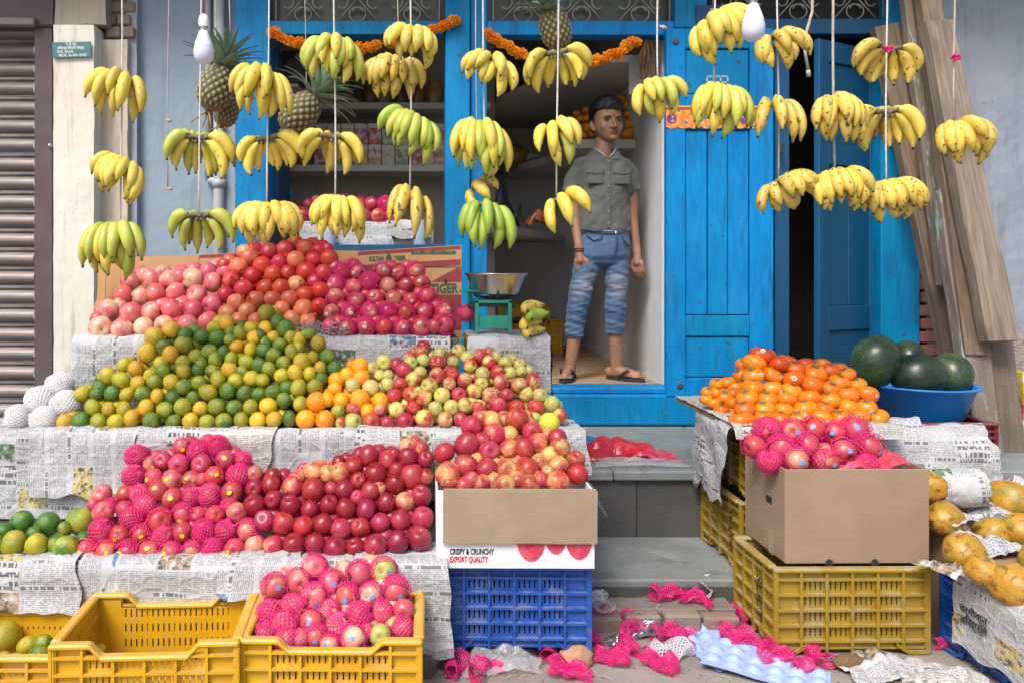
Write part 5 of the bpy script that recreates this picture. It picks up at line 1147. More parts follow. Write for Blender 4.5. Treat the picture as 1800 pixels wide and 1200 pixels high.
# ------------------------------------------------------------------ bananas
rb = random.Random(11)
def banana_mesh(mat, bend, seed):
    """unit length; starts at the origin heading +X, bends towards -Z"""
    N, K = 13, 8; pts = []; p = Vector((0, 0, 0)); 
    rad = [.044, .060, .104, .138, .152, .158, .160, .159, .157, .150, .134, .096, .046, .031]
    vs_ = []; al = []
    for i in range(N + 1):
        t = i / N; a = -bend * t
        d = Vector((math.cos(a), 0, math.sin(a)))
        up = Vector((-d.z, 0, d.x)); sd = Vector((0, 1, 0)); r = rad[i]
        for k in range(K):
            an = 2 * math.pi * k / K + .3; q = 1 + .07 * math.cos(5 * an + seed); vs_.append(p + (up * math.cos(an) + sd * math.sin(an)) * r * q); al.append(t)
        p = p + d * (1 / N)
    fs = [(i * K + k, i * K + (k + 1) % K, (i + 1) * K + (k + 1) % K, (i + 1) * K + k) for i in range(N) for k in range(K)]
    fs += [tuple(range(K))[::-1], tuple(N * K + k for k in range(K))]
    mb = MB().add(vs_, fs); me = mb.mesh('banana', mat, smooth=True, fix=True)
    at = me.attributes.new('along', 'FLOAT', 'POINT'); at.data.foreach_set('value', al); return me
BAN = {k: [banana_mesh(M[k], b, s) for s, b in enumerate((2.0, 2.2, 1.8))] for k in ('banana_y', 'banana_r', 'banana_g', 'banana_gg')}
crown_me = None
def bunch(u, v, w, h, n, style, ripe, label, Y=2.9, roll=0, seed=0, az0=None, span=None, mix=None):
    r_ = random.Random(seed + 100)
    if az0 is None: az0, span = {'front': (0, 140), 'fan': (180, 200), 'side': (90, 70), 'sidel': (-90, 70)}[style]
    if n <= 6 and style == 'front': span = 44 + 16 * n
    root = empty('banana_bunch', P(u, v, Y)); tag(root, label, 'bananas', 'banana bunches hung on strings')
    items = []; n = n if n <= 4 else round(n * (1.5 if style == 'fan' else 1.3)); n1 = max(1, math.ceil(n * .6)); n2 = n - n1
    if style in ('side', 'sidel') or n <= 4: n1, n2 = n, 0
    for lay, m in ((0, n1), (1, n2)):
        for i in range(m):
            f = (i + .5) / m - .5 if m > 1 else 0
            az = R(az0 + f * span * (1 if lay == 0 else .85) + r_.uniform(-7, 7))
            L = .185 * (1 if lay == 0 else .95) * r_.uniform(.86, 1.08)
            if style == 'front': e0 = R(r_.uniform(-6, 14) - 18 * lay); r0 = .020 - .008 * lay
            elif style == 'fan': e0 = R(r_.uniform(0, 16) - 16 * lay); r0 = .022 - .008 * lay
            else: e0 = R(r_.uniform(-40, -22)); r0 = .012
            items.append((az, e0, L, r0, -.020 * lay - .012 * (abs(f) * 2) ** 2 * (style == 'front'), r_.randrange(3), r_.uniform(-.26, .26)))
    mats = []; pts = []
    for (az, e0, L, r0, dz, mi, rl) in items:
        # local +X points outward at azimuth az measured from -Y (towards the viewer) to +X
        outd = Vector((math.sin(az), -math.cos(az), 0)); yaw = math.atan2(outd.y, outd.x)
        sp = .030 * math.sin(az) 
        m = Matrix.Translation(outd * r0 + Vector((sp if style != 'side' else 0, 0, dz))) @ Matrix.Rotation(yaw, 4, 'Z') @ Matrix.Rotation(rl, 4, 'X') @ Matrix.Rotation(-e0, 4, 'Y') @ Matrix.Diagonal((L, L, L, 1))
        mats.append((m, mi)); 
        for q in BAN['banana_y'][mi].vertices.values()[::5]: pts.append(m @ q.co)
    rm = Matrix.Rotation(R(roll + r_.uniform(-9, 9)), 4, 'Y'); pts = [rm @ p for p in pts]
    x0, x1 = min(p.x for p in pts), max(p.x for p in pts); z0, z1 = min(p.z for p in pts), max(p.z for p in pts)
    W, H = w * Y / FPX, h * Y / FPX; sx, sz = W / (x1 - x0), H / (z1 - z0); sx = min(1.5, max(.72, sx)); sz = min(1.5, max(.72, sz)); sy = (sx + sz) / 2
    S = Matrix.Diagonal((sx, sy, sz, 1)); off = Matrix.Translation((-(x0 + x1) / 2 * sx, 0, -(z0 + z1) / 2 * sz))
    base = off @ S @ rm
    for k, (m, mi) in enumerate(mats):
        kind = ripe
        if mix and r_.random() < .4: kind = mix
        o = inst('banana', BAN[kind][mi], root); mm = base @ m
        o.matrix_parent_inverse = mm                  # keeps the shear of a squeezed bunch
    cr = MB(); cp = [base @ (Vector((math.sin(R(az0 + a)) * .050, -math.cos(R(az0 + a)) * .024, -.004 + .004 * math.sin(a))) ) for a in np.linspace(-span / 2, span / 2, 7)]
    cr.tube(cp, [.006, .008, .010, .011, .010, .008, .006], 7); cr.build('crown', M['crown'], root, smooth=True)
    return root, (base @ Vector((0, 0, .02))) + Vector(root.location)
BUN = [
 # u, v, w, h, n, style, ripe, Y, roll, mix, label
 (211, 171, 80, 92, 6, 'front', 'banana_y', 2.95, 12, None, 'small splayed banana bunch, top of the string before the cream pillar'),
 (213, 316, 90, 95, 11, 'front', 'banana_y', 2.95, 14, None, 'full yellow banana bunch, middle of the string before the cream pillar'),
 (206, 442, 116, 102, 12, 'front', 'banana_y', 2.95, -4, 'banana_g', 'large banana bunch, bottom of the string above the pink apples'),
 (350, 270, 104, 90, 11, 'fan', 'banana_g', 2.95, 0, 'banana_y', 'greenish banana bunch fanned open below the light bulb and the pineapples'),
 (352, 407, 82, 76, 7, 'fan', 'banana_g', 2.95, 0, None, 'compact greenish banana bunch above the cardboard at the pink apples'),
 (464, 167, 92, 98, 10, 'front', 'banana_y', 2.95, 10, None, 'yellow banana bunch hanging beside the tilted pineapple'),
 (475, 268, 110, 82, 11, 'fan', 'banana_y', 2.95, 0, None, 'wide banana fan with dark crown below the tilted pineapple'),
 (474, 394, 124, 78, 13, 'front', 'banana_y', 2.95, 0, 'banana_r', 'widest banana bunch hanging just above the pomegranates'),
 (586, 112, 106, 86, 11, 'front', 'banana_y', 2.95, 2, 'banana_g', 'broad banana bunch under the middle of the first marigold garland'),
 (580, 266, 72, 82, 6, 'fan', 'banana_y', 2.95, 0, None, 'narrow banana bunch with dark crown before the juice cartons'),
 (596, 388, 98, 82, 10, 'front', 'banana_y', 2.95, 8, None, 'banana bunch hanging before the apples in the window'),
 (722, 88, 76, 76, 7, 'front', 'banana_y', 2.90, 10, None, 'banana bunch at the rising end of the first garland'),
 (692, 142, 92, 76, 9, 'front', 'banana_r', 3.02, 0, None, 'spotted banana bunch tucked behind another under the first garland'),
 (719, 240, 90, 106, 9, 'front', 'banana_g', 2.95, 26, 'banana_gg', 'green leaning banana bunch before the juice cartons'),
 (722, 378, 56, 96, 4, 'front', 'banana_r', 2.95, 10, None, 'few blotched bananas hanging alone beside the window apples'),
 (858, 136, 70, 82, 8, 'front', 'banana_y', 2.92, 18, None, 'banana bunch before the blue middle post, topmost of its string'),
 (845, 266, 106, 104, 14, 'front', 'banana_g', 2.92, 0, 'banana_y', 'big half green banana bunch before the blue middle post'),
 (845, 342, 36, 60, 3, 'front', 'banana_r', 2.98, -40, None, 'two or three brown spotted bananas behind the green bunch'),
 (855, 398, 68, 86, 6, 'front', 'banana_gg', 2.90, 16, None, 'bright green banana bunch above the weighing scale'),
 (982, 119, 98, 86, 12, 'fan', 'banana_y', 2.92, 0, None, 'banana bunch directly below the hanging pineapple in the doorway'),
 (975, 254, 72, 88, 5, 'front', 'banana_y', 2.92, -22, 'banana_g', 'banana bunch hanging at the shoulder of the boy'),
 (990, 372, 74, 84, 3, 'front', 'banana_y', 2.92, -14, 'banana_g', 'three loose bananas at the elbow of the boy'),
 (1153, 178, 74, 82, 6, 'front', 'banana_g', 2.92, -20, 'banana_y', 'banana bunch at the door jamb, alone on its string'),
 (1261, 66, 110, 106, 11, 'front', 'banana_y', 2.92, -32, None, 'tilted yellow banana bunch beside the bulb over the blue door'),
 (1261, 200, 106, 96, 11, 'front', 'banana_y', 2.92, 16, 'banana_g', 'banana bunch covering the patterned door frieze'),
 (1367, 92, 65, 76, 6, 'front', 'banana_r', 2.92, -12, None, 'small ripe banana bunch at the top edge of the dark doorway'),
 (1353, 219, 54, 80, 4, 'front', 'banana_r', 2.92, -4, None, 'slim ripe banana bunch hanging beside the end of the frieze'),
 (1377, 338, 90, 78, 8, 'front', 'banana_r', 2.92, -20, None, 'blotched banana bunch, lowest at the edge of the dark doorway'),
 (1465, 214, 84, 86, 10, 'front', 'banana_r', 2.92, -6, None, 'round ripe banana bunch in the middle of the dark doorway, upper'),
 (1472, 335, 94, 78, 12, 'front', 'banana_r', 2.92, 0, 'banana_y', 'round ripe banana bunch in the middle of the dark doorway, lower'),
 (1562, 108, 108, 78, 9, 'fan', 'banana_r', 2.92, 0, 'banana_y', 'banana fan with a pink tuft in it before the leaning planks'),
 (1558, 225, 106, 82, 11, 'fan', 'banana_y', 2.92, 0, 'banana_r', 'banana fan in the middle of the string before the leaning planks'),
 (1560, 354, 114, 78, 14, 'front', 'banana_r', 2.95, -4, None, 'dense ripe banana bunch, lowest before the leaning planks'),
 (1682, 251, 94, 84, 11, 'front', 'banana_r', 2.92, 0, None, 'ripe banana bunch hanging alone against the pale plank and wall'),
]
for i, (u, v, w_, h_, n_, stl, ripe, Y, roll, mix, lab) in enumerate(BUN): bunch(u, v, w_, h_, n_, stl, ripe, lab, Y, roll, i, mix=mix)
# a small hand of bananas lying beside the scale
lb = empty('banana_bunch', (XU(930, 3.36), 3.36, SZ + .012)); tag(lb, 'four loose bananas lying on the newspaper beside the weighing scale', 'bananas')
for k, (kd, zz, yw, xx) in enumerate((('banana_r', .018, 182, .07), ('banana_y', .05, 176, .06), ('banana_gg', .085, 184, .085), ('banana_r', .118, 178, .07))):
    inst('banana', BAN[kd][k % 3], lb, (xx, .02 * (k % 2), zz + .0), (R(80), R(0), R(yw)), (.165, .165, .165))
# strings
def string(u, v1, label, Y=2.93, mat='rope_white', r=.0034, u2=None):
    a = P(u, -210, Y); b = P(u2 or u, v1, Y); pts = []
    for i in range(9):
        t = i / 8; p = a.lerp(b, t); p.x += .004 * math.sin(t * 5 + u); pts.append(p)
    o = MB().tube(pts, r, 6).build('hanging_string', M[mat], None, smooth=True); tag(o, label, 'string', 'strings hanging before the shop'); return o
SPEC = [(213, 430, 'white string holding three banana bunches before the cream pillar'), (352, 380, 'white string passing the light bulb with two greenish bunches'), (471, 370, 'white string with three bunches beside the tilted pineapple'),
        (588, 360, 'white string with three bunches before the window'), (721, 340, 'white string with the leaning green bunch'), (851, 372, 'white string before the blue middle post'),
        (980, 345, 'white string below the hanging pineapple'), (1157, 150, 'white string at the door jamb'), (1257, 170, 'white string before the blue plank door'), (1367, 312, 'white string at the edge of the dark doorway'),
        (1466, 310, 'brown rope in the middle of the dark doorway'), (1559, 330, 'white string before the leaning planks'), (1678, 215, 'thin brown string before the pale plank')]
for u, v1, lab in SPEC: string(u, v1, lab, 2.95 if u < 800 else 2.925, 'rope' if u in (1466, 1678) else 'rope_white', .005 if u == 1466 else .0034)
string(296, 330, 'thin empty string before the grey plaster wall', 3.3, 'rope', .0025)
string(380, 240, 'brown string holding the two pineapples', 3.2, 'rope', .003); string(404, 60, 'brown string beside the pineapple leaves', 3.2, 'rope', .003); string(537, 180, 'thin string holding the tilted pineapple', 3.2, 'rope', .002); string(700, 130, 'thin string holding the spotted bunch under the garland', 3.02, 'rope', .002)
string(838, 320, 'thin cord beside the blue middle post', 2.98, 'rope', .0025)
for (u, v, Y, lab) in ((296, 212, 3.3, 'upper paper knot on the empty string'), (298, 332, 3.3, 'lower paper knot on the empty string'), (1166, 48, 2.92, 'paper knot on the string at the door jamb')):
    mb = MB(); 
    for k in range(3): mb.tube([(-.012, 0, .003 * k), (0, .003, .004 - .003 * k), (.013, 0, -.002 * k)], [.003, .005, .002], 5)
    o = mb.build('string_knot', M['rope'], None, smooth=True, loc=P(u, v, Y)); tag(o, lab, 'knot', 'paper knots')
rp = MB(); rp.tube([P(1428, -210, 3.0), P(1428, 20, 3.0), P(1418, 55, 3.0), P(1414, 85, 3.0), P(1421, 125, 3.0)], .0055, 7); rp.tube([P(1421, 124, 3.0), P(1421.5, 135, 3.0)], .008, 7)
tag(rp.build('rope_end', M['rope'], None, smooth=True), 'grey frayed rope end dangling in the dark doorway', 'rope')
pole = MB().tube([(-4, 2.95, CAM_Z + (VY + 205) * 2.95 / FPX), (6, 2.95, CAM_Z + (VY + 205) * 2.95 / FPX)], .02, 10); pole.tube([(-4, 3.2, CAM_Z + (VY + 205) * 3.2 / FPX), (6, 3.2, CAM_Z + (VY + 205) * 3.2 / FPX)], .02, 10)
for x in (-3, .2, 4): pole.tube([(x, 2.9, CAM_Z + (VY + 205) * 2.95 / FPX + .03), (x, F + .1, CAM_Z + (VY + 205) * 3.2 / FPX + .05)], .018, 8)
tag(pole.build('hanging_rail', M['plank_dark'], None, smooth=True), 'wooden rail above the shop front from which the strings hang', 'rail')
pf = MB()
for k in range(9): a = k * 2.4; pf.tube([(0, 0, 0), (.012 * math.cos(a), -.004 - .004 * (k % 2), .008 * math.sin(a))], [.004, .003], 4)
for (u, v, Y, lab) in ((1678, 102, 2.915, 'pink tuft of net tied on the string by the pale plank'), (1560, 88, 2.86, 'pink tuft of net stuck in the banana fan')):
    o = inst('pink_tuft', pf.mesh('pink_tuft', M['net_pink']) if u == 1678 else bpy.data.meshes['pink_tuft'], None, P(u, v, Y), (0, 0, 0), (1.5, 1.5, 1.5)); tag(o, lab, 'tuft', 'pink tufts')
# holed white card on the string over the frieze
hc = MB()
for i in range(4): hc.box(-.038 + i * .0253 - .003, -.038 + i * .0253 + .003, 0, .001, -.022, .022)
for i in range(3): hc.box(-.041, .041, .0, .001, -.022 + i * .022 - .003, -.022 + i * .022 + .003)
tag(hc.build('blister_card', M['print_white'], None, loc=P(1261, 145, 2.93)), 'small white card with round holes strung above the frieze bananas', 'card')

# ------------------------------------------------------------------ bulbs
def bulb(u, v, Y, hpx, label, cordmat):
    s = hpx * Y / FPX / .125
    root = empty('light_bulb', P(u, v, Y)); root.scale = (s, s, s); tag(root, label, 'bulb', 'hanging light bulbs')
    MB().lathe([(0, -.062), (.012, -.061), (.024, -.054), (.031, -.042), (.0335, -.028), (.033, -.014), (.0305, -.004)], 24).build('globe', plain('bulb_globe' + str(u), (.62, .63, .80), .18), root, smooth=True)
    MB().lathe([(.031, -.004), (.0275, .008), (.021, .028), (.0165, .040), (.0155, .046), (0, .046)], 24).build('housing', plain('bulb_housing' + str(u), (.72, .74, .74), .35), root, smooth=True)
    MB().lathe([(.0125, .046), (.0125, .056), (.0135, .058), (.0125, .060), (.0125, .063), (0, .063)], 16).build('metal_base', M['steel'], root, smooth=True)
    MB().lathe([(.0165, .060), (.017, .085), (.013, .098), (.006, .103), (0, .103)], 16).build('holder', M['print_white'], root, smooth=True)
    MB().tube([(0, 0, .1), (.002, 0, .4), (0, 0, .9)], .0028, 6).build('cord', cordmat, root, smooth=True)
bulb(358, 80, 2.45, 66, 'white light bulb on a red wire before the grey plaster wall', plain('red_wire', (.45, .05, .04), .5))
bulb(1324, 36, 2.45, 74, 'white light bulb hanging above the blue plank door', plain('grey_wire', (.4, .4, .4), .5))

# ------------------------------------------------------------------ pineapples
def pine_body(seed):
    nu, nv = 130, 84; vs_ = []; eye = []; fs = []
    for j in range(nv + 1):
        t = j / nv; z = -1 + 2 * t; rr = (max(0, 1 - abs(z) ** 2.6)) ** .5 * .62
        for i in range(nu):
            ph = 2 * math.pi * i / nu
            a = (13 * ph + 16 * z); b = (13 * ph - 16 * z)
            e = abs(math.sin(a / 2)) * abs(math.sin(b / 2)); e = e ** .6; r = rr * (1 + .10 * e + .05 * max(0, e - .9) * 8); vs_.append((r * math.cos(ph), r * math.sin(ph), z)); eye.append(e)
    for j in range(nv):
        for i in range(nu): fs.append((j * nu + i, j * nu + (i + 1) % nu, (j + 1) * nu + (i + 1) % nu, (j + 1) * nu + i))
    me = MB().add(vs_, fs).mesh('body', M['pine'], smooth=True); at = me.attributes.new('eye', 'FLOAT', 'POINT'); at.data.foreach_set('value', eye); return me
PB = pine_body(0)
def leaf_mesh(seed, L=1.0):
    mb = MB(); vs_ = []; N = 7; rr = random.Random(seed); cv = rr.uniform(.5, 1.1); a = R(rr.uniform(4, 10)); p = Vector((0, 0, 0))
    for i in range(N + 1):
        t = i / N; wd = .10 * (1 - t) ** .7 * (1.0 if t > .05 else .8); d = Vector((math.sin(a), 0, math.cos(a))); nrm = Vector((d.z, 0, -d.x))
        vs_ += [p + Vector((0, -wd, 0)) + nrm * -.03 * (1 - t), p + nrm * .012, p + Vector((0, wd, 0)) + nrm * -.03 * (1 - t)]; p = p + d * (1 / N); a += cv / N
    fs = []
    for i in range(N): fs += [(i * 3, i * 3 + 1, i * 3 + 4, i * 3 + 3), (i * 3 + 1, i * 3 + 2, i * 3 + 5, i * 3 + 4)]
    return mb.add(vs_, fs).mesh('leaf', M['leaf'], smooth=True)
LEAF = [leaf_mesh(s) for s in range(5)]
def pineapple(u, v, Y, hpx, axis, label, spin=0, nl=44, lk=1.0, roots=0):
    H = hpx * Y / FPX / 2; root = empty('pineapple', P(u, v, Y)); tag(root, label, 'pineapple', 'pineapples hanging before the shop')
    root.rotation_euler = (aim(axis, spin)).to_euler()
    inst('body', PB, root, (0, 0, 0), (0, 0, 0), (H * 1.08, H * 1.08, H))
    r_ = random.Random(int(u))
    for k in range(nl):
        f = k / nl; az = k * 2.39996; tl = R(62 - 58 * f + r_.uniform(-6, 6)); L = H * lk * (1.15 + .55 * math.sin(math.pi * (.25 + .6 * f))) * r_.uniform(.85, 1.1)
        m = Matrix.Rotation(az, 4, 'Z') @ Matrix.Translation((H * .16 * (1 - f), 0, H * (.92 + .28 * f))) @ Matrix.Rotation(tl, 4, 'Y') @ Matrix.Diagonal((L, L, L, 1))
        o = inst('leaf', LEAF[k % 5], root); o.matrix_parent_inverse = m
    st_ = MB().tube([(0, 0, -H * .95), (0.01, 0, -H * 1.15)], [.012, .010], 7); st_.build('stalk', M['husk'], root, smooth=True)
    for k in range(roots):
        a = k * 1.9; MB().tube([(0, 0, -H), (.02 * math.cos(a), .02 * math.sin(a), -H * 1.25), (.05 * math.cos(a), .05 * math.sin(a), -H * 1.7)], [.004, .003, .002], 5).build('dry_root', M['straw'], root, smooth=True)
pineapple(379, 155, 3.20, 84, (.30, .10, 1), 'pineapple with spreading silver green leaves beside the light bulb', 0, 46, 1.15, 5)
pineapple(398, 196, 3.34, 60, (.12, .45, 1), 'pineapple half hidden behind the one beside the bulb', 1, 34, 1.0, 3)
pineapple(527, 200, 3.20, 84, (.62, .12, .72), 'tilted pineapple with its leaves pointing across the window', 2, 44, 1.2)
pineapple(976, 52, 3.05, 74, (-.35, -.25, 1), 'pineapple hanging at the top of the doorway', 3, 40, 1.15)

# ------------------------------------------------------------------ marigold garlands
def flower_mesh(mat, seed):
    mb = MB(); r_ = random.Random(seed)
    for k in range(46):
        zc = 1 - 2 * (k + .5) / 46; az = k * 2.39996; d = Vector((math.sqrt(1 - zc * zc) * math.cos(az), math.sqrt(1 - zc * zc) * math.sin(az), zc * .75)); n = d.normalized(); t1 = n.orthogonal().normalized(); t2 = n.cross(t1); q = r_.uniform(.8, 1.1)
        s = .30; mb.add([n * .55, n * q + t1 * s, n * (q * 1.08) + t2 * s * .6, n * q - t1 * s, n * (q * .9) - t2 * s], [(0, 1, 2), (0, 2, 3), (0, 3, 4), (0, 4, 1)])
    mb.lathe([(0, -.5), (.5, -.3), (.6, 0), (.5, .4), (0, .55)], 8); return mb.mesh('flower', mat)
FLW = [flower_mesh(M['marigold'], 1), flower_mesh(M['marigold'], 2), flower_mesh(M['marigold_y'], 3)]
def garland(path, n, label, Y):
    pts = [P(a, b, Y) for a, b in path]; L = [0]
    for a, b in zip(pts, pts[1:]): L.append(L[-1] + (b - a).length)
    root = empty('marigold_garland', pts[0]); tag(root, label, 'garland', 'marigold garlands'); r_ = random.Random(n)
    def at(s):
        for k in range(len(L) - 1):
            if s <= L[k + 1] or k == len(L) - 2: return pts[k].lerp(pts[k + 1], (s - L[k]) / (L[k + 1] - L[k]))
    for k in range(n):
        p = at(L[-1] * (k + .5) / n) - pts[0] + Vector((r_.uniform(-.004, .004), r_.uniform(-.01, .01), r_.uniform(-.012, .012))); s = r_.uniform(.023, .031)
        inst('flower', FLW[0 if r_.random() < .45 else (1 if r_.random() < .75 else 2)], root, p, (r_.uniform(0, 6), r_.uniform(0, 6), r_.uniform(0, 6)), (s, s, s))
    MB().tube([q - pts[0] for q in pts], .002, 5).build('thread', M['rope_white'], root)
garland([(474, 57), (490, 61), (510, 72), (535, 80), (560, 82), (600, 86), (640, 86), (665, 82)], 46, 'orange marigold garland sagging across the window opening', F - .08)
garland([(679, 78), (700, 68), (720, 62), (745, 56), (765, 52), (790, 42), (806, 36)], 28, 'orange marigold garland rising to the blue middle post', F - .08)
garland([(856, 58), (880, 76), (905, 88), (935, 105), (965, 112), (1000, 115), (1035, 110), (1060, 104), (1095, 92)], 52, 'orange marigold garland sagging across the doorway', F - .08)
garland([(1098, 82), (1110, 77), (1122, 76)], 5, 'short end of the marigold garland at the dried bundle', F - .08)
mb = MB(); r_ = random.Random(4)
for k in range(40): a = r_.uniform(-1, 1); mb.tube([(a * .01, r_.uniform(-.02, .02), 0), (a * .05, r_.uniform(-.03, .03), -.09), (a * .045 + r_.uniform(-.03, .03), r_.uniform(-.02, .02), -.22)], .0025, 4)
tag(mb.build('dried_grass_bundle', M['husk'], None, loc=P(1138, 72, F + .02)), 'dark dried grass bundle hung at the corner of the doorway', 'charm')
cal = MB().box(-.075, .075, 0, .004, -.11, .11).build('wall_calendar', newspaper('calendar_print', (.6, .58, .55), 0, .7), None, loc=P(1128, 132, F + .16), rot=(R(6), 0, R(-20)))
tag(cal, 'small printed calendar hanging behind the dried bundle', 'calendar')
# ------------------------------------------------------------------ cardboard sheets behind the top tier
def card_panel(u0, u1, vt0, vt1, vb, Y, label, th=.006):
    a, b = P(u0, vt0, Y), P(u1, vt1, Y); z0 = ZV(vb, Y); w_ = b.x - a.x; h0, h1 = a.z - z0, b.z - z0
    o = MB().prism([(0, 0), (w_, 0), (w_, h1), (0, h0)], 0, th).build('cardboard_sheet', M['card_old'], None, loc=(a.x, Y, z0), rot=(R(-5), 0, 0)); tag(o, label, 'cardboard', 'cardboard sheets behind the top tier'); return o, w_, h0, h1
def strip(par, x0, x1, z0, z1, mat, name='printed_band', k=0.0, y=-.0008):
    return MB().prism([(x0, z0), (x1, z0 + k * (x1 - x0)), (x1, z1 + k * (x1 - x0)), (x0, z1)], y, -.0002).build(name, M[mat], par)
cs, w_, h0, h1 = card_panel(628, 812, 441, 430, 600, 3.80, 'printed orange brown carton panel with maroon bands behind the netted apples')
kk = (h1 - h0) / w_
strip(cs, .0, w_ - .004, h0 - .020, h0 - .003, 'print_maroon', k=kk); strip(cs, .0, w_ - .004, h0 - .098, h0 - .068, 'print_maroon', k=kk)
def px(u, v): return (u - 628) * 3.80 / FPX, (600 - v) * 3.80 / FPX
strip(cs, *[px(723, 0)[0], px(802, 0)[0]], px(0, 447)[1], px(0, 440)[1], 'print_green', 'printed_panel')
for k, t in enumerate(('LOT NO', 'GRADE', 'QUALITY', 'PKG. NO.')): text('lettering', t, .016, plain('card_ink_light', (.45, .30, .14), .8), (px(733 + k * 19, 0)[0], -.0016, px(0, 443.2 - k * .6)[1]), (R(90), 0, 0), cs, 0, width=.032)
text('lettering', 'SULTAN', .030, M['print_green'], (px(661, 0)[0], -.0014, px(0, 454.5)[1]), (R(90), R(-3), 0), cs, .0012, width=.070)
text('lettering', 'TIGER', .030, M['print_green'], (px(703, 0)[0], -.0014, px(0, 453.5)[1]), (R(90), R(-3), 0), cs, .0012, width=.054)
em = MB().prism([(-.011, -.022), (.011, -.022), (.015, .006), (.009, .016), (.004, .03), (-.004, .03), (-.009, .016), (-.015, .006)], 0, .0006).build('crest', M['print_green'], cs, loc=(px(683, 0)[0], -.0012, px(0, 455)[1]))
strip(cs, px(742, 0)[0], w_ - .002, px(0, 470)[1], px(0, 468.5)[1], 'print_black', 'fold_line')
MB().prism([px(757, 496), px(812, 496), px(812, 471), px(803, 471)], -.0008, -.0002).build('printed_wedge', M['print_maroon'], cs)
strip(cs, px(700, 0)[0], w_ - .002, px(0, 580)[1], px(0, 518)[1], 'print_maroon')
text('lettering', 'TIGER', .062, M['print_green'], (px(781, 0)[0], -.0014, px(0, 508)[1]), (R(90), R(-1), 0), cs, .0022, width=.135)
MB().lathe([(0, 0), (.008, 0), (.008, .0008), (0, .0008)], 14).build('hand_hole', M['dark'], cs, loc=(px(784, 0)[0], -.0004, px(0, 495)[1]), rot=(R(90), 0, 0)).scale = (1, 1.6, 1)
cs2, w2, _, _ = card_panel(347, 480, 447, 441, 600, 3.82, 'plain carton panel with a maroon edge beside the blue post'); strip(cs2, .0, w2 - .003, .40, .415, 'print_maroon', k=.045)
text('lettering', 'SULTAN', .028, M['print_green'], (.05, -.0014, .36), (R(90), R(-3), 0), cs2, .001, width=.07)
cs3, w3, _, _ = card_panel(168, 346, 452, 448, 600, 3.84, 'plain brown carton panel behind the pink apples')
cs4, w4, _, _ = card_panel(478, 630, 438, 440, 600, 3.83, 'brown carton panel mostly hidden behind the pomegranates')
cw = card_panel(163, 182, 540, 480, 600, 3.78, 'narrow carton strip standing beside the cream pillar')[0]
# ------------------------------------------------------------------ open cardboard boxes
def open_box(name, x0, x1, y0, y1, z0, z1, mat, label, inmat=None, th=.006, rot=0):
    root = empty(name, ((x0 + x1) / 2, (y0 + y1) / 2, z0), (0, 0, rot)); tag(root, label, 'box'); w_, d_, h_ = (x1 - x0) / 2, (y1 - y0) / 2, z1 - z0
    MB().box(-w_, w_, -d_, -d_ + th, .004, h_).build('front_wall', M[mat], root, bevel=.002); MB().box(-w_, w_, d_ - th, d_, .004, h_).build('back_wall', M[mat], root, bevel=.002)
    MB().box(-w_, -w_ + th, -d_ + th + .0005, d_ - th - .0005, .004, h_).build('side_wall', M[mat], root, bevel=.002); MB().box(w_ - th, w_, -d_ + th + .0005, d_ - th - .0005, .004, h_).build('side_wall', M[mat], root, bevel=.002)
    MB().box(-w_ + th, w_ - th, -d_ + th, d_ - th, .004, .012).build('bottom', M[mat], root); return root, w_, d_, h_
wb, w_, d_, h_ = open_box('fruit_box', XU(768, 2.66), XU(1046, 2.66), 2.66, 2.97, .331, ZV(862, 2.66), 'card_white', 'white printed carton of red apples on the blue crate', rot=R(-.6))
fl = rough_box('front_flap', M['card_flap'], -w_ + .022, w_ + .006, -d_ - .014, -d_ - .007, h_ - .172, h_ + .002, .004, None, .03, 31); fl.parent = wb
tp = MB().prism([(-w_ + .022, h_ - .004), (w_ + .006, h_ - .004), (w_ + .004, h_ + .006), (-w_ + .024, h_ + .006)], -d_ - .012, -d_ + .006).build('flap_fold', M['card_flap'], wb)
sf = MB().add([(w_, -d_, h_), (w_, d_, h_), (w_ + .045, d_ * .9, h_ - .09), (w_ + .05, -d_ * .8, h_ - .10)], [(0, 1, 2, 3)]).add([(w_ + .003, -d_, h_ + .003), (w_ + .003, d_, h_ + .003), (w_ + .048, d_ * .9, h_ - .087), (w_ + .053, -d_ * .8, h_ - .097)], [(3, 2, 1, 0)]).build('side_flap', M['card_white'], wb)
text('lettering', 'CRISPY & CRUNCHY', .026, M['print_black'], (-w_ + .118, -d_ - .0008, .060), (R(90), 0, 0), wb, .0009, width=.148)
text('lettering', 'EXPORT QUALITY', .026, M['print_red'], (-w_ + .108, -d_ - .0008, .034), (R(90), 0, 0), wb, .0009, width=.128)
def apple_print(cx, wd, hh, z0):
    pts = []
    for k in range(24):
        a = 2 * math.pi * k / 24; x = math.cos(a) * wd * (1 - .12 * max(0, -math.sin(a))); zz = math.sin(a) * hh; 
        if math.sin(a) > .8: zz -= hh * .12 * (1 - abs(math.cos(a)) / .6)
        pts.append((cx + x, z0 + zz))
    MB().prism(pts, -d_ - .0014, -d_ - .0004).build('printed_apple', M['print_apple'], wb)
apple_print(.052, .047, .060, .088); apple_print(.135, .035, .045, .098); apple_print(.212, .043, .055, .090)
bb, w2_, d2_, h2_ = open_box('fruit_box', 1.302, 1.808, 2.785, 3.115, .302, ZV(824, 2.785), 'card', 'plain brown carton of netted apples on the dusty mustard crate', rot=R(.6))
MB().box(-w2_ - .0008, -w2_ + .0004, -.06, -.015, .18, .205).build('hand_hole', M['dark'], bb, bevel=.0)
for x in (-.10, .06): MB().lathe([(0, 0), (.014, 0), (.014, .0012), (0, .0012)], 12).build('notch', M['dark'], bb, loc=(x, -d2_ - .0004, .006), rot=(R(90), 0, 0))
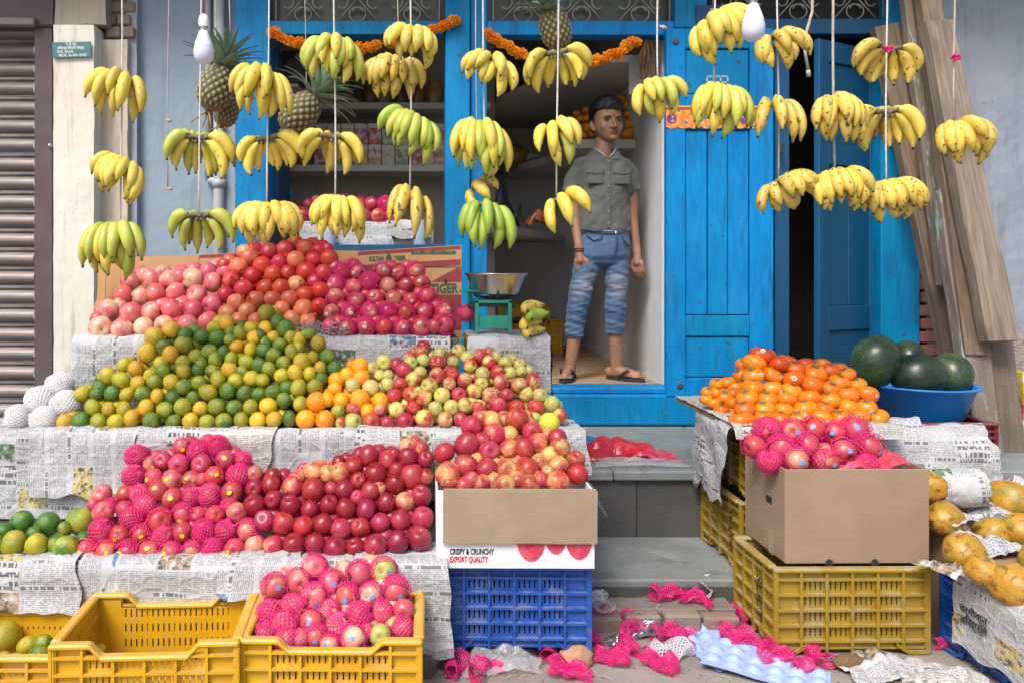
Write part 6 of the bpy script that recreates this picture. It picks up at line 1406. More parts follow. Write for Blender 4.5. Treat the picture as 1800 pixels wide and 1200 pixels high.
MB().box(-w2_ - .0008, -w2_ - .0002, -d2_ + .09, -d2_ + .13, .0, .09).build('tape', plain('brown_tape', (.36, .27, .18), .3), bb)
def film(name, c, rx, ry, h, mat, label, seed, cat='plastic bag', group=None, rot=0, nseg=22, k=1.0):
    mb = MB(); vs_ = []; N = nseg * 2
    for j in range(N + 1):
        for i in range(N + 1):
            x = (i / N * 2 - 1); y = (j / N * 2 - 1); d = max(abs(x), abs(y)); f = max(0, 1 - (x * x + y * y) * .55)
            q = .55 + .9 * mnoise.noise(Vector((x * 1.1 * k, y * 1.1 * k, seed))) + .55 * abs(mnoise.noise(Vector((x * 2.2 * k + y, y * 2.2 * k - x, seed + 3)))) - .22 * abs(mnoise.noise(Vector((x * 5 - y * 2, y * 5, seed + 5)))); q = max(q, .06)
            e = 1 + .22 * mnoise.noise(Vector((x * 2, y * 2, seed + 9))); vs_.append((x * rx * e, y * ry * e, max(.002, h * f * q) + .002))
    W = N + 1; mb.add(vs_, [(j * W + i, j * W + i + 1, (j + 1) * W + i + 1, (j + 1) * W + i) for j in range(N) for i in range(N)])
    uv = [(p[0], p[1]) for p in vs_]
    o = mb.build(name, M[mat], None, smooth=True, uv=uv, fix=False, loc=c, rot=(0, 0, rot)); tag(o, label, cat, group); return o
film('plastic_liner', (1.70, 2.93, .625), .085, .13, .055, 'bag_pink', 'pink plastic liner showing in the brown carton beside the apples', 3)
film('plastic_liner', (1.60, 2.83, .615), .10, .03, .045, 'bag_pink', 'pink plastic liner folded over the front edge of the brown carton', 6)

# ------------------------------------------------------------------ weighing scale
SCY = 3.42; sc0 = P(862, 592, SCY); ws = empty('weighing_scale', (sc0.x, SCY, SZ + .010)); tag(ws, 'green iron weighing scale with a steel pan on the newspaper covered crate', 'scale')
g = M['scale_green']
MB().box(-.055, .075, -.05, -.035, .02, .075).build('front_plate', g, ws, bevel=.003)
fr = MB()
for x in (-.062, .078):
    for y in (-.05, .09): fr.box(x - .008, x + .008, y - .008, y + .008, .0, .14)
fr.box(-.07, .086, -.058, -.046, .128, .142); fr.box(-.07, .086, .084, .096, .128, .142); fr.box(-.07, -.054, -.046, .084, .128, .142); fr.box(.07, .086, -.046, .084, .128, .142); fr.box(-.07, .086, -.056, -.048, .02, .032)
fr.build('frame', g, ws, bevel=.002)
bm_ = MB(); bm_.bar((-.10, -.02, .12), (.10, -.02, .115), .012, .014); bm_.bar((-.09, .05, .12), (.10, .05, .118), .012, .014); bm_.tube([(0, -.02, .115), (0, -.02, .165)], .006, 8); bm_.tube([(.03, .02, .05), (.03, .02, .13)], .005, 8); bm_.build('beam', M['black_iron'], ws)
MB().box(-.135, -.05, -.05, .06, .175, .182).build('weight_plate', g, ws, bevel=.003); MB().tube([(-.09, .0, .12), (-.09, 0, .176)], .008, 8).build('plate_stem', g, ws)
pc = MB()
for a in (0, 1.57, 3.14, 4.71): pc.tube([(.025, .02, .145), (.025 + .085 * math.cos(a), .02 + .085 * math.sin(a), .155), (.025 + .10 * math.cos(a), .02 + .10 * math.sin(a), .178)], .006, 6)
pc.build('pan_cradle', M['black_iron'], ws)
MB().lathe([(0, .163), (.088, .163), (.098, .170), (.128, .245), (.139, .252), (.139, .255), (.126, .249), (.094, .173), (.085, .168), (0, .168)], 40, c=(.025, .02, 0)).build('pan', M['steel'], ws, smooth=True)

# ------------------------------------------------------------------ persimmon tray, basin, melons
TZ = ZV(747, 3.1); tray = MB().box(1.26, 1.90, 3.10, 3.80, TZ - .025, TZ - .004).build('tray_board', M['card_flap'], None, bevel=.003); tag(tray, 'newspaper covered cardboard tray under the persimmons', 'tray')
sheet([(3.79, TZ), (3.10, TZ), (3.088, TZ - .01), (3.080, TZ - .05)], 1.25, 1.90, 'newspaper under the persimmons folded over the front edge of the tray', 'news_w', .006, 15)
sheet([(0, 0), (.03, -.03), (.045, -.33)], 0, .42, 'large newspaper flap hanging down the step side of the persimmon tray', 'news', .012, 16, ragged=.05)
o = COL.objects[-1]; o.rotation_euler = (0, 0, R(86)); o.location = (1.262, 3.14, TZ + .004); 
sheet([(3.50, .640), (3.30, .690), (3.22, .675), (3.17, .60), (3.15, .47)], 2.02, 2.33, 'crumpled newspaper sheet draped between the blue basin and the papayas', 'news_pic', .016, 17, ragged=.04)
sheet([(0, 0), (.05, .01), (.12, -.05), (.15, -.20)], 0, .26, 'newspaper sheet tucked below the blue basin beside the persimmons', 'news', .014, 18, ragged=.03)
o = COL.objects[-1]; o.rotation_euler = (0, 0, R(-6)); o.location = (1.80, 3.30, TZ - .01); o.scale = (1, -1, 1)
BY = 3.86; bz0, bz1 = .610, ZV(686, BY - .2); bcx = XU(1616, BY)
bas = MB().lathe([(0, 0), (.17, 0), (.178, .008), (.232, bz1 - bz0 - .012), (.252, bz1 - bz0 - .004), (.254, bz1 - bz0 + .004), (.246, bz1 - bz0 + .006), (.228, bz1 - bz0 - .004), (.172, .014), (0, .012)], 48).build('plastic_basin', M['basin'], None, smooth=True, loc=(bcx, BY, bz0)); tag(bas, 'wide blue plastic basin holding dark watermelons', 'basin')
def melon_mesh(seed):
    def fn(d): return Vector((d.x * .84, d.y * .84, d.z * (1.0))) * (1 + .02 * mnoise.noise(d * 2 + Vector((seed, 0, 0))))
    def ex(mb): mb.tube([(0, 0, .98), (.02, 0, 1.06)], .03, 6, 1)
    return radial_mesh('watermelon', fn, [M['melon'], M['stem']], 36, 24, ex)
mm = melon_mesh(1)
for (x, y, r, ax, dz, lab) in ((975, 205, 121, (.45, .1, .9), -.03, 'largest dark watermelon standing upright in the blue basin'), (1185, 275, 118, (1, .2, .25), -.10, 'dark watermelon lying across the front of the blue basin'), (1345, 262, 98, (.2, .7, .9), .0, 'dark watermelon against the planks in the blue basin'), (1135, 182, 80, (.3, .8, .6), .14, 'watermelon mostly hidden at the back of the blue basin')):
    YY = BY + dz; u, v = x / 2.727 + 1180, y / 2.727 + 560; rr = r / 2.727 * YY / FPX * 1.08
    tag(inst('watermelon', mm, None, P(u, v, YY), aim(ax).to_euler(), (rr, rr, rr)), lab, 'watermelon', 'watermelons in the basin')

# ------------------------------------------------------------------ papayas
def papaya_mesh(seed):
    def fn(d):
        th = math.acos(max(-1, min(1, d.z))); ph = math.atan2(d.y, d.x); q = .82 + .06 * math.cos(th) * -1 + .03 * math.cos(5 * ph + seed); zz = d.z * (1.05 if d.z > 0 else .9) - .10 * math.exp(-((math.pi - th) / .25) ** 2) * -1
        k = 1 + .04 * mnoise.noise(d * 2 + Vector((seed * 3, 0, 0))); return Vector((d.x * q * k, d.y * q * k, zz * k))
    def ex(mb): mb.lathe([(0, .98), (.10, 1.0), (.085, 1.05), (0, 1.04)], 8, 1); mb.lathe([(0, -.80), (.12, -.83), (.05, -.86), (0, -.85)], 8, 1)
    return radial_mesh('papaya', fn, [M['papaya'], M['calyx']], 28, 20, ex)
PAP = [papaya_mesh(s) for s in range(3)]
PPY = [(1150, 165, 92, (.9, -.35, .1), 2.98, 'papaya wrapped in a newspaper band nearest the brown carton'), (1562, 238, 118, (.35, -.9, .15), 3.0, 'round papaya at the top of the pile showing its end'), (1228, 335, 100, (-.7, -.65, .1), 2.85, 'papaya beside the corner of the brown carton'),
       (1640, 400, 105, (.8, -.4, .1), 2.82, 'papaya half wrapped in white paper at the edge of view'), (1335, 512, 112, (-.6, -.7, .2), 2.70, 'papaya with a white mark in the middle of the pile'), (1432, 608, 88, (-.1, -1, -.1), 2.58, 'small papaya wedged between two larger ones in front'),
       (1600, 690, 128, (.1, -1, -.25), 2.52, 'largest papaya in front showing its scarred end'), (1745, 560, 110, (.5, -.8, .1), 2.62, 'papaya cut off by the edge of view in the front of the pile'), (1480, 420, 95, (.4, -.3, .5), 2.86, 'papaya buried under crumpled newspaper in the pile')]
for k, (x, y, r, ax, YY, lab) in enumerate(PPY):
    u, v = x / 3 + 1250, y / 3 + 800; rr = r / 3 * YY / FPX * 1.12; tag(inst('papaya', PAP[k % 3], None, P(u, v, YY), aim(ax, k).to_euler(), (rr, rr, rr * .92)), lab, 'papaya', 'papayas piled on crates')
def wrap(c, r, L, axis, label, seed, mat='news', a0=0, a1=6.28):
    mb = MB(); vs_ = []; uv = []; nu, nv = 40, 14; m = aim(axis)
    for j in range(nv + 1):
        for i in range(nu + 1):
            a = a0 + (a1 - a0) * i / nu; zz = (j / nv - .5) * L; q = r * (1.06 - .10 * abs(j / nv - .5) * 2 + .10 * abs(mnoise.noise(Vector((math.cos(a) * 3, math.sin(a) * 3, zz * 22 + seed)))) + .05 * mnoise.noise(Vector((a * 4, zz * 60, seed))))
            if j in (0, nv): zz += mnoise.noise(Vector((a * 3, seed, 0))) * .03
            vs_.append(m @ Vector((q * math.cos(a), q * math.sin(a), zz))); uv.append((a * r, zz))
    W = nu + 1; mb.add(vs_, [(j * W + i, j * W + i + 1, (j + 1) * W + i + 1, (j + 1) * W + i) for j in range(nv) for i in range(nu)])
    o = mb.build('newspaper_wrap', M[mat], None, smooth=True, uv=uv, fix=False, loc=c); tag(o, label, 'newspaper', 'newspaper round the papayas'); return o
q = P(1690, 856, 2.97); wrap(q, .068, .15, (.9, -.35, .1), 'newspaper band wrapped round the papaya nearest the brown carton', 3, 'news_pic')
for k, (u, v, YY, rx, ry, h, rot, mt, lab) in enumerate(((1672, 900, 2.86, .07, .06, .07, .4, 'news', 'crumpled newspaper between the papayas beside the brown carton'), (1740, 895, 2.93, .08, .05, .06, -.3, 'news_pic', 'crumpled newspaper with colour print below the top papaya'),
        (1660, 990, 2.66, .045, .08, .06, .3, 'news_pic', 'torn newspaper hanging from the papaya pile beside the brown carton'), (1755, 955, 2.72, .09, .05, .07, .2, 'news', 'white crumpled newspaper in the middle of the papaya pile'),
        (1785, 1000, 2.62, .07, .05, .06, -.5, 'news_v', 'folded newspaper edge over the front papayas'), (1785, 842, 3.04, .06, .04, .06, .9, 'news_w', 'twist of white paper on top of the papaya pile'), (1700, 935, 2.78, .05, .05, .05, .9, 'news_w', 'ball of newspaper beside the papaya with a white mark'))):
    c = P(u, v + 14, YY); film('crumpled_newspaper', c, rx, ry, h * .8, mt, lab, k * 3.3 + 1, 'newspaper', 'newspaper round the papayas', rot, 18, .9)
core = []
for k, (x0, x1, y0, y1, z0, z1, lab) in enumerate(((1.90, 2.55, 2.84, 3.04, .0, .38, 'newspaper covered carton hidden under the back of the papaya pile'), (1.93, 2.5, 2.60, 2.82, .287, .36, 'flat carton on the blue crate under the papayas'))):
    tag(rough_box('carton', M['card'], x0, x1, y0, y1, z0, z1, .004, None, .05, 41 + k), lab, 'carton')
# newspaper hung over the blue crate under the papayas, its headline readable
nw = sheet([(0, 0), (-.012, -.006), (-.020, -.03), (-.024, -.24)], 0, .36, 'newspaper with a headline hung over the side of the blue papaya crate', 'news_pic', .004, 19, ragged=.03)
nw.rotation_euler = (0, 0, R(-87)); nw.location = (1.868, 2.72, .300)
for k, (t, zz) in enumerate((('वर्गीकृत', -.10), ('डिस्प्ले', -.135))): text('headline', t, .034, M['print_black'], (.10, -.0285 - .002, zz), (R(90), 0, 0), nw, .0004, width=.12)
sheet([(2.75, .292), (2.43, .292), (2.418, .28), (2.412, .05)], 1.88, 2.5, 'newspaper over the front of the blue papaya crate', 'news', .006, 20)

# ------------------------------------------------------------------ stock inside the shop
PK = [((.50, .06, .04), 'red'), ((.55, .36, .05), 'yellow'), ((.16, .30, .07), 'green'), ((.50, .20, .05), 'orange'), ((.40, .05, .16), 'magenta'), ((.45, .40, .32), 'cream')]
def packmat(c, nm):
    s = NT('carton_' + nm); v = s.coord('Object'); z_ = s.sep(v)[2]; cc = s.mix(s.ramp(s.noise(s.off(v, s.rnd(), 5), 26, 4), .42, .6), c, (.55, .52, .45)); cc = s.mix(s.m('GREATER_THAN', z_, .115), cc, (.6, .58, .52)); cc = s.mix(s.ramp(s.noise(s.off(v, s.rnd(), 9), 34, 3), .6, .66), cc, (.10, .16, .05)); s.set(col=cc, rough=.35); return s.mat
PM = [MB().box(-.046, .046, -.03, .03, 0, .148).mesh('pack_' + n, packmat(c, n), fix=True, bevel=.003) for c, n in PK]
zs = ZV(290, Ys); k = 0
for row in range(2):
    for i in range(10):
        u = 565 + i * 23.5; j = (i * 2 + row * 3 + i // 3) % 6; o = inst('juice_carton', PM[j], None, (XU(u, Ys + .06), Ys + .06 + .004 * ((i * 3) % 4), zs + .001 + row * .150), (0, 0, R(-4 + (i * 37 % 9))))
        tag(o, f'{PK[j][1]} juice carton, {ORD[i + 1]} from left in the {"lower" if row == 0 else "upper"} tier on the shelf', 'carton', 'juice cartons on the shelf')
zu = ZV(180, Ys)
jar = MB().lathe([(0, 0), (.05, 0), (.055, .01), (.055, .13), (.045, .145), (.045, .165), (0, .168)], 18)
for i, (u, c, lab) in enumerate(((650, (.20, .10, .05), 'brown'), (676, (.35, .25, .12), 'tan'), (705, (.10, .08, .07), 'dark'), (735, (.30, .12, .06), 'reddish'), (764, (.38, .28, .08), 'mustard'), (610, (.12, .12, .13), 'grey'))):
    o = inst('storage_jar', jar.mesh('storage_jar', plain('jar_' + lab, c, .3, tuple(x * .5 for x in c), 20, .8), smooth=True), None, (XU(u, Ys + .08), Ys + .08, zu + .001)); tag(o, f'{lab} jar standing on the upper shelf in the window', 'jar', 'jars on the upper shelf')
bx = MB().box(-.08, .08, -.06, .06, 0, .20).build('speaker_box', M['black_iron'], None, bevel=.006, loc=(XU(520, 5.0), 5.0, ZV(150, 5.0))); tag(bx, 'dark box on a bracket inside the window behind the pineapple leaves', 'box')
MB().lathe([(0, 0), (.045, 0), (.055, .008), (.05, .012), (0, .006)], 18).build('cone', M['step_dark'], bx, loc=(0, -.061, .10), rot=(R(90), 0, 0))
MB().box(-.10, .02, -.05, .35, -.02, -.002).build('bracket', M['shelf_white'], bx)
ct = MB().box(XU(525, 4.76), XU(762, 4.76), 4.77, 5.15, ZV(430, 4.76), ZV(392, 4.76)).build('window_counter', M['shelf_white'], None, bevel=.004); tag(ct, 'counter box inside the window carrying apples on newspaper', 'counter')
for x in (XU(530, 4.8), XU(742, 4.8)): MB().box(x, x + .05, 4.82, 4.87, .648, ZV(430, 4.76) - .001).build('leg', M['plank_dark'], ct)
sheet(tier_path(4.76, ZV(391, 4.76) + .001, .14, .35), XU(530, 4.76), XU(690, 4.76), 'newspaper draped over the window counter under the apples', 'news', .010, 21, ragged=.03); sheet(tier_path(4.76, ZV(391, 4.76) + .002, .10, .35, .016), XU(680, 4.76), XU(758, 4.76), 'torn newspaper corner at the end of the window counter', 'news_w', .012, 22, ragged=.04)
for (u, v, c, lab) in ((578, 418, (.22, .16, .42), 'purple'), (738, 412, (.05, .25, .5), 'blue')):
    bt = MB().lathe([(0, 0), (.035, 0), (.038, .01), (.038, .13), (.014, .17), (.014, .19), (0, .19)], 16).build('water_bottle', sheet_plastic('bottle_' + lab, (.5, .6, .75), .5, .1), None, smooth=True, loc=(XU(u, 4.70), 4.70, ZV(v + 25, 4.7))); tag(bt, f'clear water bottle with {lab} cap below the window counter', 'bottle', 'water bottles')
    MB().lathe([(0, .19), (.016, .19), (.016, .21), (0, .212)], 12).build('cap', plain('cap_' + lab, c, .4), bt, smooth=True)
bs = MB().box(XU(560, 4.70) - .05, XU(790, 4.70), 4.665, 4.735, ZV(444, 4.7) - .02, ZV(444, 4.7)).build('window_ledge', M['blue'], None, bevel=.003); tag(bs, 'narrow blue ledge behind the cardboard carrying water bottles', 'ledge')
sbg = film('snack_bag', (XU(955, 5.2), 5.30, 1.612), .10, .07, .11, 'print_apple', 'orange snack bag on the counter shelf inside the doorway', 8, 'snack bag'); sbg.data.materials[0] = plain('snack_bag_print', (.55, .13, .03), .3, (.05, .03, .03), 16, .9)
bk = film('black_bag', (XU(893, 5.25), 5.38, 1.612), .10, .09, .34, 'black_iron', 'black cloth bag slumped on the counter shelf behind the green bananas', 12, 'bag')
pp = inst('papaya', PAP[0], None, (XU(908, 6.5), 6.5, 2.184 + .075), aim((1, .2, .1)).to_euler(), (.105, .105, .105)); tag(pp, 'dark papaya on the inner shelf beside the hanging bunches', 'papaya')
bg2 = film('plastic_bag', (XU(940, 6.3), 6.3, 2.186), .07, .06, .08, 'bag_clear', 'pale plastic bag beside the dark papaya on the inner shelf', 15); 
crate('crate_yellow', (XU(925, 6.3), 6.5, .648), .55, .36, .28, 'yellow crate in the dark on the shop floor, lower', R(8)); crate('crate_yellow', (XU(905, 6.3), 6.5, .930), .55, .36, .12, 'yellow crate in the dark on the shop floor, upper', R(5), dip=.0)
jr2 = inst('storage_jar', bpy.data.meshes['storage_jar'], None, (XU(880, 5.9), 6.15, 2.622), (0, 0, 0), (1.3, 1.3, 1.3)); tag(jr2, 'large jar on the high shelf inside the doorway', 'jar')
# ------------------------------------------------------------------ litter on the street
rl = random.Random(5)
def loose_net(mat, seed, L=.11, w_=.05, bend=.4, nu=20, nr=18, th=.0013):
    mb = MB(); pt = []; r_ = random.Random(seed)
    for j in range(nr + 1):
        t = j / nr; a = bend * (t - .5); cx = L * (t - .5); cy = L * bend * .35 * math.sin(t * 3); row = []
        ww = w_ * (.75 + .3 * math.sin(t * 4 + seed) + .25 * (1 - abs(2 * t - 1)) ) ; hh = .012 + .012 * abs(math.sin(t * 5 + seed))
        for i in range(nu):
            p = 2 * math.pi * (i + .5 * (j % 2)) / nu; row.append(Vector((cx + .006 * math.sin(p * 2 + seed), cy + ww / 2 * math.cos(p) + .004 * mnoise.noise(Vector((p, t * 5, seed))), hh + hh * math.sin(p) * .95 + .010 * mnoise.noise(Vector((t * 6, p, seed))) + .003)))
        pt.append(row)
    c0 = [sum((q for q in row), Vector()) / nu for row in pt]
    def strand(a, b, c):
        d = (b - a); 
        if d.length < 1e-6: return
        d.normalize(); n = ((a + b) / 2 - c); n = n.normalized() if n.length > 1e-6 else Vector((0, 0, 1)); s = d.cross(n); s = s.normalized() * th if s.length > 1e-6 else Vector((th, 0, 0)); n = n * th
        mb.add([a - s, a + n, a + s, b - s, b + n, b + s], [(0, 3, 4, 1), (1, 4, 5, 2)])
    for j in range(nr):
        for i in range(nu): strand(pt[j][i], pt[j + 1][i], c0[j]); strand(pt[j][i], pt[j + 1][(i + (1 if j % 2 else -1)) % nu], c0[j])
    return mb.mesh('discarded_net', mat)
LN = [loose_net(M['net_pink'], s, L, w_, b) for s, L, w_, b in ((1, .11, .06, .3), (2, .10, .055, .9), (3, .15, .05, .6), (4, .09, .06, .2))]; LW = [loose_net(M['net_white'], 7, .13, .075, .4), loose_net(M['net_white'], 8, .11, .06, .8)]
def gp(u, v, z=0.0):
    Y = (CAM_Z - z) * FPX / (v - VY); return Vector((XU(u, Y), Y, z))
NETS_G = [(1172, 1054, .06, 0, 12, 1.15, 'beside the lowest step'), (1221, 1064, .06, 1, -30, 1.1, 'beside the white net near the mustard crate'), (1090, 1100, 0, 0, -20, 1.3, 'before the brick edging'), (1118, 1135, 0, 2, 80, 1.2, 'lying lengthwise before the foil'), (1160, 1176, 0, 3, -35, 1.25, 'below the white net on the street'),
          (1077, 1166, 0, 3, -12, 1.2, 'alone on the bare concrete'), (1212, 1133, 0, 1, 60, 1.1, 'touching the pale blue tray'), (1172, 1122, 0, 0, 15, 1.1, 'under the crumpled foil'), (1287, 1092, 0, 1, -40, 1.2, 'against the back of the mustard crate'), (1292, 1126, 0, 3, -10, 1.2, 'on top of the pale blue tray'),
          (1325, 1142, 0, 2, -35, 1.0, 'beside the corner of the mustard crate'), (1367, 1166, 0, 0, -10, 1.1, 'in front of the mustard crate'), (1046, 1118, 0, 2, 85, 1.2, 'at the corner of the blue crate'), (1000, 1192, 0, 0, -18, 1.2, 'in front of the orange stone'), (804, 1182, 0, 3, 70, 1.2, 'beside the yellow crate of netted apples'),
          (854, 1192, 0, 1, 40, 1.2, 'in front of the clear plastic bag'), (970, 1156, 0, 0, 70, .9, 'under the blue crate'), (1447, 1162, 0, 1, 80, 1.1, 'below the front of the mustard crate'), (1130, 1118, 0, 1, 0, .9, 'between foil and street'), (1268, 1070, 0, 2, 30, 1.0, 'half under the mustard crate'), (1700, 1150, 0, 2, -35, 1.2, 'along the foot of the blue papaya crate'), (1412, 1180, 0, 3, 20, .8, 'beside the coconut husk'), (775, 1150, .0, 1, 30, .9, 'at the end of the lowest tier')]
for (u, v, z, k, a, s, lab) in NETS_G: tag(inst('discarded_net', LN[k], None, gp(u, v, z + .001), (R(rl.uniform(-8, 8)), R(rl.uniform(-8, 8)), R(a)), (s, s, s)), 'discarded pink foam net ' + lab, 'foam net', 'foam nets dropped on the street')
for (u, v, z, k, a, s, lab) in ((1182, 1158, 0, 0, 20, 1.2, 'between the pink net and the pale blue tray'), (1258, 1046, .06, 1, 25, 1.3, 'against the mustard crate by the step'), (1064, 1066, .06, 1, 80, 1.1, 'at the corner of the blue crate by the step')): tag(inst('discarded_net', LW[k], None, gp(u, v, z + .001), (0, 0, R(a)), (s, s, s)), 'discarded white foam net ' + lab, 'foam net', 'foam nets dropped on the street')
# pulp trays with fruit hollows
def tray_mesh(nx, ny, p=.075, seed=0, curl=.010):
    N = 9; mb = MB(); vs_ = []; W = nx * N + 1; H = ny * N + 1
    for j in range(H):
        for i in range(W):
            x, y = i / N, j / N; dx, dy = (x % 1) - .5, (y % 1) - .5
            if int(y) % 2: dx = ((x + .5) % 1) - .5
            ok = .45 < (x + (.5 if int(y) % 2 else 0)) % (nx + 1) and (int(y) % 2 == 0 or .5 < x < nx - .5)
            z = (.017 if ok else 0) * max(0, math.cos(min(1.57, math.hypot(dx, dy) * 3.9))) ** .7
            vs_.append(((x - nx / 2) * p, (y - ny / 2) * p, z + .004 + curl * abs(mnoise.noise(Vector((x * .3, y * .3, seed)))) + curl * .8 * (abs(x / nx - .5) ** 2)))
    mb.add(vs_, [(j * W + i, j * W + i + 1, (j + 1) * W + i + 1, (j + 1) * W + i) for j in range(H - 1) for i in range(W - 1)]); return mb.mesh('pulp_tray', M['tray'], smooth=True)
t1 = inst('pulp_tray', tray_mesh(4, 6, .064, 1), None, gp(1252, 1128), (0, 0, R(18))); tag(t1, 'pale blue pulp fruit tray lying on the street before the step', 'fruit tray', 'pulp trays on the street')
t2 = inst('pulp_tray', tray_mesh(3, 6, .064, 5, .016), None, gp(1345, 1180) + Vector((0, 0, .006)), (R(4), 0, R(62))); tag(t2, 'pale blue pulp tray curling along the foot of the mustard crate', 'fruit tray', 'pulp trays on the street')
film('crumpled_foil', gp(1150, 1110), .11, .05, .05, 'foil', 'crumpled black and silver foil on the street', 2, 'foil', None, .2, 24, 1.6); film('crumpled_foil', gp(1092, 1130), .05, .035, .03, 'foil', 'small torn piece of foil under the pink net', 9, 'foil', None, -.2, 18, 1.6)
film('plastic_bag', gp(880, 1168), .13, .08, .07, 'bag_clear', 'crumpled clear plastic bag in front of the blue crate', 5, rot=.1); film('plastic_bag', gp(1572, 1178), .07, .05, .05, 'bag_clear', 'scrap of clear plastic film below the mustard crate', 11)
film('plastic_bag', (XU(1035, 3.95), 4.02, .4345), .13, .14, .07, 'bag_blue', 'blue plastic bag lying against the blue sill', 21); film('plastic_bag', (XU(1085, 3.85), 3.84, .4345), .17, .13, .10, 'bag_red', 'red plastic bag lying on the plinth before the doorway', 23); film('plastic_bag', (XU(1130, 3.85), 3.80, .4345), .14, .10, .06, 'bag_pink', 'pink translucent bag beside the red one on the plinth', 27); film('plastic_bag', (XU(1120, 3.7), 3.68, .4345), .20, .07, .03, 'bag_clear', 'clear plastic film spread at the edge of the plinth', 29)
film('crumpled_newspaper', gp(1535, 1178), .12, .09, .06, 'news_pic', 'crumpled newspaper with blue print in front of the mustard crate', 33, 'newspaper', 'newspaper dropped on the street', .2, 22, .8); film('crumpled_newspaper', gp(1650, 1192), .13, .09, .05, 'news_w', 'crumpled newspaper in front of the blue papaya crate', 35, 'newspaper', 'newspaper dropped on the street', -.2, 22, .8)
def rock(seed, sx, sy, sz): return radial_mesh('stone', lambda d: Vector((d.x * sx, d.y * sy, d.z * sz)) * (1 + .25 * mnoise.noise(d * 1.7 + Vector((seed, 0, 0))) + .06 * mnoise.noise(d * 6 + Vector((seed, 0, 0)))), [M['stone']], 20, 14)
tag(inst('stone', rock(3, .062, .045, .036), None, gp(1016, 1172) + Vector((0, .02, .022)), (0, 0, .3)), 'orange weathered stone under the corner of the blue crate', 'stone')
lg = MB().tube([(-.06, 0, .035), (.0, .01, .037), (.06, 0, .034)], [.036, .038, .035], 12).build('wood_block', M['plank_dark'], None, loc=gp(757, 1178), rot=(0, 0, R(70))); tag(lg, 'short dark log supporting the end of the stand', 'log')
ck = radial_mesh('coconut_husk', lambda d: Vector((d.x * .09, d.y * .05, d.z * .045)) * (1 + .12 * mnoise.noise(d * 3)), [M['husk']], 20, 14); tag(inst('coconut_husk', ck, None, gp(1492, 1176) + Vector((0, .0, .026)), (0, 0, .2), (.62, .55, .58)), 'brown coconut husk lying under the mustard crate', 'husk')
mb = MB(); r_ = random.Random(9)
for k in range(70):
    u, v = r_.choice(((1080, 1050), (900, 1190), (980, 1180), (1110, 1065), (850, 1185), (1000, 1160), (1240, 1190), (760, 1195), (1140, 1060))); u += r_.uniform(-70, 70); v += r_.uniform(-14, 14)
    z_ = .06 if v < 1078 and 1050 < u < 1260 else 0
    if v > 1085 or z_ > 0:
        p = gp(u, v, z_); a = r_.uniform(0, 6.28); L = r_.uniform(.02, .07); d = Vector((math.cos(a), math.sin(a), 0)) * L; mb.tube([p + Vector((0, 0, .002)), p + d * .5 + Vector((0, 0, r_.uniform(.004, .012))), p + d + Vector((0, 0, .002))], .0012, 4)
cr_b = MB()
for k in range(420):
    u, v = r_.uniform(760, 1800), r_.uniform(1095, 1215); p = gp(u, v); s = r_.uniform(.002, .007); a = r_.uniform(0, 6.28)
    cr_b.add([p + Vector((s * math.cos(a + q), s * .7 * math.sin(a + q), .0015 + (.003 if q == 0 else 0))) for q in (0, 2.1, 4.2)] + [p + Vector((0, 0, .006 * r_.random()))], [(0, 1, 3), (1, 2, 3), (2, 0, 3)], k % 3)
tag(cr_b.build('litter_crumbs', [M['husk'], M['straw'], M['street_up']], None, fix=False), 'crumbs of dirt, leaf and husk scattered over the street', 'crumbs', kind='stuff')
tag(mb.build('straw', M['straw'], None), 'scattered stalks of dry straw on the street', 'straw', kind='stuff')
mb = MB()
for k in range(160): p = Vector((r_.uniform(-.10, .12), r_.uniform(-.03, .05), r_.uniform(0, .05))); a = r_.uniform(0, 6.28); d = Vector((math.cos(a), .3 * math.sin(a), math.sin(a))) * .022; mb.tube([p, p + d * .5 + Vector((0, -.006, .004)), p + d], .0014, 3)
tag(mb.build('shredded_paper', plain('shredded_paper', (.42, .42, .43), .6, (.2, .2, .21), 30, .8), None, loc=(XU(560, 3.36), 3.35, C_Z + .004)), 'grey shredded paper spilling out between mandarins and netted apples', 'shredded paper', kind='stuff')
mb = MB()
for k in range(220): p = Vector((r_.uniform(-.1, .25), r_.uniform(-.06, .08), r_.uniform(0, .20))); a = r_.uniform(0, 6.28); d = Vector((math.cos(a), math.sin(a), r_.uniform(-.6, .6))) * .07; mb.tube([p, p + d * .5 + Vector((0, 0, .01)), p + d], .002, 3)
tag(mb.build('straw', M['straw'], None, loc=(XU(1800, 4.3), 4.35, ZV(650, 4.3))), 'straw heaped beyond the leaning planks at the edge of view', 'straw', kind='stuff')
sk = MB().box(-.15, .25, -.1, .1, 0, ZV(655, 4.3) - .4335); s_ = NT('printed_sack'); v_ = s_.coord('Object'); cc = s_.mix(s_.ramp(s_.noise(v_, 9, 2), .45, .5), (.6, .6, .62), (.6, .06, .10)); cc = s_.mix(s_.ramp(s_.noise(s_.off(v_, 4.0, 1), 7, 2), .55, .58), cc, (.7, .5, .04)); s_.set(col=cc, rough=.5)
sko = rough_box('printed_sack', s_.mat, XU(1786, 4.3), XU(1786, 4.3) + .5, 4.25, 4.45, .4335, ZV(655, 4.3), .02, None, .04, 51); tag(sko, 'brightly printed sack of straw beyond the leaning planks', 'sack')
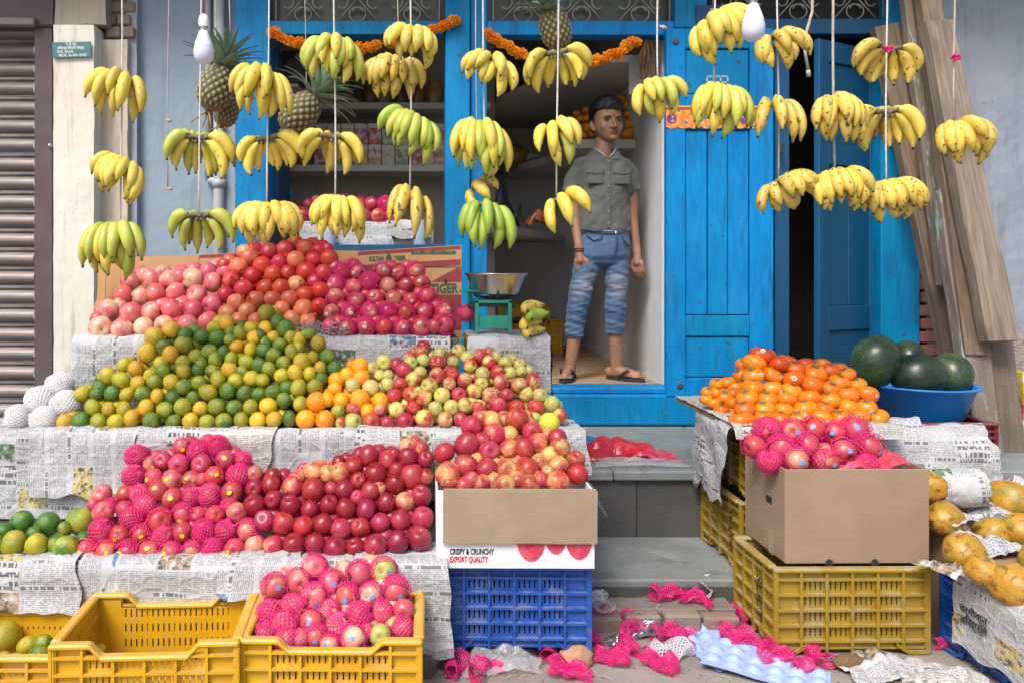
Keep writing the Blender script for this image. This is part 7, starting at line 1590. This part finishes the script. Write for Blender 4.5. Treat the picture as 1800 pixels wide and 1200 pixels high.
# ------------------------------------------------------------------ the boy in the doorway
BYY = 4.90
def Bp(u, v, dy=0.0): p = P(u, v, BYY); p.y += dy; return p
def blob(mb, c, r, ax=None, n=14):
    c = Vector(c); m = Matrix.Diagonal((*r, 1)); m = (aim(ax) @ m) if ax is not None else m; vs_ = []; fs = []; nv = n // 2 + 1
    for j in range(nv + 1):
        th = math.pi * j / nv
        for i in range(n): ph = 2 * math.pi * i / n; vs_.append(c + (m @ Vector((math.sin(th) * math.cos(ph), math.sin(th) * math.sin(ph), math.cos(th)))))
    for j in range(nv):
        for i in range(n): fs.append((j * n + i, (j + 1) * n + i, (j + 1) * n + (i + 1) % n, j * n + (i + 1) % n))
    mb.add(vs_, fs)
def limb(mb, pts, rs, n=14, flat=1.0):
    """tapered round limb with rounded ends"""
    P_ = [Vector(p) for p in pts]; Q = []; Rr = []
    for k in range(len(P_) - 1):
        for s in range(6): t = s / 6; Q.append(P_[k].lerp(P_[k + 1], t)); Rr.append(rs[k] * (1 - t) + rs[k + 1] * t)
    Q.append(P_[-1]); Rr.append(rs[-1]); mb.tube(Q, Rr, n); blob(mb, P_[0], (rs[0],) * 3); blob(mb, P_[-1], (rs[-1],) * 3)
def fuse(mb, name, vox, smooth=4, fn=None, mats=None, pick=None):
    me = mb.mesh(name + '_src', [], fix=True); o = bpy.data.objects.new(name, me); COL.objects.link(o)
    m = o.modifiers.new('r', 'REMESH'); m.mode = 'VOXEL'; m.voxel_size = vox; m.use_smooth_shade = True
    if smooth: s = o.modifiers.new('s', 'SMOOTH'); s.iterations = smooth; s.factor = .5
    bpy.context.view_layer.update(); dg = bpy.context.evaluated_depsgraph_get(); nm = bpy.data.meshes.new_from_object(o.evaluated_get(dg)); bpy.data.objects.remove(o); nm.name = name
    n = len(nm.vertices); co = np.empty(n * 3, np.float32); nm.vertices.foreach_get('co', co); co = co.reshape(-1, 3)
    if fn is not None:
        no = np.empty(n * 3, np.float32); nm.vertices.foreach_get('normal', no); co = fn(co.astype(np.float64), no.reshape(-1, 3).astype(np.float64)); nm.vertices.foreach_set('co', co.astype(np.float32).ravel())
    nm.materials.clear()
    for q in (mats or []): nm.materials.append(q)
    if pick is not None:
        ct = np.empty(len(nm.polygons) * 3, np.float32); nm.polygons.foreach_get('center', ct); nm.polygons.foreach_set('material_index', pick(ct.reshape(-1, 3)).astype(np.int32))
    nm.polygons.foreach_set('use_smooth', [True] * len(nm.polygons)); nm.update(); return nm
def skin_mat():
    s = NT('brown_skin'); v = s.coord('Object'); c = s.mix(s.ramp(s.noise(v, 9, 4), .3, .7), (.28, .14, .082), (.34, .18, .108)); s.set(col=c, rough=.48, sss=.12); s.b.inputs['Subsurface Radius'].default_value = (.6, .25, .12); s.b.inputs['Subsurface Scale'].default_value = .01; s.bump(s.noise(v, 160, 3), .08, .003); return s.mat
SK = skin_mat(); LIP = plain('lips', (.22, .075, .06), .45); 
boy = empty('person', Bp(1060, 672)); tag(boy, 'teenage boy in grey shirt and cropped torn jeans standing in the doorway', 'person'); BO = Vector(boy.location)
def kid(name, me): o = inst(name, me, boy); o.matrix_parent_inverse = Matrix.Translation(-BO); return o
hc_ = Bp(1068.5, 215.5, .02)                           # between the temples, at eye height
HT_ = Matrix.Translation(hc_) @ Matrix.Rotation(R(9), 4, 'Z') @ Matrix.Rotation(R(-2), 4, 'Y') @ Matrix.Diagonal((1.17, 1.17, 1.17, 1))
def hp(x, y, z): return HT_ @ Vector((x, y, z))
body = MB(); hd = MB()
def ringloft(mb, rings, n=44, ef=.88):
    out = []
    for k in range(len(rings) - 1):
        for t in np.linspace(0, 1, 5)[:-1 if k < len(rings) - 2 else None]: out.append([p * (1 - t) + q * t for p, q in zip(rings[k], rings[k + 1])])
    vs_ = []
    for (z, w_, f, b_) in out:
        for i in range(n):
            p = 2 * math.pi * i / n; c_, s_ = math.cos(p), math.sin(p); vs_.append((w_ * math.copysign(abs(c_) ** ef, c_), (f + b_) / 2 + (b_ - f) / 2 * math.copysign(abs(s_) ** ef, s_), z))
    m = len(out); mb.add(vs_, [(j * n + i, j * n + (i + 1) % n, (j + 1) * n + (i + 1) % n, (j + 1) * n + i) for j in range(m - 1) for i in range(n)] + [tuple(range(n)), tuple((m - 1) * n + i for i in range(n))[::-1]])
ringloft(hd, [(.114, .022, -.02, .04), (.104, .048, -.052, .074), (.080, .066, -.076, .092), (.048, .0735, -.086, .099), (.015, .0745, -.087, .098), (-.012, .0725, -.086, .092), (-.036, .0685, -.085, .078), (-.058, .0605, -.084, .058), (-.076, .050, -.083, .035), (-.090, .038, -.080, .010), (-.101, .022, -.072, -.02)])
blob(hd, (0, -.077, -.088), (.021, .012, .014))                                     # chin
for s in (-1, 1):
    blob(hd, (s * .034, -.060, -.026), (.030, .0165, .030)); blob(hd, (s * .030, -.083, .019), (.024, .008, .007))
    blob(hd, (s * .077, .012, -.012), (.008, .017, .029), (.15 * s, .1, 1)); blob(hd, (s * .074, .006, -.034), (.006, .010, .012))
    blob(hd, (s * .0125, -.094, -.0375), (.0085, .010, .0075))
limb(hd, [(0, -.086, .008), (0, -.097, -.018), (0, -.1045, -.034)], [.0065, .0085, .0105])
blob(hd, (0, -.0855, -.0585), (.0215, .0085, .0050)); blob(hd, (0, -.0845, -.0672), (.0180, .0085, .0058))
body.add([HT_ @ Vector(p) for p in hd.v], hd.f)
limb(body, [hp(0, .018, -.06), Bp(1062, 264, .03), Bp(1062, 280, .03)], [.056, .057, .066])
limb(body, [Bp(1026, 296, .03), Bp(1062, 290, .03), Bp(1096, 296, .03)], [.045, .065, .045])
limb(body, [Bp(1062, 300, .02), Bp(1062, 350, .02), Bp(1062, 400, .02), Bp(1062, 430, .03)], [.078, .075, .075, .080])
# arms
limb(body, [Bp(1017, 302, .02), Bp(1009, 340, .03), Bp(1012, 385, .02), Bp(1015, 430, -.03), Bp(1016, 442, -.035)], [.048, .040, .034, .026, .025])
limb(body, [Bp(1104, 303, .02), Bp(1112, 340, .03), Bp(1114, 388, .03), Bp(1119, 432, .01), Bp(1120, 446, .0)], [.046, .040, .034, .025, .025])
def hand(w_, dirn, out, thumb, size=1.0, fwd=Vector((0, -1, 0))):
    """palm below wrist w_, fingers along dirn, spread along out"""
    d = Vector(dirn).normalized(); o_ = Vector(out).normalized(); n = d.cross(o_).normalized()
    if n.y < 0: n = -n
    limb(body, [w_, w_ + d * .05 * size], [.024, .026]); 
    for k in range(4):
        blob(body, w_ + d * .055 * size + o_ * (-.027 + .018 * k) * size, (.013, .015, .022))
        L = (.070, .078, .074, .060)[k] * size; b0 = w_ + d * .072 * size + o_ * (-.030 + .020 * k) * size; b1 = b0 + d * L * .45 + n * .006; b2 = b1 + d * L * .32 + n * .016; b3 = b2 + d * L * .2 + n * .016
        limb(body, [b0, b1, b2, b3], [.0098, .0092, .0085, .0072], 8)
    t0 = w_ + d * .028 * size + o_ * thumb * .026; limb(body, [t0, t0 + d * .03 + o_ * thumb * .016 - n * .008, t0 + d * .062 + o_ * thumb * .014 - n * .004], [.0125, .011, .0088], 8)
hand(Bp(1016, 444, -.035), (.12, -.10, -1), (1, -.25, 0), 1); hand(Bp(1120, 448, .0), (.02, -.16, -1), (.75, -.6, 0), -1)
# legs and feet
limb(body, [Bp(1040, 432, .03), Bp(1026, 505, .02), Bp(1013, 575, .025), Bp(1005, 640, .03), Bp(1003, 656, .03)], [.070, .048, .046, .035, .035])
limb(body, [Bp(1082, 432, .03), Bp(1083, 505, .02), Bp(1083, 575, .025), Bp(1086, 640, .03), Bp(1086, 654, .03)], [.070, .046, .046, .036, .036])
FZ = .647 + .020
def foot(ank, d, s=1):
    d = Vector(d).normalized(); n = Vector((-d.y, d.x, 0)); h_ = Vector((ank.x, ank.y, FZ)) 
    limb(body, [h_ - d * .045 + Vector((0, 0, .026)), h_ + d * .06 + Vector((0, 0, .030)), h_ + d * .135 + Vector((0, 0, .020))], [.032, .033, .026]); limb(body, [ank, h_ + d * .02 + Vector((0, 0, .035))], [.036, .034]); blob(body, h_ + d * .115 + Vector((0, 0, .014)), (.045, .03, .016))
    for k in range(5): q = h_ + d * (.145 - .012 * abs(k - 1) * .9) + n * (.034 - .017 * k) * s; limb(body, [q + Vector((0, 0, .014)), q + d * .030 + Vector((0, 0, .010))], [.012 if k == 0 else .009, .010 if k == 0 else .0075], 8)
    return h_, d
f1 = foot(Bp(1003, 650, .03), (-.42, -1, 0), -1); f2 = foot(Bp(1086, 648, .03), (.92, -.8, 0), 1)
def tolocal(co): 
    m = np.array(HT_.inverted()); return co @ m[:3, :3].T + m[:3, 3]
def carve(co, no):
    L = tolocal(co); fr = L[:, 1] < -.03; mv = np.zeros(len(L))
    for s in (-1, 1): mv += np.exp(-((L[:, 0] - s * .0315) ** 2 / .016 ** 2 + (L[:, 2] - .001) ** 2 / .0095 ** 2)) * .011
    mv += np.exp(-(L[:, 0] ** 2 / .020 ** 2 + (L[:, 2] + .0630) ** 2 / .0017 ** 2)) * .0035
    d = np.array(HT_)[:3, 1]; co += (mv * fr)[:, None] * d[None, :]; return co
def pickskin(c):
    L = tolocal(c.astype(np.float64)); return ((L[:, 0] ** 2 / .0235 ** 2 + (L[:, 2] + .0628) ** 2 / .0098 ** 2 < 1) & (L[:, 1] < -.078)).astype(int)
kid('body', fuse(body, 'body', .0044, 3, carve, [SK, LIP], pickskin))
EW = plain('eye_white', (.40, .37, .34), .25); EI = plain('dark_iris', (.016, .010, .007), .15); EB = plain('brow_hair', (.016, .012, .010), .7)
def kidl(name, mb, mat): mb.v = [tuple(HT_ @ Vector(p)) for p in mb.v]; kid(name, mb.mesh(name, mat, smooth=True, fix=True))
for s in (-1, 1):
    ex = s * .0315; mb = MB(); blob(mb, (ex, -.0705, .0005), (.0122, .0098, .0066), n=18); kidl('eye', mb, EW)
    mb = MB(); blob(mb, (ex - .001, -.0786, .0008), (.0056, .0030, .0056), n=14); kidl('iris', mb, EI)
    mb = MB(); mb.tube([(ex - .0135, -.0735, .0005), (ex - .006, -.0800, .0058), (ex + .004, -.0803, .0062), (ex + .0135, -.0735, .0012)], [.0010, .0017, .0017, .0010], 6); kidl('eyelid', mb, EI)
    mb = MB(); mb.tube([(ex - .0130, -.0752, -.0015), (ex, -.0795, -.0063), (ex + .0130, -.0752, -.0005)], [.0009, .0012, .0009], 6); kidl('eyelid', mb, LIP)
    mb = MB(); blob(mb, (ex + s * .000, -.0895, .0185), (.0165, .0030, .0030), (0, 0, 1)); mb.tube([(ex - s * .017, -.0895, .0150), (ex - s * .002, -.0910, .0195), (ex + s * .012, -.0850, .0195), (ex + s * .023, -.0740, .0145)], [.0026, .0034, .0028, .0010], 6); kidl('eyebrow', mb, EB)
mb = MB(); blob(mb, (0, -.0895, .0250), (.0042, .0025, .0048)); kidl('tilak', mb, plain('red_tilak', (.60, .05, .015), .7))
# hair
HM = plain('black_hair', (.007, .006, .006), .5, (.013, .011, .010), 60, .8, .4, 240)
hr = MB(); ringloft(hr, [(.130, .034, -.040, .045), (.120, .062, -.074, .082), (.096, .0815, -.092, .102), (.064, .0850, -.0900, .108), (.058, .0835, -.060, .107), (.040, .0815, -.042, .106), (.010, .0790, -.028, .104), (-.010, .0768, -.010, .098), (-.030, .0700, .030, .086), (-.045, .056, .045, .074)])
rh = random.Random(3)
for k in range(230):
    a = rh.uniform(0, 6.28); e = rh.uniform(.30, 1.5); d = Vector((math.cos(a) * math.cos(e), math.sin(a) * math.cos(e), math.sin(e))); p0 = Vector((d.x * .074, .006 + d.y * .086, .050 + d.z * .074)); q = p0 + d * rh.uniform(.014, .026) + Vector((.007, -.008, .002)); hr.tube([p0, p0.lerp(q, .6), q], [.0070, .0055, .0025], 5)
for k in range(16): x = -.045 + k * .006; hr.tube([(x, -.070, .088), (x + .002, -.086, .074), (x + .004, -.0885, .056 + rh.uniform(-.006, .006))], [.006, .005, .0020], 6)
hr.v = [tuple(HT_ @ Vector(p)) for p in hr.v]; kid('hair', fuse(hr, 'hair', .0038, 1, None, [HM]))
sd_ = MB()
for k in range(2600):                                # loose strands that break up the outline and the hairline
    a = rh.uniform(0, 6.28); e = rh.uniform(-.62, 1.5); d = Vector((math.cos(a) * math.cos(e), math.sin(a) * math.cos(e), math.sin(e)))
    if e < .30 and d.y < -.35 - .5 * e: continue
    top = max(0, d.z); p0 = Vector((d.x * .0755, .006 + d.y * .092, .040 + d.z * (.080 if d.z > 0 else .085))); n_ = (d + Vector((rh.uniform(-.5, .5) + .25, rh.uniform(-.5, .5) - .35, rh.uniform(-.3, .5)))).normalized()
    L_ = rh.uniform(.010, .018) + .020 * top * rh.random(); q = p0 + n_ * L_ + Vector((0, 0, -.004 * (1 - top))); r0 = .0014
    sd_.tube([HT_ @ p0, HT_ @ (p0.lerp(q, .55) + d * .003), HT_ @ q], [r0, r0 * .8, r0 * .3], 3, cap=False)
kid('hair_strands', sd_.mesh('hair_strands', HM, smooth=True))
# shirt
def cloth(name, a, b, k=1.0, ex=None):
    s = NT(name); v = s.coord('Object'); c = s.mix(s.ramp(s.noise(v, 7, 5), .3, .7), a, b)
    if ex: c = ex(s, v, c)
    s.set(col=c, rough=.85, sheen=.15); s.bump(s.m('ADD', s.noise(s.mapping(v, (1, 1, 1.6)), 13, 4, .6), s.m('MULTIPLY', s.noise(v, 220, 2), .15)), .55 * k, .02); return s.mat
SHM = cloth('grey_shirt_cotton', (.085, .09, .085), (.115, .118, .11)); SHL = plain('collar_lining', (.30, .32, .32), .8)
sh_ = MB()
def loft(mb, rings, n=36, cap=True):
    """rings: (v, u_left, u_right, y_front, y_back) from top to bottom, blended into a closed body"""
    out = []
    for k in range(len(rings) - 1):
        for t in np.linspace(0, 1, 7)[:-1 if k < len(rings) - 2 else None]:
            q = t * t * (3 - 2 * t); out.append([a_ * (1 - t) + b_ * t if i == 0 else a_ * (1 - q) + b_ * q for i, (a_, b_) in enumerate(zip(rings[k], rings[k + 1]))])
    vs_ = []
    for (v, ul, ur, yf, yb) in out:
        a_, b_ = Bp(ul, v), Bp(ur, v); cx = (a_.x + b_.x) / 2; rx = (b_.x - a_.x) / 2; cy = BYY + (yf + yb) / 2; ry = (yb - yf) / 2
        for i in range(n):
            p = 2 * math.pi * i / n; c_, s_ = math.cos(p), math.sin(p); e = .82; vs_.append((cx + rx * math.copysign(abs(c_) ** e, c_), cy + ry * math.copysign(abs(s_) ** e, s_), a_.z))
    m = len(out); fs = [(j * n + i, j * n + (i + 1) % n, (j + 1) * n + (i + 1) % n, (j + 1) * n + i) for j in range(m - 1) for i in range(n)]
    fs += [tuple(range(n)), tuple((m - 1) * n + i for i in range(n))[::-1]]; mb.add(vs_, fs)
loft(sh_, [(266, 1044, 1082, -.045, .09), (273, 1032, 1093, -.06, .11), (284, 1018, 1105, -.078, .125), (305, 1014, 1109, -.094, .13), (335, 1017, 1107, -.094, .125), (365, 1020, 1105, -.088, .122), (390, 1018, 1107, -.092, .13), (409, 1017, 1109, -.094, .135)])
limb(sh_, [Bp(1036, 286, .025), Bp(1023, 291, .02), Bp(1013, 306, .025), Bp(1008, 334, .028)], [.048, .053, .055, .060]); limb(sh_, [Bp(1088, 287, .025), Bp(1099, 292, .02), Bp(1108, 308, .03), Bp(1113, 334, .03)], [.048, .053, .054, .058])
def shfn(co, no):
    z0 = Bp(0, 406).z; zs_ = Bp(0, 334).z; cx = Bp(1062, 0).x; hem = z0 + .008 * np.sin((co[:, 0] - cx) * 30)
    torso = np.abs(co[:, 0] - cx) < Bp(1106, 0).x - cx + .02
    m = torso & (co[:, 2] < hem); co[m, 2] = hem[m] + (co[m, 2] - hem[m]) * .05
    m = ~torso & (co[:, 2] < zs_); co[m, 2] = zs_ + (co[m, 2] - zs_) * .05
    w_ = np.array([mnoise.noise(Vector((x * 9 + z * 6, y * 4, z * 9))) + .6 * mnoise.noise(Vector((x * 20 - z * 14, y * 9, z * 16))) for x, y, z in co]); co += no * (w_ * .0095)[:, None]
    c0 = Bp(1064, 0).x; vz = Bp(0, 285).z; d = (co[:, 2] - vz); inside = (d > 0) & (np.abs(co[:, 0] - c0) < d * .75 + .002) & (co[:, 1] < BYY + .02); co[inside, 1] += .045; return co
kid('shirt', fuse(sh_, 'shirt', .0065, 3, shfn, [SHM]))
col = MB()
for s, uo, vo in ((-1, 1043, 262), (1, 1083, 262)):
    tip = Bp(1064 + s * 11, 283, -.078); top = Bp(uo + s * 1, vo, -.015); bk = Bp(uo + s * 5, vo + 3, .06); low = Bp(1064 + s * 25, 281, -.060); nk = Bp(1064 + s * 1, 280, -.066)
    col.add([top, nk, tip, low, bk], [(0, 1, 2, 3), (0, 3, 4)]); 
    q = [p + Vector((0, .006, -.002)) for p in (top, nk, tip, low, bk)]; col.add(q, [(3, 2, 1, 0), (4, 3, 0)])
kid('collar', col.mesh('collar', SHM, fix=False))
cl_ = MB(); 
for s, uo in ((-1, 1044), (1, 1082)): cl_.tube([Bp(uo, 262, -.022), Bp(1064 + s * 9, 273, -.058), Bp(1064 + s * 2, 280, -.070)], [.007, .007, .004], 6)
kid('collar_lining', cl_.mesh('collar_lining', SHL, smooth=True))
for uc, vc in ((1041, 300), (1087, 301)):
    a = Bp(uc - 13, vc + 4, -.099); b = Bp(uc + 13, vc + 26, -.099); kid('pocket', MB().box(a.x, b.x, a.y, a.y + .03, b.z, a.z).mesh('pocket', SHM, fix=True, bevel=.004))
    a = Bp(uc - 14.5, vc, -.103); b = Bp(uc + 14.5, vc + 7, -.103); kid('pocket_flap', MB().prism([(a.x, a.z), (a.x, b.z), ((a.x + b.x) / 2, b.z - .012), (b.x, b.z), (b.x, a.z)], a.y, a.y + .03).mesh('pocket_flap', SHM, fix=True, bevel=.003))
kid('placket', MB().box(Bp(1059, 0).x, Bp(1067, 0).x, BYY - .099, BYY - .06, Bp(0, 403).z, Bp(0, 284).z).mesh('placket', SHM, fix=True, bevel=.004))
bt_ = MB()
for v in (288, 308, 330, 352, 374, 394): blob(bt_, Bp(1063, v, -.101), (.005, .003, .005))
kid('buttons', bt_.mesh('buttons', SHL, smooth=True)); hm = MB(); 
a = [Vector((Bp(1063, 0).x + Bp(1107, 0).x * 0 + .156 * math.cos(t), BYY + .020 + .112 * math.sin(t), Bp(0, 406.5).z + .003 * math.sin(t * 5))) for t in np.linspace(0, 6.283, 40)[:-1]]; hm.tube(a, .0042, 6, closed=True); kid('hem', hm.mesh('hem', SHL, smooth=True))
# jeans
def jex(s, v, c):
    q = s.sep(v); z = q[2]
    n = s.noise(s.mapping(v, (1.4, 1.4, 13)), 6, 6, .65); kz = s.ramp(s.m('ABSOLUTE', s.m('SUBTRACT', z, JK)), .13, .03); wear = s.m('MULTIPLY', kz, s.ramp(n, .34, .70)); fr = s.ramp(q[1], JY + .0, JY - .07)
    c = s.mix(s.m('MULTIPLY', s.m('MULTIPLY', wear, fr), .8), c, (.40, .38, .35))
    w2 = s.ramp(s.noise(s.mapping(v, (1, 1, 4)), 9, 4), .55, .75); return s.mix(s.m('MULTIPLY', w2, .35), c, (.20, .27, .36))
JK = Bp(0, 503).z; JY = BYY
JM = cloth('blue_denim', (.045, .095, .19), (.075, .135, .24), 1.0, jex)
jn = MB()
a, b = Bp(1020, 410), Bp(1106, 410)
loft(jn, [(397, 1023, 1104, -.075, .115), (412, 1020, 1107, -.082, .13), (430, 1015, 1108, -.09, .145), (448, 1012, 1109, -.09, .145), (462, 1018, 1106, -.07, .12), (468, 1028, 1098, -.04, .09)])
limb(jn, [Bp(1041, 440, .03), Bp(1032, 470, .015), Bp(1024, 500, .01), Bp(1018, 530, .01), Bp(1013, 560, .02), Bp(1011, 590, .025)], [.094, .082, .074, .068, .063, .056]); limb(jn, [Bp(1083, 440, .03), Bp(1084, 470, .015), Bp(1084, 500, .01), Bp(1083, 540, .015), Bp(1083, 584, .025)], [.092, .082, .071, .065, .056])
def jnfn(co, no):
    zt = Bp(0, 400).z; m = co[:, 2] > zt; co[m, 2] = zt
    w_ = np.array([mnoise.noise(Vector((x * 5, y * 5, z * 34 + x * 9))) + .5 * mnoise.noise(Vector((x * 9, y * 9, z * 70 - x * 16))) for x, y, z in co]); k = np.clip((Bp(0, 455).z - co[:, 2]) / .10, .18, 1); co += no * (w_ * .0085 * k)[:, None]
    zh = np.where(co[:, 0] < Bp(1050, 0).x, Bp(0, 592).z, Bp(0, 586).z); m = co[:, 2] < zh; co[m, 2] = zh[m] + (co[m, 2] - zh[m]) * .05; return co
kid('jeans', fuse(jn, 'jeans', .0062, 2, jnfn, [JM]))
dn = plain('dark_denim_seam', (.03, .06, .13), .85)
wbd = MB(); wbd.tube([Vector((Bp(1063.5, 0).x + .150 * math.cos(t), BYY + .02 + .103 * math.sin(t), Bp(0, 410).z)) for t in np.linspace(0, 6.283, 40)[:-1]], .010, 6, closed=True); kid('waistband', wbd.mesh('waistband', JM, smooth=True))
fly = MB(); fly.tube([Bp(1076, 412, -.095), Bp(1077, 430, -.100), Bp(1073, 448, -.098), Bp(1066, 458, -.088)], [.004, .004, .004, .003], 6); kid('fly_seam', fly.mesh('fly_seam', dn, smooth=True))
for pa in ([(1027, 414, -.062), (1038, 424, -.086), (1050, 420, -.094), (1052, 412, -.092)], [(1086, 412, -.090), (1090, 424, -.088), (1098, 432, -.070), (1105, 432, -.035)]):
    q = MB(); q.tube([Bp(*p) for p in pa], .0035, 6); kid('pocket_seam', q.mesh('pocket_seam', dn, smooth=True))
q = MB(); blob(q, Bp(1076, 411, -.098), (.009, .004, .009)); kid('button', q.mesh('button', M['steel'], smooth=True, fix=True))
for f, lab in ((f1, 0), (f2, 1)):
    h_, d = f; n = Vector((-d.y, d.x, 0)); pr = []
    for k in range(28):
        a = 2 * math.pi * k / 28; x = math.cos(a); y = math.sin(a); Lc = .058 + .128 * x; wd = (.046 if x > 0 else .036) * y * (1 - .12 * x * x); p = h_ + d * Lc + n * wd; pr.append((p.x, p.y))
    mb = MB().slab(pr, .6475, FZ - .001); kid('sandal', mb.mesh('sandal', plain('dark_rubber' + str(lab), (.02, .025, .03), .6), fix=True, bevel=.003))
    mb = MB(); t0 = h_ + d * .125 + Vector((0, 0, .004)) + n * .012
    for s in (-1, 1): mb.tube([t0, h_ + d * .085 + n * s * .034 + Vector((0, 0, .050)), h_ + d * .035 + n * s * .046 + Vector((0, 0, .004))], [.006, .009, .007], 6)
    kid('sandal_strap', mb.mesh('sandal_strap', plain('strap_rubber' + str(lab), (.025, .04, .055), .5), smooth=True))
br = MB(); c = Bp(1016, 436, -.032)
br.tube([c + Vector((.031 * math.cos(t), .031 * math.sin(t), .0)) for t in np.linspace(0, 6.283, 20)[:-1]], .004, 6, closed=True); kid('bracelet', br.mesh('bracelet', plain('tan_thread', (.30, .17, .08), .8), smooth=True)); br = MB(); br.tube([c + Vector((.031 * math.cos(t), .031 * math.sin(t), -.016)) for t in np.linspace(0, 6.283, 20)[:-1]], .0045, 6, closed=True); kid('bracelet', br.mesh('bracelet', plain('dark_beads', (.03, .03, .03), .4, (.4, .05, .05), 90, .9), smooth=True))
dups = {k: v for k, v in LABELS.items() if len(v) > 1}
print('SHARED LABELS', len(dups), list(dups.items())[:3] if False else [(k, len(v)) for k, v in dups.items()])
long_ = [k for k in LABELS if len(k.replace(',', ' ').split()) > 16 or len(k.split()) < 4]; print('LONG', long_[:10])
